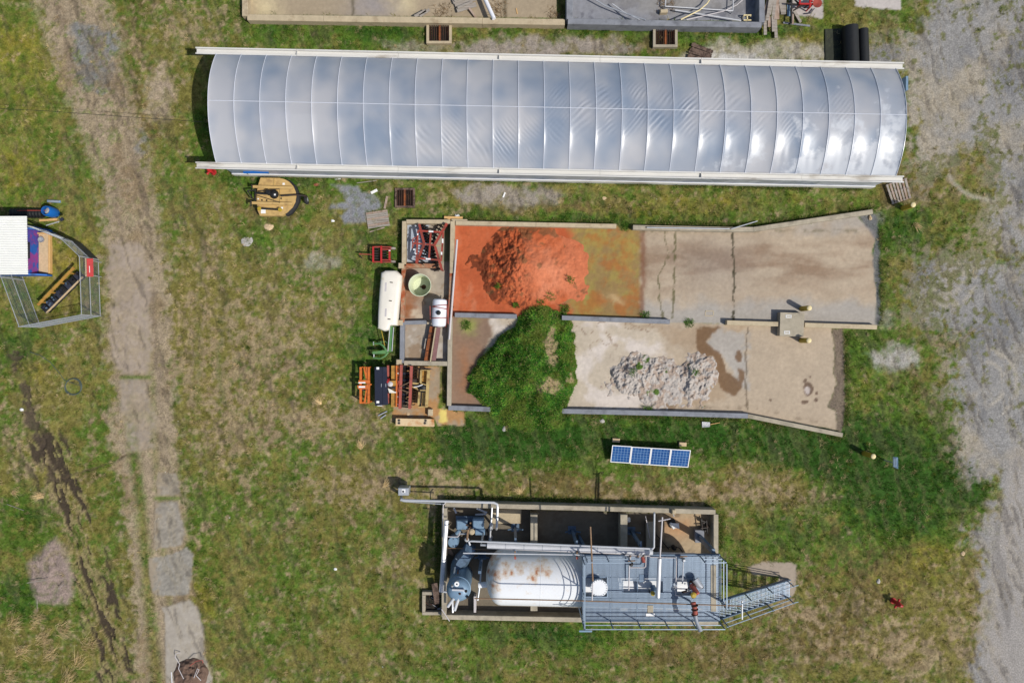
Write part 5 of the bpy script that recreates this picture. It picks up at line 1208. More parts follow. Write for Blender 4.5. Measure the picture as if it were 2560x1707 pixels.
# bench-like rusty steel beam and small things on the pad
t = thing('steel_bench', 'rust-stained pale steel beam lying along the south edge of the pad', 'steel beam', pt(z, 1370, 1350, 0))
plate(t, z, [(955, 1268), (1785, 1285), (1795, 1440), (950, 1418)], .42, .04, 'rust_cream', 'top_plate') if 'rust_cream' in M else None
mat('rust_cream', A(226, 200, 158), .7, var=.1, scale=3, col2=A(188, 124, 66), thr=(.45, .66), scale2=1.6)
plate(t, z, [(955, 1268), (1785, 1285), (1795, 1440), (950, 1418)], .42, .04, 'rust_cream', 'top_plate')
for s, (x0, y0, x1, y1) in enumerate(((960, 1275, 1785, 1292), (958, 1410, 1790, 1432))): bars(t, z, [(x0, y0, x1, y1)], .19, .05, .37, 'rust_cream', 'side_web')
for x, y in ((1022, 1308), (1022, 1370), (1600, 1315), (1585, 1370)): MB().lathe(pt(z, x, y, .42), [(.07, 0), (.07, .012)], n=12).build('bolt_plate', 'steel_dark', t)
for x0 in (975, 1560): plate(t, z, [(x0, 1285), (x0 + 80, 1287), (x0 + 80, 1400), (x0, 1398)], .424, .004, 'concrete_cream', 'bare_patch')
tag(MB().box(pt(z, 1700, 1142, .3), (.27, .38, .3), -.02, z0=0, bev=.03).build('concrete_block', 'concrete_cream'), 'small pale square concrete block at the corner of the pad', 'block')
tag(MB().beam(pt(z, 572, 1208, .05), pt(z, 765, 1115, .05), .06, .06).build('metal_angle', 'galv'), 'upper of two thin steel angles lying below the black seed box', 'steel angle')
tag(MB().beam(pt(z, 622, 1270, .05), pt(z, 742, 1190, .05), .06, .06).build('metal_angle', 'galv'), 'lower of two thin steel angles lying below the black seed box', 'steel angle')
z = zoom(880, 530, 3.921)
t = thing('debris_scrap', 'crumpled white plastic scrap by the clay bin corner', 'litter', pt(z, 1030, 35, 0))
for k in range(5): MB().slab(*[pt(z, 1030 + random.uniform(-30, 30), 35 + random.uniform(-18, 18), .06 + random.uniform(0, .12)) for _ in range(4)], .004).build('fold', 'label_white', t)
# ================================================================== TANK FARM
zt = zoom(1420, 1240, 3.92); zu = zoom(1440, 1340, 5.88); zl = zoom(1090, 1240, 7.84); zm = zoom(1040, 1360, 7.84); zn = zoom(980, 1220, 4.356)
TH = 1.58; TR = 1.46                     # axis height and radius of the white tank
def rust_tank_material():
    m = mat('tank_rust', A(238, 240, 242, 1.2), .42, var=.03, scale=2); nt = m.node_tree; N = nt.nodes; L = nt.links; b = N['Principled BSDF']
    tc = N.new('ShaderNodeTexCoord'); n = N.new('ShaderNodeTexNoise'); n.inputs['Scale'].default_value = 3.2; n.inputs['Detail'].default_value = 6; n.inputs['Roughness'].default_value = .62
    L.new(tc.outputs['Object'], n.inputs['Vector'])
    sx = N.new('ShaderNodeSeparateXYZ'); L.new(tc.outputs['Object'], sx.inputs[0])
    def rng(sock, a, b_, lo, hi):
        r = N.new('ShaderNodeMapRange'); r.inputs['From Min'].default_value = a; r.inputs['From Max'].default_value = b_; r.inputs['To Min'].default_value = lo; r.inputs['To Max'].default_value = hi; L.new(sock, r.inputs['Value']); return r.outputs[0]
    def mth(op, a, b_):
        q = N.new('ShaderNodeMath'); q.operation = op
        for i, s in enumerate((a, b_)):
            if isinstance(s, (int, float)): q.inputs[i].default_value = s
            else: L.new(s, q.inputs[i])
        return q.outputs[0]
    dmin = None                          # corrosion spreads from spots where the paint has failed
    for cx, cy, rr in ((-2.3, 1.0, .55), (-2.15, .55, .5), (-2.2, .0, .45), (-1.6, .75, .4), (-.7, .8, .3), (-1.2, .6, .22), (.1, .7, .3), (.45, .85, .4), (-.1, .35, .3), (.7, .6, .25), (-2.45, .5, .4)):
        vs_ = N.new('ShaderNodeVectorMath'); vs_.operation = 'MULTIPLY'; L.new(tc.outputs['Object'], vs_.inputs[0]); vs_.inputs[1].default_value = (1 / rr, 1 / rr, 0)
        di = N.new('ShaderNodeVectorMath'); di.operation = 'DISTANCE'; L.new(vs_.outputs[0], di.inputs[0]); di.inputs[1].default_value = (cx / rr, cy / rr, 0)
        dmin = di.outputs['Value'] if dmin is None else mth('MINIMUM', dmin, di.outputs['Value'])
    s = mth('ADD', n.outputs['Fac'], rng(dmin, .1, 1.6, .26, -.12))
    fac = rng(s, .46, .82, 0, .9)
    mx = N.new('ShaderNodeMix'); mx.data_type = 'RGBA'; old = b.inputs['Base Color'].links[0].from_socket
    cr = N.new('ShaderNodeMix'); cr.data_type = 'RGBA'; cr.inputs[6].default_value = (*A(222, 190, 142), 1); cr.inputs[7].default_value = (*A(186, 108, 46), 1); L.new(rng(s, .64, .84, 0, 1), cr.inputs['Factor'])
    L.new(fac, mx.inputs['Factor']); L.new(old, mx.inputs[6]); L.new(cr.outputs[2], mx.inputs[7]); L.new(mx.outputs[2], b.inputs['Base Color'])
rust_tank_material()
c0 = W(1215, 1440, TH); c1 = W(1760, 1452, TH)
ax = (c1 - c0).normalized(); LT = (c1 - c0).length
t = thing('storage_tank', 'big white horizontal storage tank with rust-streaked west end', 'tank', (c0.x + 2.6, c0.y, 0))
prof = [(0, 0)] + [(TR * math.sin(a), .85 * (1 - math.cos(a))) for a in np.linspace(.15, math.pi / 2, 9)] + [(TR, LT - .42)] + [(TR * math.cos(a), LT - .42 + .42 * math.sin(a)) for a in np.linspace(.15, math.pi / 2, 8)]
MB().lathe(c0, prof, axis=ax, n=48, cap=False).build('shell', 'tank_rust', t, True)
for d in (2.9, 5.2): MB().lathe(c0 + ax * d, [(TR + .004, 0), (TR + .012, .015), (TR + .004, .03)], axis=ax, n=48, cap=False).build('weld_seam', 'tank_white', t, True)
for px in (1335, 1560):
    a = W(px, 1282, .9); b = W(px, 1531, .9)
    MB().beam((a.x, a.y - .1, .45), (b.x, b.y + .1, .45), .38, .9).build('saddle_pier', 'concrete', t)
for px, py, r, h in ((1498, 1470, .40, 3.75), (1497, 1470, .36, 3.70)):
    pass
man = W(1498, 1470, 3.75)
MB().lathe((man.x, man.y, 2.9), [(.36, 0), (.36, .75), (.44, .76), (.44, .84), (.0, .85)], n=28).build('manway', 'tank_white', t, True)
for k in range(20):
    a = 2 * math.pi * k / 20; MB().lathe((man.x + .40 * math.cos(a), man.y + .40 * math.sin(a), 3.74), [(.022, 0), (.022, .04)], n=6).build('bolt', 'galv', t)
MB().tube([W(1196, 1462, 1.4), W(1222, 1460, 1.4)], .16, 14).build('nozzle', 'tank_white', t, True)

# ---- access platform
PH = 3.3
t = thing('access_platform', 'blue-grey steel grating platform with railings over the tank east half', 'platform', W(1630, 1470, 0))
nw, ne, se, sw = W(1458, 1390, PH), W(1799, 1388, PH), W(1799, 1551, PH), W(1458, 1548, PH)
holes = [(W(1463, 1440, PH), W(1518, 1491, PH)), (W(1557, 1450, PH), W(1658, 1482, PH)), (W(1692, 1452, PH), W(1738, 1489, PH))]
def in_hole(x, y): return any(a.x < x < b.x and b.y < y < a.y for a, b in holes)
nxp, nyp = 5, 3; X0, X1, Y0, Y1 = nw.x, ne.x, sw.y, nw.y
for i in range(nxp):
    for j in range(nyp):
        xa, xb = X0 + (X1 - X0) * i / nxp + .026, X0 + (X1 - X0) * (i + 1) / nxp - .026; ya, yb = Y0 + (Y1 - Y0) * j / nyp + .02, Y0 + (Y1 - Y0) * (j + 1) / nyp - .02
        mb = MB(); n = int((xb - xa) / .062)
        for k in range(n + 1):
            x = xa + (xb - xa) * k / n; y = ya; start = None; ys = np.arange(ya, yb, .05)
            for yy in list(ys) + [yb]:
                ok = not in_hole(x, yy) and yy < yb
                if ok and start is None: start = yy
                if (not ok) and start is not None:
                    if yy - start > .06: mb.box((x, (start + yy) / 2, PH - .02), (.034, yy - start, .04))
                    start = None
        m_ = int((yb - ya) / .11)
        for k in range(m_ + 1):
            y = ya + (yb - ya) * k / m_; start = None
            for xx in list(np.arange(xa, xb, .05)) + [xb]:
                ok = not in_hole(xx, y) and xx < xb
                if ok and start is None: start = xx
                if (not ok) and start is not None:
                    if xx - start > .06: mb.box(((start + xx) / 2, y, PH - .004), (xx - start, .016, .014))
                    start = None
        go_ = mb.build('grating_panel', 'grating', t); go_['kind'] = 'stuff'
for k, y in enumerate((Y0 - .03, Y0 + (Y1 - Y0) / 3, Y0 + (Y1 - Y0) * 2 / 3, Y1 + .03)): MB().beam((X0 - .05, y, PH - .14), (X1 + .05, y, PH - .14 - .003 * k), .1, .18).build('joist', 'blue_grey_dark', t)
for k in range(nxp + 1): x = X0 + (X1 - X0) * k / nxp; MB().beam((x, Y0, PH - .16), (x, Y1, PH - .165), .06, .16).build('joist', 'blue_grey_dark', t)
for a, b in holes:
    for e0, e1 in (((a.x, a.y), (b.x, a.y)), ((b.x, a.y), (b.x, b.y)), ((b.x, b.y), (a.x, b.y)), ((a.x, b.y), (a.x, a.y))): MB().beam((*e0, PH - .01), (*e1, PH - .012), .03, .1).build('hole_trim', 'grating', t)
corners = {'nw': (X0, Y1), 'ne': (X1, Y1), 'se': (X1, Y0), 'sw': (X0, Y0)}
for x, y in [(X0 + .1, Y1 - .1), (X1 - .1, Y1 - .05), (X1 - .1, Y0 + .15), (X0 + .1, Y0 + .15)]: MB().box((x, y, 0), (.15, .15, PH - .24), z0=0).build('column', 'blue_grey_dark', t)
def rail(p, q, gap=1.5, hh=(1.07, .56), toe=True, skip_first=False):
    p = Vector((*p, PH)); q = Vector((*q, PH)); n = max(1, round((q - p).length / gap))
    for k in range(n + 1):
        if skip_first and k == 0: continue
        s = p + (q - p) * k / n; MB().box((s.x, s.y, 0), (.045, .045, 1.07), z0=PH).build('rail_post', 'blue_grey_dark', t)
    for h_ in hh: MB().tube([p + Vector((0, 0, h_)), q + Vector((0, 0, h_))], .026, 6).build('rail', 'rail_steel', t, True)
    if toe: MB().beam(p + Vector((0, 0, .06)), q + Vector((0, 0, .06)), .012, .12).build('toe_board', 'rail_steel', t)
rail((X0, Y0 - .06), (X1 - .05, Y0 - .06)); rail((X1 + .04, Y1 - .05), (X1 + .04, Y0 + .95), 1.6, skip_first=True); rail((X0 + 6.05, Y1 + .02), (X1 + .02, Y1 + .02), 1.2); rail((X0 - .03, Y1 - .1), (X0 - .03, Y0 - .03), 1.7); rail((X0 + .1, Y1 + .02), (X0 + 2.3, Y1 + .02), 1.1)
MB().box(zt and W(1626, 1536, PH + .02), (.46, .14, .02)).build('notice_plate', 'label_white', t); MB().box(W(1626, 1525, PH + .012), (.3, .5, .02)).build('cover_plate', 'concrete', t)
for px, py in ((1605, 1445), (1784, 1470)): MB().box(W(px, py, PH + .012), (.28, .4 if px < 1700 else 2.4, .012)).build('cover_plate', 'blue_grey_dark' if px < 1700 else 'concrete', t)

# ---- stair
SX0, SX1, SY = X1 + .05, 15.75, Y0 + .48
t = thing('platform_stair', 'galvanised steel stair with double handrails running east down to a slab', 'stair', (SX1, SY, 0))
ns = 13
for k in range(ns):
    f_ = (k + .5) / ns; x = SX0 + (SX1 - SX0) * f_; zt_ = PH * (1 - (k + 1) / (ns + 1)); mb = MB()
    for q in range(4): mb.box((x - .12 + .075 * q, SY, zt_), (.035, .86, .03))
    for q in (-.4, -.2, 0, .2, .4): mb.box((x, SY + q, zt_ - .004), (.28, .02, .026))
    mb.build('tread', 'grating', t)
for s in (-1, 1):
    y = SY + s * .46
    MB().beam((SX0, y, PH - .08), (SX1, y, .03), .05, .22).build('stringer', 'blue_grey_dark', t)
    for h_ in (1.0, .55): MB().tube([(SX0, y, PH + h_), (SX1 - .1, y, h_ + .05), ] + ([(SX1 + .12, y, h_ - .05)] if h_ > .9 else []), .026, 6).build('handrail', 'rail_steel', t, True)
    for k in range(4): x = SX0 + .1 + (SX1 - SX0 - .3) * k / 3; zz_ = PH * (1 - (x - SX0) / (SX1 - SX0)); MB().box((x, y, 0), (.045, .045, 1.05), z0=zz_).build('rail_post', 'blue_grey_dark', t)
MB().box((SX0 + 1.05, SY + .1, 0), (.05, .95, .06), z0=2.5 + 1.0).build('safety_gate', 'label_white', t)

# ---- pipe rack
RH = 3.15
t = thing('pipe_rack', 'row of blue-grey steel posts with wide base brackets carrying silver pipes', 'pipe rack', W(1430, 1330, 0))
for k, (bx_, by_) in enumerate(((1288, 1318), (1430, 1324), (1578, 1326), (1205, 1388))):
    p = W(bx_, by_, 0); MB().box((p.x, p.y, 0), (.15, .15, RH - .3), z0=0).build('post', 'blue_grey_dark', t); MB().box((p.x, p.y, 0), (.45, .45, .03), z0=.012).build('base_plate', 'blue_grey_dark', t)
    for s in (-1, 1): MB().beam((p.x + s * .42, p.y + .02, .55), (p.x, p.y, .12), .07, .07).build('knee_brace', 'blue_grey_dark', t)
    if k < 3: MB().beam((p.x, p.y + .25, RH - .26), (p.x, p.y - .65, RH - .26), .1, .1).build('cross_arm', 'blue_grey_dark', t)
p = W(1447, 1338, 0); MB().beam((p.x, p.y, .0), (p.x + .15, p.y - .05, 3.0), .12, .14).build('post', 'blue_grey_dark', t)
p = W(1745, 1336, 0); MB().box((p.x, p.y, 0), (.18, .18, PH - .3), z0=0).build('post', 'blue_grey_dark', t); MB().box((p.x, p.y, 0), (.5, .7, .35), z0=.012).build('base_plate', 'concrete_grey', t)
t = thing('insulated_pipe', 'thick silver insulated pipe running east-west north of the white tank', 'pipe', W(1425, 1371, 0))
a, b = W(1218, 1362, RH), W(1631, 1379, RH)
MB().tube([a, b], .17, 16).build('jacket', 'silver', t, True)
for k in range(1, 9): q = a + (b - a) * k / 9; MB().tube([q - (b - a).normalized() * .02, q + (b - a).normalized() * .02], .176, 16).build('band', 'galv', t, True)
MB().tube([a - (b - a).normalized() * .35, a], .06, 8).build('end_valve', 'galv', t, True)
MB().tube([a - Vector((.32, .0, 0)), a - Vector((.30, 0, 3.0))], .05, 8).build('down_pipe', 'galv', t, True)
def pipe(label, pts, r, m='silver', name='pipe', fl=None):
    o = MB().tube(pts, r, 8).build(name, m, None, True); return tag(o, label, 'pipe')
pipe('thin white pipe above the thick insulated pipe, turning north over the wall', [W(1175, 1362, RH + .2), W(1172, 1353, RH + .25), W(1180, 1352, RH + .3), W(1632, 1371, RH + .3), W(1635, 1367, RH + .3), W(1636, 1280, RH + .3)], .05, 'silver')
pipe('thin pale conduit just south of the thick insulated pipe', [W(1218, 1370, RH + .05), W(1550, 1384, RH + .1), W(1551, 1390, RH + .1), W(1690, 1394, RH + .2), W(1691, 1400, RH + .3), W(1689, 1487, RH + .3), W(1700, 1490, RH + .2)], .03, 'pvc_dull')
pipe('thin white conduit crossing over the top of the rusty tank end', [W(1158, 1382, 3.6), W(1440, 1386, 3.6), W(1460, 1387, 3.6)], .035, 'silver')
pipe('long rusty brown pipe crossing the whole platform from the grey vessel', [W(1186, 1495, 4.1), W(1450, 1501, 4.1), W(1855, 1514, 4.1)], .032, 'rust_brown_pipe')
for px in (1190, 1235, 1305, 1375, 1450): pass
pipe('dark pole running north from the white manway lid', [W(1476, 1316, 4.2), W(1482, 1452, 4.2)], .04, 'rust_brown_pipe')
pipe('short white pipe end south of the manway lid', [W(1482, 1456, 4.2), W(1480, 1500, 4.15)], .035, 'pvc_dull')
vp = MB().tube([W(1645, 1493, 4.0), W(1649, 1395, 4.0)], .11, 12); tag(vp.build('vent_stack', 'silver', None, True), 'thick silver pipe lying north-south across the platform grating', 'pipe')
pipe('thin white mast running north from the thick silver platform pipe', [W(1650, 1394, 4.0), W(1656, 1292, 4.0)], .04, 'pvc_dull')
pipe('white cross bar at the north end of the thin mast', [W(1646, 1302, 4.02), W(1676, 1296, 4.02)], .03, 'pvc_dull')
pipe('white pipe loop on the west half of the platform', [W(1572, 1475, 3.5), W(1573, 1420, 3.55), W(1576, 1388, 3.55)], .032, 'pvc_dull'); pipe('white branch pipe turning north on the platform', [W(1574, 1418, 3.55), W(1611, 1418, 3.55), W(1614, 1415, 3.55), W(1615, 1388, 3.55)], .032, 'pvc_dull')
pipe('grey pipe from the red valve to the north rail', [W(1706, 1458, 3.6), W(1708, 1404, 3.6)], .035, 'galv')
pipe('silver pipe along the west containment wall top', [W(1103, 1478, 1.3), W(1116, 1300, 1.3)], .13, 'silver'); 
pipe('thin white pipe outside the west containment wall', [W(1115, 1255, 1.2), W(1108, 1262, 1.2), W(1106, 1342, 1.2)], .03, 'pvc_dull')
pipe('silver pipe from the control box over the north wall', [W(1004, 1240, .2), W(1004, 1248, 1.2), W(1012, 1250, 1.3), W(1235, 1256, 1.35), W(1243, 1260, 1.35), W(1244, 1268, 1.35), W(1242, 1316, 1.35), W(1241, 1322, .4)], .07, 'silver')
pipe('thin silver pipe beside the control box pipe', [W(1001, 1240, .3), W(1001, 1250, 1.0), W(1010, 1253, 1.0), W(1112, 1260, 1.05)], .035, 'galv')
pipe('valve riser pipe in the north-west corner of the containment', [W(1230, 1268, 1.5), W(1228, 1308, 1.5), W(1226, 1330, .8), W(1225, 1355, .6)], .045, 'silver')
pipe('horizontal drain pipe from wall pipe to the grey vessel', [W(1103, 1478, 1.3), W(1131, 1480, 1.4), W(1132, 1530, 1.4)], .06, 'silver')
pipe('thin brown conduit near the drum', [W(1118, 1369, .9), W(1222, 1374, .9)], .02, 'rust_brown_pipe')
pipe('thin grey pipe beside the west saddle', [W(1205, 1398, 1.2), W(1200, 1460, 1.4), W(1194, 1500, 1.5)], .05, 'galv')
pipe('loose pale pole across the south-west wall corner', [W(1104, 1522, .76), W(1124, 1552, .80)], .03, 'pvc_dull')

# ---- grey vertical vessel with two outlet legs
vb = W(1155, 1432, 0); t = thing('separator_vessel', 'blue-grey upright vessel with domed lid at the west end of the tank', 'vessel', vb)
VR, VH = .62, 2.9
MB().lathe(vb, [(VR, .25), (VR, VH - .5), (VR + .03, VH - .5), (VR + .03, VH - .42), (VR * .99, VH - .4), (VR * .93, VH - .2), (VR * .7, VH - .04), (VR * .35, VH), (0, VH)], n=32, cap=False).build('shell', 'blue_grey', t, True)
MB().lathe(vb, [(VR - .05, 0), (VR - .05, .25)], n=24).build('skirt', 'blue_grey_dark', t, True)
MB().lathe(vb + Vector((-.05, .45, 0)), [(.09, VH - .3), (.09, VH + .1), (.13, VH + .1), (.13, VH + .14), (.05, VH + .14), (.05, VH + .05)], n=16, cap=False).build('flange', 'label_white', t, True)
for dx, dy, m in ((.1, -.1, 'rust_dark'), (.42, .02, 'steel_dark'), (-.3, .3, 'galv'), (.5, -.3, 'steel_dark')): MB().lathe(vb + Vector((dx, dy, VH - .12)), [(.06, 0), (.08, .08), (.04, .2)], n=10).build('fitting', m, t, True)
MB().tube([vb + Vector((-.3, .15, VH + .1)), vb + Vector((.35, .12, VH + .1))], .06, 8).build('top_pipe', 'silver', t, True)
for dx, l in ((-.35, .55), (.05, .75)):
    a = vb + Vector((dx * .6, -.35, VH - .1)); MB().tube([a, a + Vector((dx * .3 - .25, -l, -.25))], .085, 10).build('outlet_leg', 'silver', t, True)
MB().tube([vb + Vector((-.28, .62, VH - 1.0)), vb + Vector((-.28, .75, VH - 1.6))], .05, 8).build('gauge', 'label_white', t, True)
MB().tube([vb + Vector((-.1, .7, 1.5)), vb + Vector((-.05, .8, 2.4))], .04, 6).build('sight_pipe', 'rust_dark', t, True)
# ---- slumped blue hood beside it
pl = [pt(zl, x, y, .95) for x, y in ((590, 950), (660, 985), (770, 1050), (760, 1160), (650, 1310), (590, 1390), (520, 1420), (380, 1560), (275, 1560), (290, 1350), (370, 1210), (520, 1050))]
t = thing('duct_hood', 'dark blue sheet metal hood with torn lower edge beside the vessel', 'duct', pt(zl, 480, 1250, 0))
ce = sum(pl, Vector()) / len(pl); mb = MB(); n = len(pl)
mb.add([(p.x, p.y, .3) for p in pl] + [(p.x, p.y, .85) for p in pl] + [tuple(ce + (p - ce) * .55 + Vector((0, 0, .25))) for p in pl], [(k, (k + 1) % n, n + (k + 1) % n, n + k) for k in range(n)] + [(n + k, n + (k + 1) % n, 2 * n + (k + 1) % n, 2 * n + k) for k in range(n)] + [tuple(range(2 * n, 3 * n))])
mb.build('hood_shell', 'blue_grey_dark', t, True); MB().beam(pt(zl, 385, 1215, 1.1), pt(zl, 450, 1270, 1.1), .02, .06).build('seam', 'rail_steel', t)
for x, y in ((400, 1400), (640, 1150), (480, 1450)): q = pt(zl, x, y, 0); MB().box((q.x, q.y, 0), (.07, .07, .35), z0=0).build('leg', 'blue_grey_dark', t)
# ---- drum
p = pt(zl, 338, 905, .88); t = thing('steel_drum', 'grey steel drum standing in the containment beside the hood', 'drum', (p.x, p.y, 0))
MB().lathe((p.x, p.y, 0), [(.285, 0), (.285, .28), (.3, .3), (.285, .32), (.285, .56), (.3, .58), (.285, .6), (.29, .87), (.29, .88), (.27, .88), (.27, .865), (0, .865)], n=28, cap=False).build('drum_body', 'blue_grey', t, True)
for s in (-1, 1): MB().lathe((p.x, p.y + .2 * s, .865), [(.035, 0), (.035, .02)], n=8).build('bung', 'steel_dark', t)
# ---- compressor skid
t = thing('compressor_skid', 'blue-grey pump and compressor skid in the shaded corner of the containment', 'compressor', pt(zl, 640, 560, 0))
plate(t, zl, [(388, 390), (910, 395), (905, 640), (390, 640)], .35, .2, 'blue_grey_dark', 'skid_base'); MB().box(pt(zl, 510, 555, .7), (.6, .5, .5), z0=.35, bev=.05).build('motor', 'blue_grey', t)
MB().box(pt(zl, 830, 530, .75), (.62, .55, .55), z0=.35, bev=.05).build('housing', 'blue_grey', t); a = pt(zl, 775, 690, .7); MB().tube([a, pt(zl, 960, 690, .7)], .2, 14).build('receiver', 'blue_grey', t, True)
a = pt(zl, 650, 560, .6); MB().tube([pt(zl, 560, 570, .65), pt(zl, 780, 575, .65)], .12, 10).build('pump_body', 'steel_dark', t, True)
for k in range(9): MB().lathe(pt(zl, 560 + random.uniform(0, 230), 530 + random.uniform(-20, 120), .75), [(.04, 0), (.06, .06), (.03, .12)], n=8).build('fitting', random.choice(['rust_dark', 'galv', 'steel_dark', 'rust_brown_pipe']), t, True)
MB().tube([pt(zl, 390, 735, .5), pt(zl, 600, 735, .6), pt(zl, 640, 690, .8), pt(zl, 640, 640, .8)], .05, 8).build('suction_pipe', 'galv', t, True)
MB().tube([pt(zl, 610, 850, .6), pt(zl, 620, 720, .9), pt(zl, 630, 650, .9)], .06, 8).build('discharge_pipe', 'rust_brown_pipe', t, True); MB().lathe(pt(zl, 605, 845, .5), [(.1, 0), (.13, .06), (.07, .12)], n=12).build('flange', 'silver', t, True)
MB().lathe(pt(zl, 705, 690, .8), [(.15, 0), (.17, .08), (.1, .14)], n=12).build('filter', 'concrete_cream', t, True); MB().tube([pt(zl, 400, 730, .45), pt(zl, 470, 660, .5)], .12, 10).build('elbow', 'blue_grey', t, True)
MB().tube([pt(zl, 230, 792, .9), pt(zl, 420, 795, .9), pt(zl, 455, 760, .9), pt(zl, 470, 700, .8)], .03, 8).build('tube_line', 'pvc_dull', t, True)
for x0, y0, x1, y1 in ((350, 230, 400, 330), (770, 360, 990, 345), (800, 240, 1000, 320)): MB().beam(pt(zl, x0, y0, .4), pt(zl, x1, y1, .4), .1, .06).build('scrap_bar', 'galv', t)
t = thing('valve_chain', 'chain of grey valves and hoses along the pipe drop', 'valve', pt(zl, 1030, 760, 0))
MB().tube([pt(zl, 990, 880, .5), pt(zl, 985, 720, .5), pt(zl, 1040, 620, .5), pt(zl, 1070, 560, .9)], .07, 8).build('hose', 'rubber', t, True)
for x, y, h in ((1085, 545, 1.0), (1080, 605, .9), (1070, 780, .6), (1065, 845, .6)): MB().lathe(pt(zl, x, y, h - .3), [(.05, 0), (.12, .12), (.12, .2), (.04, .3)], n=12).build('valve_body', 'galv', t, True)
# ---- valves on the platform
t = thing('relief_valve', 'dark red relief valve cluster with yellow handwheel on the platform', 'valve', W(1738, 1468, PH))
p = W(1735, 1465, 3.9)
MB().lathe((p.x, p.y, PH - .1), [(.1, 0), (.1, .3), (.16, .32), (.16, .4), (.1, .42), (.1, .8)], n=14).build('body', 'rust_dark', t, True); MB().tube([W(1728, 1462, 3.8), W(1740, 1478, 4.1), W(1744, 1484, 4.2)], .13, 10).build('bonnet', 'red_faded', t, True)
MB().lathe(W(1733, 1486, 4.2), [(.14, 0), (.15, .08), (.08, .14)], n=14).build('handwheel', 'bollard_yellow', t, True); MB().tube([W(1705, 1480, 3.6), W(1725, 1475, 3.7)], .06, 8).build('side_pipe', 'steel_dark', t, True)
for k in range(8): MB().lathe(W(1712 + k * 3, 1465 + random.uniform(-8, 14), 3.7), [(.03, 0), (.05, .05), (.02, .1)], n=8).build('bolt', random.choice(['galv', 'rust_dark', 'label_white']), t)
t = thing('exhaust_elbow', 'grey flared exhaust pipe beside the dark red valve', 'pipe', W(1748, 1460, PH)); MB().tube([W(1738, 1448, 3.6), W(1748, 1462, 3.7), W(1756, 1468, 3.75)], [.2, .16, .11], 14).build('flare', 'galv', t, True); MB().lathe(W(1755, 1467, 3.78), [(.085, 0), (.085, .01)], n=12).build('mouth', 'dark_pit', t)
t = thing('vent_pipe', 'rusty flanged valve with grey spout reaching over the south railing', 'valve', W(1735, 1520, PH))
MB().tube([W(1733, 1505, 4.3), W(1737, 1520, 4.35), W(1738, 1535, 4.4)], .13, 12).build('body', 'red_faded', t, True)
for y in (1512, 1522, 1534): MB().lathe(W(1737, y, 4.38), [(.17, 0), (.17, .04)], axis=(.2, -1, 0), n=14).build('flange', 'rust_dark', t, True)
MB().tube([W(1738, 1538, 4.4), W(1742, 1555, 4.5), W(1752, 1577, 4.6)], [.1, .09, .12], 12).build('spout', 'galv', t, True); MB().box((W(1737, 1520, 4.3).x, W(1737, 1520, 4.3).y, 0), (.08, .08, 1.1), z0=PH).build('stand', 'galv', t)
t = thing('gate_valve', 'blue and yellow gate valve in the middle opening of the platform', 'valve', W(1632, 1478, PH)); MB().lathe(W(1632, 1465, 3.2), [(.14, 0), (.14, .35)], axis=(.1, -.6, .8), n=14).build('body', 'blue_grey_dark', t, True); MB().lathe(W(1632, 1483, 3.7), [(.1, -.1), (.12, 0), (.1, .08), (.04, .12)], n=14).build('cap', 'bollard_yellow', t, True)
MB().lathe(W(1622, 1478, 3.4), [(.1, 0), (.1, .06)], axis=(1, .3, .2), n=10).build('handwheel', 'steel_dark', t)
t = thing('tap_manifold', 'small pipe manifold with taps at the north edge of the platform', 'valve', W(1600, 1390, PH)); MB().tube([W(1562, 1387, 3.6), W(1625, 1389, 3.6)], .03, 8).build('header', 'pvc_dull', t, True)
for px in (1575, 1594, 1608): MB().lathe(W(px, 1388, 3.5), [(.04, 0), (.06, .1), (.03, .2)], n=8).build('tap', 'rust_brown_pipe', t, True)
MB().tube([W(1606, 1392, 3.6), W(1610, 1406, 3.7)], .09, 8).build('regulator', 'red_faded', t, True)
for px, py, lb in ((1706, 1395, 'small grey gauge cluster at the north-east of the platform'), (1576, 1406, 'dark tap on the white platform pipe')):
    g_ = MB(); g_.lathe(W(px, py, 3.4), [(.05, 0), (.12, .15), (.06, .3)], n=10); g_.tube([W(px - 6, py - 4, 3.6), W(px + 12, py - 5, 3.6)], .03, 6); o = g_; t = thing('gauge', lb, 'gauge', W(px, py, PH))
    MB().lathe(W(px, py, 3.3), [(.05, 0), (.12, .25), (.06, .4)], n=10).build('dial', 'galv' if px > 1600 else 'steel_dark', t, True); MB().tube([W(px - 6, py - 4, 3.6), W(px + 12, py - 5, 3.6)], .03, 6).build('stem', 'rust_brown_pipe', t)
for px, lb in ((1288, 'first rusty pipe clamp west on the thin conduit'), (1443, 'second rusty pipe clamp on the thin conduit')):
    t = thing('pipe_clamp', lb, 'clamp', W(px, 1390, 3.2)); MB().beam(W(px, 1376, 3.3), W(px - 1, 1394, 3.4), .07, .1).build('bracket', 'rust_brown_pipe', t); MB().box(W(px, 1394, 3.42), (.1, .12, .1)).build('weight', 'red_faded', t)
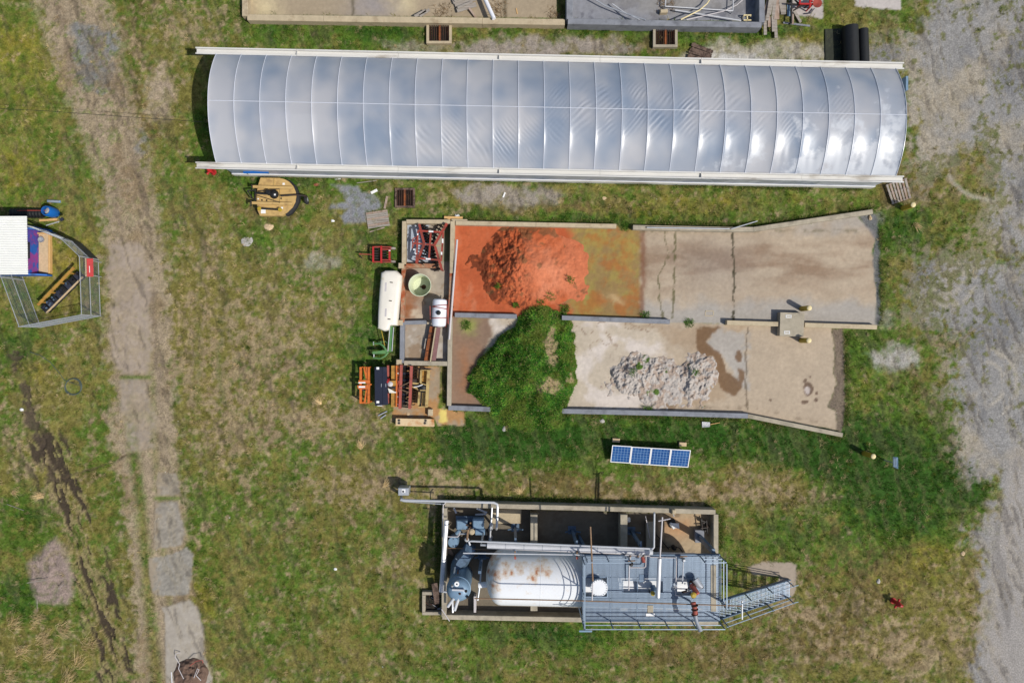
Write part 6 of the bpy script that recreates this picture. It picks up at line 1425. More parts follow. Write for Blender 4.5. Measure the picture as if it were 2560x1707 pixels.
# ---- items on the containment floor
for px, py, lb in ((1566, 1298, 'crumpled white sheet in the shade by the north wall'), (1687, 1313, 'crumpled white sheet on the sunny slab')):
    t = thing('plastic_sheet', lb, 'sheet', W(px, py, 0)); mb = MB()
    for k in range(4): mb.slab(*[W(px + x + random.uniform(-3, 3), py + y + random.uniform(-3, 3), .12 + random.uniform(0, .15)) for x, y in ((-10, -5), (8, -3), (10, 6), (-4, 7))], .004)
    mb.build('fold', 'label_white', t); MB().box(W(px - 6, py - 5, .1), (.4, .4, .12), .4, z0=.012).build('bundle', 'black_plastic', t)
t = thing('pump_stand', 'dark pipe stand with valves by the east containment wall', 'pump', W(1757, 1312, 0))
for a, b in (((1752, 1300), (1770, 1306)), ((1752, 1320), (1772, 1318)), ((1754, 1296), (1756, 1326)), ((1766, 1300), (1770, 1340))): MB().tube([W(*a, .4), W(*b, .35)], .035, 6).build('pipe_leg', 'steel_dark', t)
for a in ((1755, 1302), (1766, 1312), (1758, 1322)): MB().lathe(W(*a, 0), [(.08, 0), (.1, .3), (.05, .42)], n=10).build('valve_body', 'steel_dark', t)
t = thing('floor_valve', 'dark floor valve with hoses north of the platform', 'valve', W(1684, 1366, 0))
MB().lathe(W(1683, 1366, 0), [(.12, 0), (.14, .3), (.05, .5)], n=10).build('body', 'black_plastic', t); MB().tube([W(1690, 1366, .3), W(1700, 1370, .35), W(1710, 1384, .3)], .03, 6).build('hose', 'rubber', t)
MB().tube([W(1640, 1365, .3), W(1676, 1367, .3)], .02, 6).build('rod', 'steel_dark', t)
p = W(1685, 1280, .95); t = thing('wall_lamp', 'small pale bracket box on the north containment wall', 'box', (p.x, p.y, .7)); MB().box((p.x, p.y, 0), (.2, .26, .2), z0=.725, bev=.04).build('housing', 'concrete_cream', t); MB().beam((p.x, p.y - .1, .8), (p.x + .02, p.y - .28, .85), .06, .06).build('bracket', 'rock_grey', t)
tag(MB().beam(W(1614, 1290, .9), W(1625, 1345, .3), .04, .04).build('conduit', 'pvc_dull'), 'thin white rod leaning inside the containment', 'rod')
tag(MB().beam(W(1640, 1335, .12), W(1672, 1372, .12), .06, .08).build('floor_drain', 'steel_dark'), 'dark slot drain across the sunny containment slab', 'drain')
p0, p1 = W(1618, 1310, .1), W(1632, 1358, .1); tag(MB().box(((p0.x + p1.x) / 2, (p0.y + p1.y) / 2, 0), (.5, 1.5, .3), z0=.012, bev=.02).build('plinth', 'concrete'), 'pale concrete plinth between the shaded floor and sunny slab', 'plinth')
p = W(1266, 1290, .05); tag(MB().box((p.x, p.y, 0), (1.7, .8, .1), z0=.012, bev=.01).build('plinth', 'concrete_cream'), 'low cream concrete plinth by the north containment wall', 'plinth')
p = W(1180, 1490, .3)
tag(MB().box((W(1188, 1506, .25).x, W(1188, 1506, .25).y, 0), (.13, .9, .5), z0=.012).build('plinth', 'pvc_dull'), 'narrow pale block standing right of the grey vessel', 'block')
tag(MB().prism([tuple(pt(zl, x, y, .05))[:2] for x, y in ((235, 1020), (275, 1010), (345, 1140), (320, 1165), (240, 1110))], .012, .1).build('board', 'wood_pallet'), 'broken tan board lying below the drum', 'board')
# ---- sump at the south-west corner, control box, lamp post foot
a, b = W(1055, 1479, .3), W(1106, 1537, .3); t = thing('corner_sump', 'square concrete sump full of dark scrap outside the containment corner', 'sump', ((a.x + b.x) / 2, (a.y + b.y) / 2, 0))
for c_, s_ in ((((a.x + b.x) / 2, a.y - .09), (b.x - a.x, .18)), (((a.x + b.x) / 2, b.y + .09), (b.x - a.x, .18)), ((a.x + .09, (a.y + b.y) / 2), (.18, a.y - b.y - .37))): MB().box((*c_, 0), (*s_, .3 + random.uniform(0, .01)), z0=0, bev=.02).build('rim', 'concrete', t)
MB().box(((a.x + b.x) / 2, (a.y + b.y) / 2, 0), (b.x - a.x - .4, a.y - b.y - .4, .03), z0=.012).build('sump_bottom', 'dark_pit', t)
for k in range(14):
    q0 = Vector((random.uniform(a.x + .25, b.x - .1), random.uniform(b.y + .25, a.y - .25), .08)); an = random.uniform(0, 3.1); MB().tube([q0, q0 + Vector((.3 * math.cos(an), .3 * math.sin(an), random.uniform(.02, .15)))], .015, 5).build('scrap_rod', random.choice(['steel_dark', 'rust_dark', 'galv']), t)
tag(MB().beam(pt(zm, 360, 760, .42), pt(zm, 425, 1160, .40), .32, .1).build('plank', 'wood_old'), 'old mossy brown plank lying across the corner sump', 'plank')
p = W(1008, 1229, 1.1); t = thing('control_box', 'grey electrical cabinet on a post at the end of the silver pipe', 'cabinet', (p.x, p.y, 0)); MB().box((p.x, p.y, 0), (.58, .42, .75), z0=.35, bev=.03).build('cabinet', 'galv', t); MB().box((p.x + .02, p.y + .05, 1.105), (.2, .2, .01)).build('label', 'label_white', t); MB().box((p.x + .0, p.y + .02, 1.115), (.1, .1, .01)).build('gauge', 'navy_lid', t)
for s in (-1, 1): MB().box((p.x + .22 * s, p.y, 0), (.06, .06, .36), z0=0).build('leg', 'galv', t)
p = W(1462, 1577, 4.3); t = thing('flood_lamp', 'thin lamp post with crossbar at the south-west platform corner', 'lamp', (p.x, p.y, 0)); MB().box((p.x, p.y, 0), (.05, .05, 4.3), z0=0).build('pole', 'rail_steel', t); MB().beam(W(1448, 1577, 4.32), W(1480, 1577, 4.32), .08, .04).build('crossbar', 'blue_grey', t)
# ================================================================== STREET-FURNITURE-LIKE THINGS
def bollard(px, py, label, h=1.02, r=.145):
    p = W(px, py, 0); t = thing('bollard', label, 'bollard', p, 'yellow bollards')
    MB().lathe(p, [(r, -.05), (r, h - .03), (r * .98, h)], n=20, cap=False).build('pipe', 'bollard_yellow', t, True)
    MB().lathe(p, [(r * .98, h), (r * .8, h + .035), (r * .4, h + .055), (0, h + .06)], n=20, cap=False).build('concrete_cap', 'cap_cream', t, True)
bollard(2257, 521, 'yellow bollard beside the wooden pallet')
bollard(2004, 772, 'yellow bollard north of the square concrete block, on the upper ramp')
bollard(2003, 851, 'yellow bollard south of the square concrete block, on the lower ramp')
bollard(2160, 1133, 'yellow bollard standing in lush grass left of the small sign')

# square block on the ramp wall
zw = zoom(1560, 500, 2.613); t = thing('concrete_pedestal', 'large square concrete block straddling the middle bin wall', 'block', pt(zw, 1098, 812, 0))
MB().prism([tuple(pt(zw, x, y, .48))[:2] for x, y in ((1022, 733), (1180, 738), (1173, 892), (1018, 887))], 0, .48).build('block', 'concrete', t)
for x, y in ((1075, 760), (1065, 865)):
    for dx, dy, sx, sy in ((0, -7, .3, .04), (0, 7, .3, .04), (-16, 0, .05, .2), (16, 0, .05, .2)):
        q = pt(zw, x + dx, y + dy, .48); MB().box((q.x, q.y, .486), (sx, sy, .012)).build('plate_edge', 'label_white', t)
t = thing('hatch_mark', 'small white painted square outline on the upper ramp', 'marking', pt(zw, 556, 740, 0))
for (x0, y0, x1, y1) in ((532, 724, 582, 724), (532, 756, 582, 756), (534, 724, 530, 756), (584, 724, 584, 752)): MB().beam(pt(zw, x0, y0, .012), pt(zw, x1, y1, .012), .04, .008).build('painted_edge', 'concrete_cream', t)
tag(MB().beam(pt(zw, 700, 190, .45), pt(zw, 872, 138, .1), .05, .04).build('metal_bar', 'galv'), 'thin steel bar leaning off the north ramp wall', 'bar')
tag(MB().tube([pt(zw, 150, 180, .45), pt(zw, 690, 188, .45)], .035, 8).build('steel_pipe', 'galv', None, True), 'thin steel pipe lying along the north ramp wall', 'pipe')

# pallet
zp = zoom(2120, 420, 7.84); TL, TR_, BR, BL = (735, 335), (1150, 195), (1245, 590), (865, 715)
def bil(u, v, h): 
    x = (TL[0] * (1 - u) + TR_[0] * u) * (1 - v) + (BL[0] * (1 - u) + BR[0] * u) * v; y = (TL[1] * (1 - u) + TR_[1] * u) * (1 - v) + (BL[1] * (1 - u) + BR[1] * u) * v; return pt(zp, x, y, h)
t = thing('pallet', 'grey-brown slatted wooden pallet at the south-east greenhouse corner', 'pallet', bil(.5, .5, 0))
for k in range(7): MB().beam(bil((k + .5) / 7, 0, .155), bil((k + .5) / 7, 1, .155), .105, .022).build('slat', 'wood_pallet' if k % 2 else 'wood_grey', t)
for v in (.03, .47, .97): MB().beam(bil(0, v, .092), bil(1, v, .092), .045, .10).build('stringer', 'wood_pallet', t)
for u in (.05, .5, .95): MB().beam(bil(u, 0, .022), bil(u, 1, .022), .1, .025).build('bottom_board', 'wood_pallet', t)
zr = zoom(1640, 0, 3.675)
t = thing('broken_pallet', 'rotten dark brown plank pallet on gravel north of the greenhouse', 'pallet', pt(zr, 405, 480, 0))
c4 = [(340, 388), (525, 462), (490, 582), (285, 530)]
for k in range(7):
    f_ = (k + .5) / 7; a = (c4[0][0] + (c4[3][0] - c4[0][0]) * f_, c4[0][1] + (c4[3][1] - c4[0][1]) * f_); b = (c4[1][0] + (c4[2][0] - c4[1][0]) * f_, c4[1][1] + (c4[2][1] - c4[1][1]) * f_)
    MB().beam(pt(zr, a[0] + random.uniform(-10, 10), a[1] + random.uniform(-4, 4), .14 + random.uniform(-.02, .02)), pt(zr, b[0] + random.uniform(-12, 8), b[1] + random.uniform(-4, 4), .13), .11, .025).build('plank', 'wood_old', t)
for u in (.1, .85):
    a = [c4[0][i] + (c4[1][i] - c4[0][i]) * u for i in (0, 1)]; b = [c4[3][i] + (c4[2][i] - c4[3][i]) * u for i in (0, 1)]; MB().beam(pt(zr, *a, .06), pt(zr, *b, .06), .08, .1).build('stringer', 'wood_old', t)

# solar array
zs = zoom(1480, 1020, 7.84); hn, hs = .72, .34
cn = [pt(zs, 395, 738, hn), pt(zs, 1938, 830, hn), pt(zs, 1888, 1155, hs), pt(zs, 357, 1055, hs)]
t = thing('solar_array', 'row of four tilted blue solar panels with white frames on grass', 'solar panel', pt(zs, 1150, 940, 0))
def sp(u, v, up=0.0):
    p = (cn[0] * (1 - u) + cn[1] * u) * (1 - v) + (cn[3] * (1 - u) + cn[2] * u) * v; nr = (cn[1] - cn[0]).cross(cn[0] - cn[3]).normalized(); return p + nr * up
for k in range(4):
    u0, u1 = k / 4 + .002, (k + 1) / 4 - .002; dv = -.02 if k == 0 else .0
    pn = MB().slab(sp(u0 + .008, .97 + dv), sp(u1 - .008, .97 + dv), sp(u1 - .008, .03 + dv), sp(u0 + .008, .03 + dv), .03).build('panel', 'solar_cell', t)
    for a, b in (((u0, 0), (u1, 0)), ((u0, 1), (u1, 1)), ((u0 + .004, 0), (u0 + .004, 1)), ((u1 - .004, 0), (u1 - .004, 1))): MB().beam(sp(a[0], a[1] + dv, .0), sp(b[0], b[1] + dv, .0), .042, .05).build('frame', 'label_white', pn)
    ln = MB()
    for q in range(1, 6): ln.beam(sp(u0 + .008 + (u1 - u0 - .016) * q / 6, .03 + dv, .003), sp(u0 + .008 + (u1 - u0 - .016) * q / 6, .97 + dv, .003), .012, .004)
    for q in range(1, 6): ln.beam(sp(u0 + .008, .03 + .94 * q / 6 + dv, .004), sp(u1 - .008, .03 + .94 * q / 6 + dv, .004), .010, .004)
    lo = ln.build('cell_lines', 'solar_line', pn); lo['kind'] = 'stuff'
for u in (.08, .5, .93):
    for v, hh in ((.1, hn), (.92, hs)): q = sp(u, v, -.04); MB().box((q.x, q.y, 0), (.05, .05, q.z - .02), z0=0).build('leg', 'galv', t)
for u in (.07, .93):
    q = sp(u, -.12); MB().box((q.x, q.y + .12, 0), (.42, .22, .16), -.06, z0=0, bev=.02).build('ballast_block', 'rock_tan', t)

# sign plate on a post
zg = zoom(2200, 1100, 10.45); t = thing('sign_post', 'small blue-grey plate on a thin post in lush grass', 'sign', pt(zg, 430, 640, 0))
MB().slab(pt(zg, 342, 690, 1.15), pt(zg, 476, 752, 1.25), pt(zg, 472, 450, 1.5), pt(zg, 342, 440, 1.4), .02).build('plate', 'blue_grey', t)
p = pt(zg, 400, 610, 1.15); MB().box((p.x, p.y, 0), (.05, .05, 1.2), z0=0).build('post', 'galv', t)
for k in range(4): MB().beam(pt(zg, 365 + k * 28, 470, 1.45 - .0), pt(zg, 365 + k * 28, 690, 1.24), .015, .03).build('rib', 'rail_steel', t)

# scoop shovel
zh = zoom(1100, 1040, 2.613); t = thing('scoop_shovel', 'silver scoop shovel with wooden handle lying on grass', 'shovel', pt(zh, 1740, 54, 0))
mb = MB(); n = 7
R_ = [[pt(zh, 1712 + 52 * i / 4, 36 + 38 * k / (n - 1) + (4 - 8 * k / (n - 1)) * (i / 4), .03 + .05 * (2 * k / (n - 1) - 1) ** 2 + .02 * i / 4) for k in range(n)] for i in range(5)]
mb.add([q for r_ in R_ for q in r_], [(i * n + k, i * n + k + 1, (i + 1) * n + k + 1, (i + 1) * n + k) for i in range(4) for k in range(n - 1)]); mb.build('scoop', 'silver', t, True)
MB().tube([pt(zh, 1765, 54, .08), pt(zh, 1828, 42, .05)], .022, 7).build('handle', 'wood_new', t, True)

# fire hydrants
def hydrant(px, py, label, rot):
    p = W(px, py, 0); t = thing('fire_hydrant', label, 'hydrant', p, 'red fire hydrants')
    MB().lathe(p, [(.17, 0), (.17, .04), (.11, .06), (.11, .5), (.15, .52), (.15, .56), (.13, .6), (.1, .7), (.05, .76), (.04, .82), (0, .82)], n=20, cap=False).build('barrel', 'red_bright', t, True)
    for k, (l, r) in enumerate(((.27, .075), (.22, .055), (.22, .055))):
        a = rot + (0, 1.6, -1.6)[k]; d = Vector((math.cos(a), math.sin(a), 0)); o = MB().lathe(p + Vector((0, 0, .42)) + d * .08, [(r, 0), (r, l - .12), (r * 1.25, l - .1), (r * 1.25, l - .03), (.02, l - .02), (.02, l)], axis=d, n=12).build('nozzle_cap', 'red_bright', t, True)
    return t
hydrant(534, 431, 'red fire hydrant under the west end of the greenhouse gutter', -.7); hydrant(2233, 1501, 'red fire hydrant alone in the grass at lower right', -.5)
rock(2246, 1512, .14, 'white plate leaning on the lower right hydrant', 'label_white', (.5, 1, .5)); 

# ---- rolls of black liner
t = thing('liner_roll', 'thick upright-lying roll of black plastic liner beside the greenhouse', 'roll', pt(zr, 1780, 420, 0))
a = W(1640 + 1790 / 3.675, 70, .9); a.z = .44; 
def lying_roll(t, xpx, y0, y1, r, off):
    a = W(xpx, y0, r); b = W(xpx + 4, y1, r)
    MB().tube([a, b], r, 26).build('roll', 'black_plastic', t, True)
    sp_ = [Vector((a.x + (r * .9 - .03 * k / 6) * math.cos(k * .7) * (1 - k / 40), a.y + .012, r + (r * .9) * math.sin(k * .7) * (1 - k / 40))) for k in range(30)]
    MB().tube(sp_, .012, 4).build('spiral_edge', 'rubber', t)
lying_roll(t, 1640 + 1782 / 3.675, 68, 186, .43, 0)
t = thing('liner_roll', 'thinner roll of black plastic liner, right of the thick one', 'roll', pt(zr, 1895, 440, 0)); lying_roll(t, 1640 + 1898 / 3.675, 75, 190, .30, 0)
mat('liner_dusty', A(50, 54, 44), .8, var=.3, scale=7, col2=A(70, 74, 52), thr=(.5, .7), scale2=4, bump=.3)
t = thing('liner_sheet', 'flat dusty black liner sheet spread left of the rolls', 'sheet', pt(zr, 1630, 440, 0))
MB().prism([tuple(pt(zr, x, y, .03))[:2] for x, y in ((1553, 270), (1720, 264), (1715, 700), (1558, 700))], .012, .05).build('sheet', 'liner_dusty', t)
MB().tube([pt(zr, 1555, 270, .05), pt(zr, 1560, 700, .05)], .025, 6).build('folded_edge', 'liner_dusty', t)

# ---- junk in the top basins
zq = zoom(1080, 0, 3.92)
for k, (x0, y0, x1, y1, h, w_) in enumerate([(205, 20, 400, -45, .16, .26), (225, 55, 430, -15, .12, .22), (245, 104, 432, 45, .2, .26), (215, 0, 330, -40, .24, .22), (250, 78, 395, 18, .27, .12)]):
    tag(MB().beam(pt(zq, x0, y0, h), pt(zq, x1, y1, h), w_, .045).build('plank', 'wood_grey'), ['lowest grey plank of the pile in the left basin, under the others', 'middle grey plank of the pile in the left basin', 'front grey plank of the pile in the left basin', 'topmost grey plank at the upper edge of the left basin pile', 'narrow grey plank lying on top of the left basin pile'][k], 'plank')
tag(MB().beam(pt(zq, 362, 80, .2), pt(zq, 432, 180, .1), .1, .08).build('timber', 'wood_pallet'), 'square timber post sloping from the plank pile to the curb', 'timber')
for k, (x0, y0, x1, y1) in enumerate([(-170, 205 / 1.2, -60, 120), (-120, 168, -25, 110)]): tag(MB().beam(pt(zq, x0, y0 - 8, .3), pt(zq, x1, y1 - 15, .3), .16, .04).build('plank', 'wood_grey'), ['left of two pale planks leaning on the basin curb', 'right of two pale planks leaning on the basin curb'][k], 'plank')
tag(MB().tube([pt(zq, 505, -40, .5), pt(zq, 608, 186, .62)], .115, 14).build('plastic_pipe', 'pvc', None, True), 'thick white plastic pipe leaning over the left basin curb', 'pipe')
tag(MB().beam(pt(zq, 826, 84, .03), pt(zq, 836, 138, .03), .05, .03).build('stick', 'wood_new'), 'short pale stick on the left basin floor', 'stick')
tag(MB().tube([pt(zq, 1570, -20, .5), pt(zq, 1700, 60, .4), pt(zq, 1900, 135, .5), pt(zq, 2095, 198, .78)], .035, 8).build('bent_pipe', 'galv', None, True), 'long bent grey pipe resting on the right basin wall', 'pipe')
tag(MB().tube([pt(zq, 1768, 40, .3), pt(zq, 1890, 128, .4), pt(zq, 2030, 192, .75)], .035, 8).build('bent_pipe', 'silver', None, True), 'shorter bent pale pipe crossing the long bent one', 'pipe')
t = thing('pipe_hoop', 'rectangular steel pipe frame lying in the right basin', 'pipe frame', pt(zr, 400, 60, 0))
for a, b in (((90, -40), (86, 60)), ((86, 60), (706, 102)), ((706, 102), (713, -40))): MB().tube([pt(zr, *a, .35), pt(zr, *b, .35)], .03, 8).build('tube', 'silver', t, True)
for a in ((86, 60), (706, 102), (713, -20)): q = pt(zr, *a, .35); MB().box((q.x, q.y, 0), (.04, .04, .35), z0=0).build('leg', 'galv', t)
tag(MB().tube([pt(zr, 175, 95, .3), pt(zr, 782, 192, .5)], .04, 8).build('steel_pipe', 'silver', None, True), 'straight pale pipe slanting across the right basin', 'pipe')
tag(MB().tube([pt(zr, 505, -20, .4), pt(zr, 470, 35, .4), pt(zr, 400, 95, .5), pt(zr, 228, 182, .76)], .035, 8).build('hose', 'cap_cream', None, True), 'cream hose curving over the right basin wall', 'hose')
tag(MB().tube([pt(zr, 820, -20, .3), pt(zr, 740, 50, .3), pt(zr, 620, 105, .4), pt(zr, 280, 184, .76)], .025, 8).build('hose', 'pvc_dull', None, True), 'thin grey hose below the cream hose', 'hose')
t = thing('white_stand', 'small white steel stand in the right basin corner', 'stand', pt(zr, 838, 165, 0))
for a, b in (((805, 142), (875, 142)), ((838, 142), (840, 190)), ((805, 188), (875, 188))): MB().beam(pt(zr, *a, .3), pt(zr, *b, .3), .06, .05).build('bar', 'cap_cream', t)
for a in ((808, 150), (872, 150), (840, 186)): q = pt(zr, *a, .3); MB().box((q.x, q.y, 0), (.04, .04, .3), z0=0).build('leg', 'cap_cream', t)
tag(MB().box(pt(zr, 75, 100, .3), (.42, .2, .3), .05, z0=0, bev=.03).build('concrete_block', 'concrete_cream'), 'cream concrete block on the dry weeds in the right basin', 'block')
for px, py, lb in ((1665, 12, 'dry brown weeds heaped in the right basin'), (1108, 32, 'dry brown weeds beside the plank pile'), (1245, 25, 'dry brush against the white pipe'), (1388, 40, 'dark dry leaves in the shaded corner of the left basin')): tuft(px, py, lb, 160, (.1, .4), (A(150, 124, 92, 1.0), A(104, 86, 62, 1.0)), .3, (.01, .03), None, 0, 1.1, 'dry_weeds', 'dead weeds')
wl = [(1035, -20, 1000, 130, .5), (1002, 128, 1004, 322, .3), (1072, -20, 1042, 140, .55), (1040, 148, 1040, 250, .3), (1098, -20, 1076, 150, .5), (1074, 150, 1080, 292, .35), (1118, -10, 1096, 180, .45), (1096, 160, 1104, 350, .2), (1052, -10, 1022, 190, .62), (1120, 40, 1118, 180, .2)]
wn_ = ['leftmost weathered plank of the tangle beside the right basin', 'weathered plank end pointing south at the left of the tangle', 'second weathered plank from the left in the tangle', 'short weathered plank in the middle of the tangle', 'third weathered plank from the left, uppermost part of the tangle', 'dark-edged plank end in the middle of the tangle', 'fourth weathered plank from the left in the tangle', 'longest plank end reaching south out of the tangle', 'top weathered plank lying across the tangle', 'rightmost low plank of the tangle']
for k, (x0, y0, x1, y1, h) in enumerate(wl): tag(MB().beam(pt(zr, x0, y0, h), pt(zr, x1, y1, h * .8), .17, .045).build('plank', 'wood_grey' if k % 3 else 'wood_pallet'), wn_[k], 'plank')
tag(MB().prism([tuple(pt(zr, x, y, .15))[:2] for x, y in ((1120, -40), (1200, -40), (1195, 130), (1150, 130))], .05, .15).build('board', 'wood_grey'), 'wide grey board right of the plank tangle', 'board')
t = thing('red_implement', 'red iron implement with round seat on the pale slab at the top edge', 'implement', pt(zr, 1420, 20, 0))
bars(t, zr, [(1322, 38, 1450, 40), (1330, -40, 1318, 40), (1415, -40, 1415, 70), (1375, -30, 1440, 20)], .5, .08, .08, 'red_bright', 'beam'); MB().lathe(pt(zr, 1478, 36, .5), [(.0, 0), (.24, .03), (.26, .08), (.22, .07), (0, .04)], n=18, cap=False).build('seat', 'red_paint', t, True); legs(t, zr, [(1325, 38), (1440, 40), (1415, 65)], .5, 'red_bright')
t = thing('steel_trestle', 'dark steel frame with braces left of the red implement', 'frame', pt(zr, 1260, 60, 0)); bars(t, zr, [(1247, -40, 1245, 212), (1195, 34, 1400, 52), (1270, -10, 1335, 66), (1262, 98, 1340, 58)], .35, .07, .07, 'steel_dark', 'bar'); bars(t, zr, [(1370, 128, 1420, 122), (1420, 122, 1455, 80)], .1, .05, .05, 'charcoal', 'loose_bar'); legs(t, zr, [(1246, 0), (1245, 200), (1390, 50)], .33)
tag(MB().beam(pt(zr, 1218, 40, .2), pt(zr, 1220, 152, .15), .16, .04).build('board', 'blue_grey'), 'narrow pale blue board beside the dark steel frame', 'board')
tag(MB().beam(pt(zr, 1268, 100, .2), pt(zr, 1330, 208, .1), .15, .05).build('plank', 'wood_grey'), 'grey plank sloping south-east from the steel frame', 'plank')
tag(MB().beam(pt(zr, 1256, 130, .12), pt(zr, 1256, 222, .1), .12, .05).build('plank', 'wood_pallet'), 'short grey plank under the steel frame end', 'plank')
tag(MB().beam(pt(zr, 1168, 210, .05), pt(zr, 1415, 240, .05), .1, .03).build('lath', 'concrete_grey'), 'thin pale lath lying south of the plank tangle', 'lath')

# ================================================================== KIOSK AND FENCE ON THE LEFT
zk = zoom(0, 480, 3.92)
def mural_material():
    m = mat('mural', A(104, 78, 168), .6, var=.2, scale=3, col2=A(28, 96, 186), thr=(.42, .58), scale2=1.1); nt = m.node_tree; N = nt.nodes; L = nt.links; b = N['Principled BSDF']
    v = N.new('ShaderNodeTexNoise'); v.inputs['Scale'].default_value = 2.1; v.inputs['Detail'].default_value = 3; tc = N.new('ShaderNodeTexCoord'); mp = N.new('ShaderNodeMapping'); mp.inputs['Location'].default_value = (3, 7, 2); L.new(tc.outputs['Object'], mp.inputs[0]); L.new(mp.outputs[0], v.inputs['Vector'])
    r = N.new('ShaderNodeMapRange'); r.inputs['From Min'].default_value = .52; r.inputs['From Max'].default_value = .6; L.new(v.outputs['Fac'], r.inputs['Value'])
    mx = N.new('ShaderNodeMix'); mx.data_type = 'RGBA'; old = b.inputs['Base Color'].links[0].from_socket; L.new(r.outputs[0], mx.inputs['Factor']); L.new(old, mx.inputs[6]); mx.inputs[7].default_value = (*A(150, 66, 150), 1); L.new(mx.outputs[2], b.inputs['Base Color'])
mural_material()
mat('mural_blue', A(26, 110, 200), .5, var=.2, scale=3, col2=A(22, 40, 90), thr=(.48, .62), scale2=1.6)
xw = W(92, 600, .25).x; yn = W(92, 574, .25).y; ys = W(92, 690, .25).y; KH = 2.35
t = thing('kiosk', 'small hut with white corrugated roof and blue-purple painted front', 'hut', (xw - 1.5, (yn + ys) / 2, 0))
MB().box((xw - .05, (yn + ys) / 2, 0), (.1, yn - ys, KH), z0=0).build('front_wall', 'mural', t)
for y in (yn - .05, ys + .05): MB().box((xw - 1.9, y, 0), (3.6, .1, KH - .004), z0=0).build('side_wall', 'mural_blue', t)
MB().box((xw + .02, (yn + ys) / 2 + .05, 1.25), (.04, .9, .8)).build('window', 'navy_lid', t); MB().box((xw + .05, (yn + ys) / 2 + .1, 1.25), (.03, .5, .35)).build('notice', 'label_white', t)
xe = W(125, 600, .2).x
for y, h0 in ((yn - .04, 1.0), (ys + .04, 1.0)):
    mb = MB(); mb.add([(xw, y - .04, 0), (xe, y - .04, 0), (xe, y - .04, .45), (xw, y - .04, h0), (xw, y + .04, 0), (xe, y + .04, 0), (xe, y + .04, .45), (xw, y + .04, h0)], [(0, 1, 2, 3), (7, 6, 5, 4), (0, 4, 5, 1), (1, 5, 6, 2), (2, 6, 7, 3), (3, 7, 4, 0)]); w_ = mb.build('porch_side', 'mural_blue', t)
MB().box((xe - .05, (yn + ys) / 2, 0), (.1, yn - ys - .3, .22), z0=0, bev=.01).build('porch_edge', 'wood_new', t); MB().box(((xw + xe) / 2, yn - .2, 0), (xe - xw, .08, .22), z0=0).build('porch_edge', 'wood_new', t)
MB().box(((xw + xe) / 2 - .03, (yn + ys) / 2, 0), (xe - xw - .1, yn - ys - .4, .12), z0=.012).build('porch_floor', 'rock_tan', t)
r0, r1 = W(67, 540, KH + .1), W(70, 686, KH + .1); nrib = 34; mb = MB(); vs = []; xL = r0.x - 5.0
for k in range(nrib * 4 + 1):
    f_ = k / (nrib * 4); y = r0.y + (r1.y - r0.y) * f_; x = r0.x + (r1.x - r0.x) * f_; zz_ = KH + .1 + .022 * math.sin(2 * math.pi * k / 4); vs += [(xL, y - .03, zz_ + .02), (x, y, zz_)]
mb.add(vs, [(2 * k, 2 * k + 1, 2 * k + 3, 2 * k + 2) for k in range(nrib * 4)]); mb.build('roof_sheet', 'roof_white', t, True)
p = pt(zk, 395, 465, .3); MB().lathe((p.x, p.y, .14), [(.13, 0), (.17, .14), (.15, .14), (.11, .03), (0, .03)], n=18, cap=False).build('basin', 'galv', t, True)
# barrel, pipe, small stuff north of it
p = pt(zk, 545, 210, 0); t = thing('plastic_barrel', 'blue plastic barrel with open top beside the hut', 'barrel', p)
MB().lathe(p, [(.24, 0), (.29, .1), (.30, .4), (.29, .75), (.25, .85), (.22, .86), (.22, .82), (.24, .7), (.25, .3), (0, .28)], n=26, cap=False).build('barrel', 'blue_plastic', t, True); MB().lathe(p + Vector((0, 0, .6)), [(.21, 0), (.12, .06), (0, .1)], n=12).build('contents', 'rock_grey', t, True)
t = thing('culvert_pipe', 'black corrugated culvert pipe behind the hut', 'pipe', pt(zk, 330, 215, 0)); a = pt(zk, 120, 205, .3); c = pt(zk, 425, 212, .3); prof = []
for k in range(40): prof.append((.27 if k % 4 < 2 else .235, (c - a).length * k / 39))
MB().lathe(a, prof, axis=c - a, n=20).build('pipe', 'black_plastic', t, True)
tag(MB().beam(pt(zk, 170, 182, .62), pt(zk, 450, 182, .62), .04, .04).build('red_bar', 'red_paint'), 'thin red bar behind the black culvert pipe', 'bar')
tag(MB().beam(pt(zk, 385, 280, .05), pt(zk, 560, 268, .05), .12, .05).build('timber', 'wood_new'), 'tan timber lying south of the blue barrel', 'timber')
t = thing('trough', 'pale narrow trough lying north of the blue barrel', 'trough', pt(zk, 525, 92, 0)); MB().box(pt(zk, 525, 92, .06), (.75, .14, .1), -.05, z0=0, bev=.03).build('tray', 'blue_grey', t); MB().box(pt(zk, 525, 92, .1), (.6, .07, .01), -.05).build('tray_floor', 'galv', t)
t = thing('camera_post', 'small dark camera box on a bracket by the blue barrel', 'camera', pt(zk, 560, 290, 0)); p = pt(zk, 605, 268, 1.4); MB().box(p, (.18, .14, .12), .5).build('housing', 'charcoal', t); MB().tube([pt(zk, 450, 328, 1.75), pt(zk, 580, 290, 1.4)], .025, 6).build('bracket', 'galv', t)
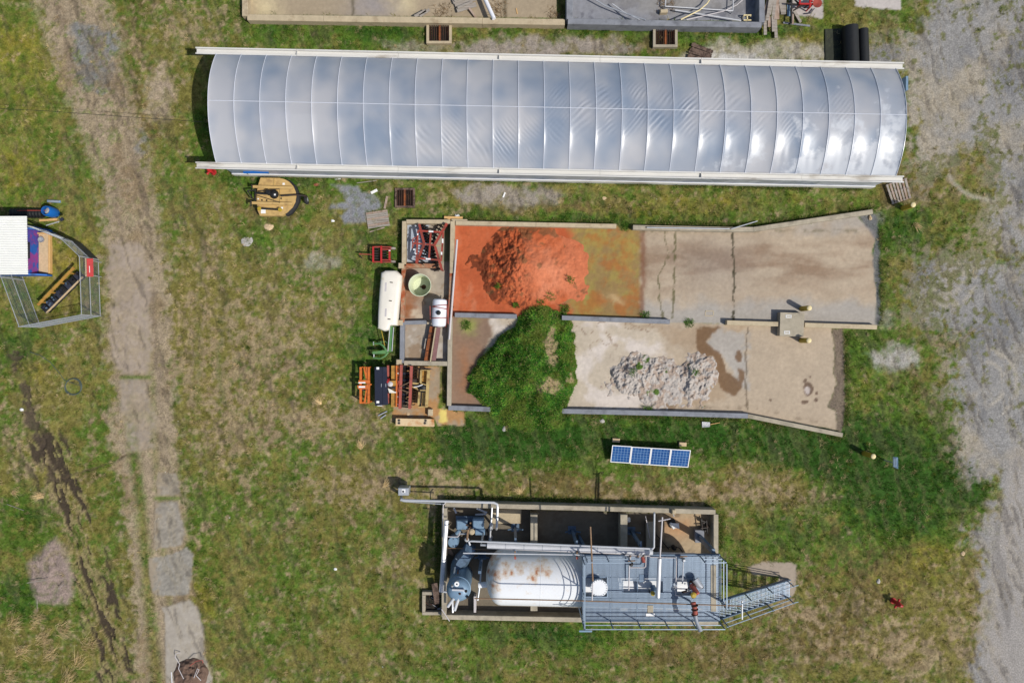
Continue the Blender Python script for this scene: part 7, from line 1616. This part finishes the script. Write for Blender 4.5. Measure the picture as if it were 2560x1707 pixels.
# chain-link fence
FH = 1.75
FP = [(110, 574), (150, 588), (205, 610), (247, 650), (252, 790), (103, 818), (60, 700), (40, 640)]
t = thing('chain_fence', 'galvanised chain-link fence pen around the black bench beside the hut', 'fence', W(180, 700, 0))
for k in range(len(FP) - 1):
    a, b = W(*FP[k], 0), W(*FP[k + 1], 0); d = b - a; Ln = d.length; d = d.normalized()
    if k == 2: pass
    for h_ in (.06, FH * .52, FH): MB().tube([a + Vector((0, 0, h_)), b + Vector((0, 0, h_))], .02, 6).build('rail', 'galv', t, True)
    MB().box((a.x, a.y, 0), (.055, .055, FH + .05), z0=0).build('post', 'galv', t)
    mb = MB(); s = -FH
    while s < Ln:
        for sg in (1, -1):
            p0, p1 = (s, 0) if sg > 0 else (s, FH), (s + FH, FH) if sg > 0 else (s + FH, 0)
            u0, u1 = max(0, s), min(Ln, s + FH)
            if u1 - u0 < .05: continue
            z0_, z1_ = p0[1] + (p1[1] - p0[1]) * (u0 - s) / FH, p0[1] + (p1[1] - p0[1]) * (u1 - s) / FH
            mb.beam(a + d * u0 + Vector((0, 0, z0_)), a + d * u1 + Vector((0, 0, z1_)), .006, .006)
        s += .13
    o = mb.build('wire_mesh', 'chain', t); o['kind'] = 'stuff'
p = W(*FP[-1], 0); MB().box((p.x, p.y, 0), (.055, .055, FH + .05), z0=0).build('post', 'galv', t)
for a, b, m in ((0, 1, 'mural_blue'), (1, 2, 'charcoal'), (2, 3, 'charcoal')):
    A0, B0 = W(*FP[a], 0), W(*FP[b], 0); off = Vector((.03, .03, 0)); MB().slab(A0 + off + Vector((0, 0, .15)), B0 + off + Vector((0, 0, .15)), B0 + off + Vector((0, 0, .9)), A0 + off + Vector((0, 0, .9)), .01).build('banner', m, t)
t = thing('red_sign', 'bright red board with white edge hung on the fence', 'sign', pt(zk, 880, 740, 0))
MB().slab(pt(zk, 850, 830, 1.15), pt(zk, 916, 830, 1.0), pt(zk, 912, 652, 1.0), pt(zk, 848, 652, 1.15), .03).build('board', 'red_bright', t); MB().beam(pt(zk, 842, 830, 1.16), pt(zk, 838, 650, 1.16), .06, .05).build('edge', 'rock_tan', t); MB().beam(pt(zk, 876, 725, 1.09), pt(zk, 878, 790, 1.09), .03, .012).build('mark', 'label_white', t)
for y in (670, 815): q = pt(zk, 885, y, 1.0); MB().box((q.x, q.y, 0), (.04, .04, .98), z0=0).build('post', 'galv', t)
t = thing('planter_bench', 'long black planter with yellow timber rail standing diagonally in the pen', 'planter', pt(zk, 570, 980, 0))
a, b = pt(zk, 370, 1108, .85), pt(zk, 728, 738, .85); MB().beam(a, b, .12, .08).build('rail', 'ochre_paint', t)
for k in range(4): q = a + (b - a) * (k + .3) / 3.9; MB().box((q.x, q.y, 0), (.07, .07, .82), z0=0).build('leg', 'ochre_paint', t)
a, b = pt(zk, 410, 1158, .5), pt(zk, 770, 800, .5); d = (b - a).normalized(); sdv = Vector((-d.y, d.x, 0))
for k in range(8):
    q = a + (b - a) * (k + .5) / 8; MB().box((q.x, q.y, 0), ((b - a).length / 8 - .03, .4, .42 + random.uniform(-.03, .03)), math.atan2(d.y, d.x), z0=.05, bev=.03).build('crate', 'charcoal' if k % 2 else 'black_plastic', t)
    for _ in range(3): e = q + d * random.uniform(-.12, .12) + sdv * random.uniform(-.14, .14); MB().box((e.x, e.y, .52), (random.uniform(.06, .14), .07, .06), random.uniform(0, 3)).build('pot', random.choice(['charcoal', 'blue_grey_dark', 'steel_dark']), t)
MB().beam(a - sdv * .24 + Vector((0, 0, -.1)), b - sdv * .24 + Vector((0, 0, -.1)), .05, .1).build('rail', 'rock_tan', t)
for s in (-1, 1):
    for e in (a, b): MB().box((e.x + d.x * (.1 if e is a else -.1), e.y + d.y * (.1 if e is a else -.1), 0), (.06, .06, .3), z0=0).build('leg', 'ochre_paint', t) if s > 0 else None

# ================================================================== HOSES, WIRE, STICKS
c = W(183, 965, .03)
hp = [Vector((c.x + (.47 + .03 * math.sin(k * .31)) * math.cos(k * .26), c.y + (.45 + .03 * math.cos(k * .23)) * math.sin(k * .26) - .0012 * k, .02 + .0006 * k)) for k in range(76)]
tag(MB().tube([W(*p, .02) for p in ((75, 880), (100, 888), (125, 905), (148, 932), (160, 950))] + hp, .018, 6).build('garden_hose', 'hose_green', None, True), 'dark garden hose coiled in the grass left of the track', 'hose')
tag(MB().tube([W(-80, 268, 4.2), W(120, 278, 3.75), W(300, 291, 3.5), W(505, 305, 3.3)], .011, 5).build('overhead_wire', 'black_plastic', None, True), 'thin black overhead wire running to the west end of the greenhouse', 'wire')
z6 = zoom(0, 1260, 3.508)
for k, (pts, m) in enumerate([([(1580, 1300, .1), (1540, 1310, .3), (1535, 1340, .3), (1575, 1400, .3), (1565, 1440, .3), (1610, 1530, .35)], 'pvc_dull'), ([(1665, 1415, .5), (1720, 1375, .55), (1775, 1365, .5), (1780, 1390, .4)], 'red_faded'), ([(1700, 1520, .5), (1730, 1440, .55), (1745, 1450, .5), (1720, 1500, .5), (1762, 1545, .4)], 'pvc_dull'), ([(1502, 1470, .06), (1508, 1568, .06)], 'pvc')]):
    tag(MB().tube([pt(z6, x, y, h) for x, y, h in pts], .022, 6).build('cable', m, None, True), ['loose pale cable hanging off the left of the soil heap', 'red-tipped cable on top of the soil heap', 'knotted pale cable in the middle of the soil heap', 'straight white pipe end left of the soil heap'][k], 'cable')
for k, (x0, y0, x1, y1) in enumerate([(235, 690, 420, 660), (325, 800, 325, 940), (60, 0, 210, 55), (510, 740, 560, 700)]): tag(MB().tube([pt(z6, x0, y0, .25 if k in (0, 3) else .05), pt(z6, x1, y1, .3 if k in (0, 3) else .05)], .018, 5).build('stick', 'wood_grey'), ['long dry stick lying across the wood chip heap', 'upright pale stick below the wood chip heap', 'bare dead branch at the left edge above the chip heap', 'short white stick on the wood chip heap'][k], 'stick')
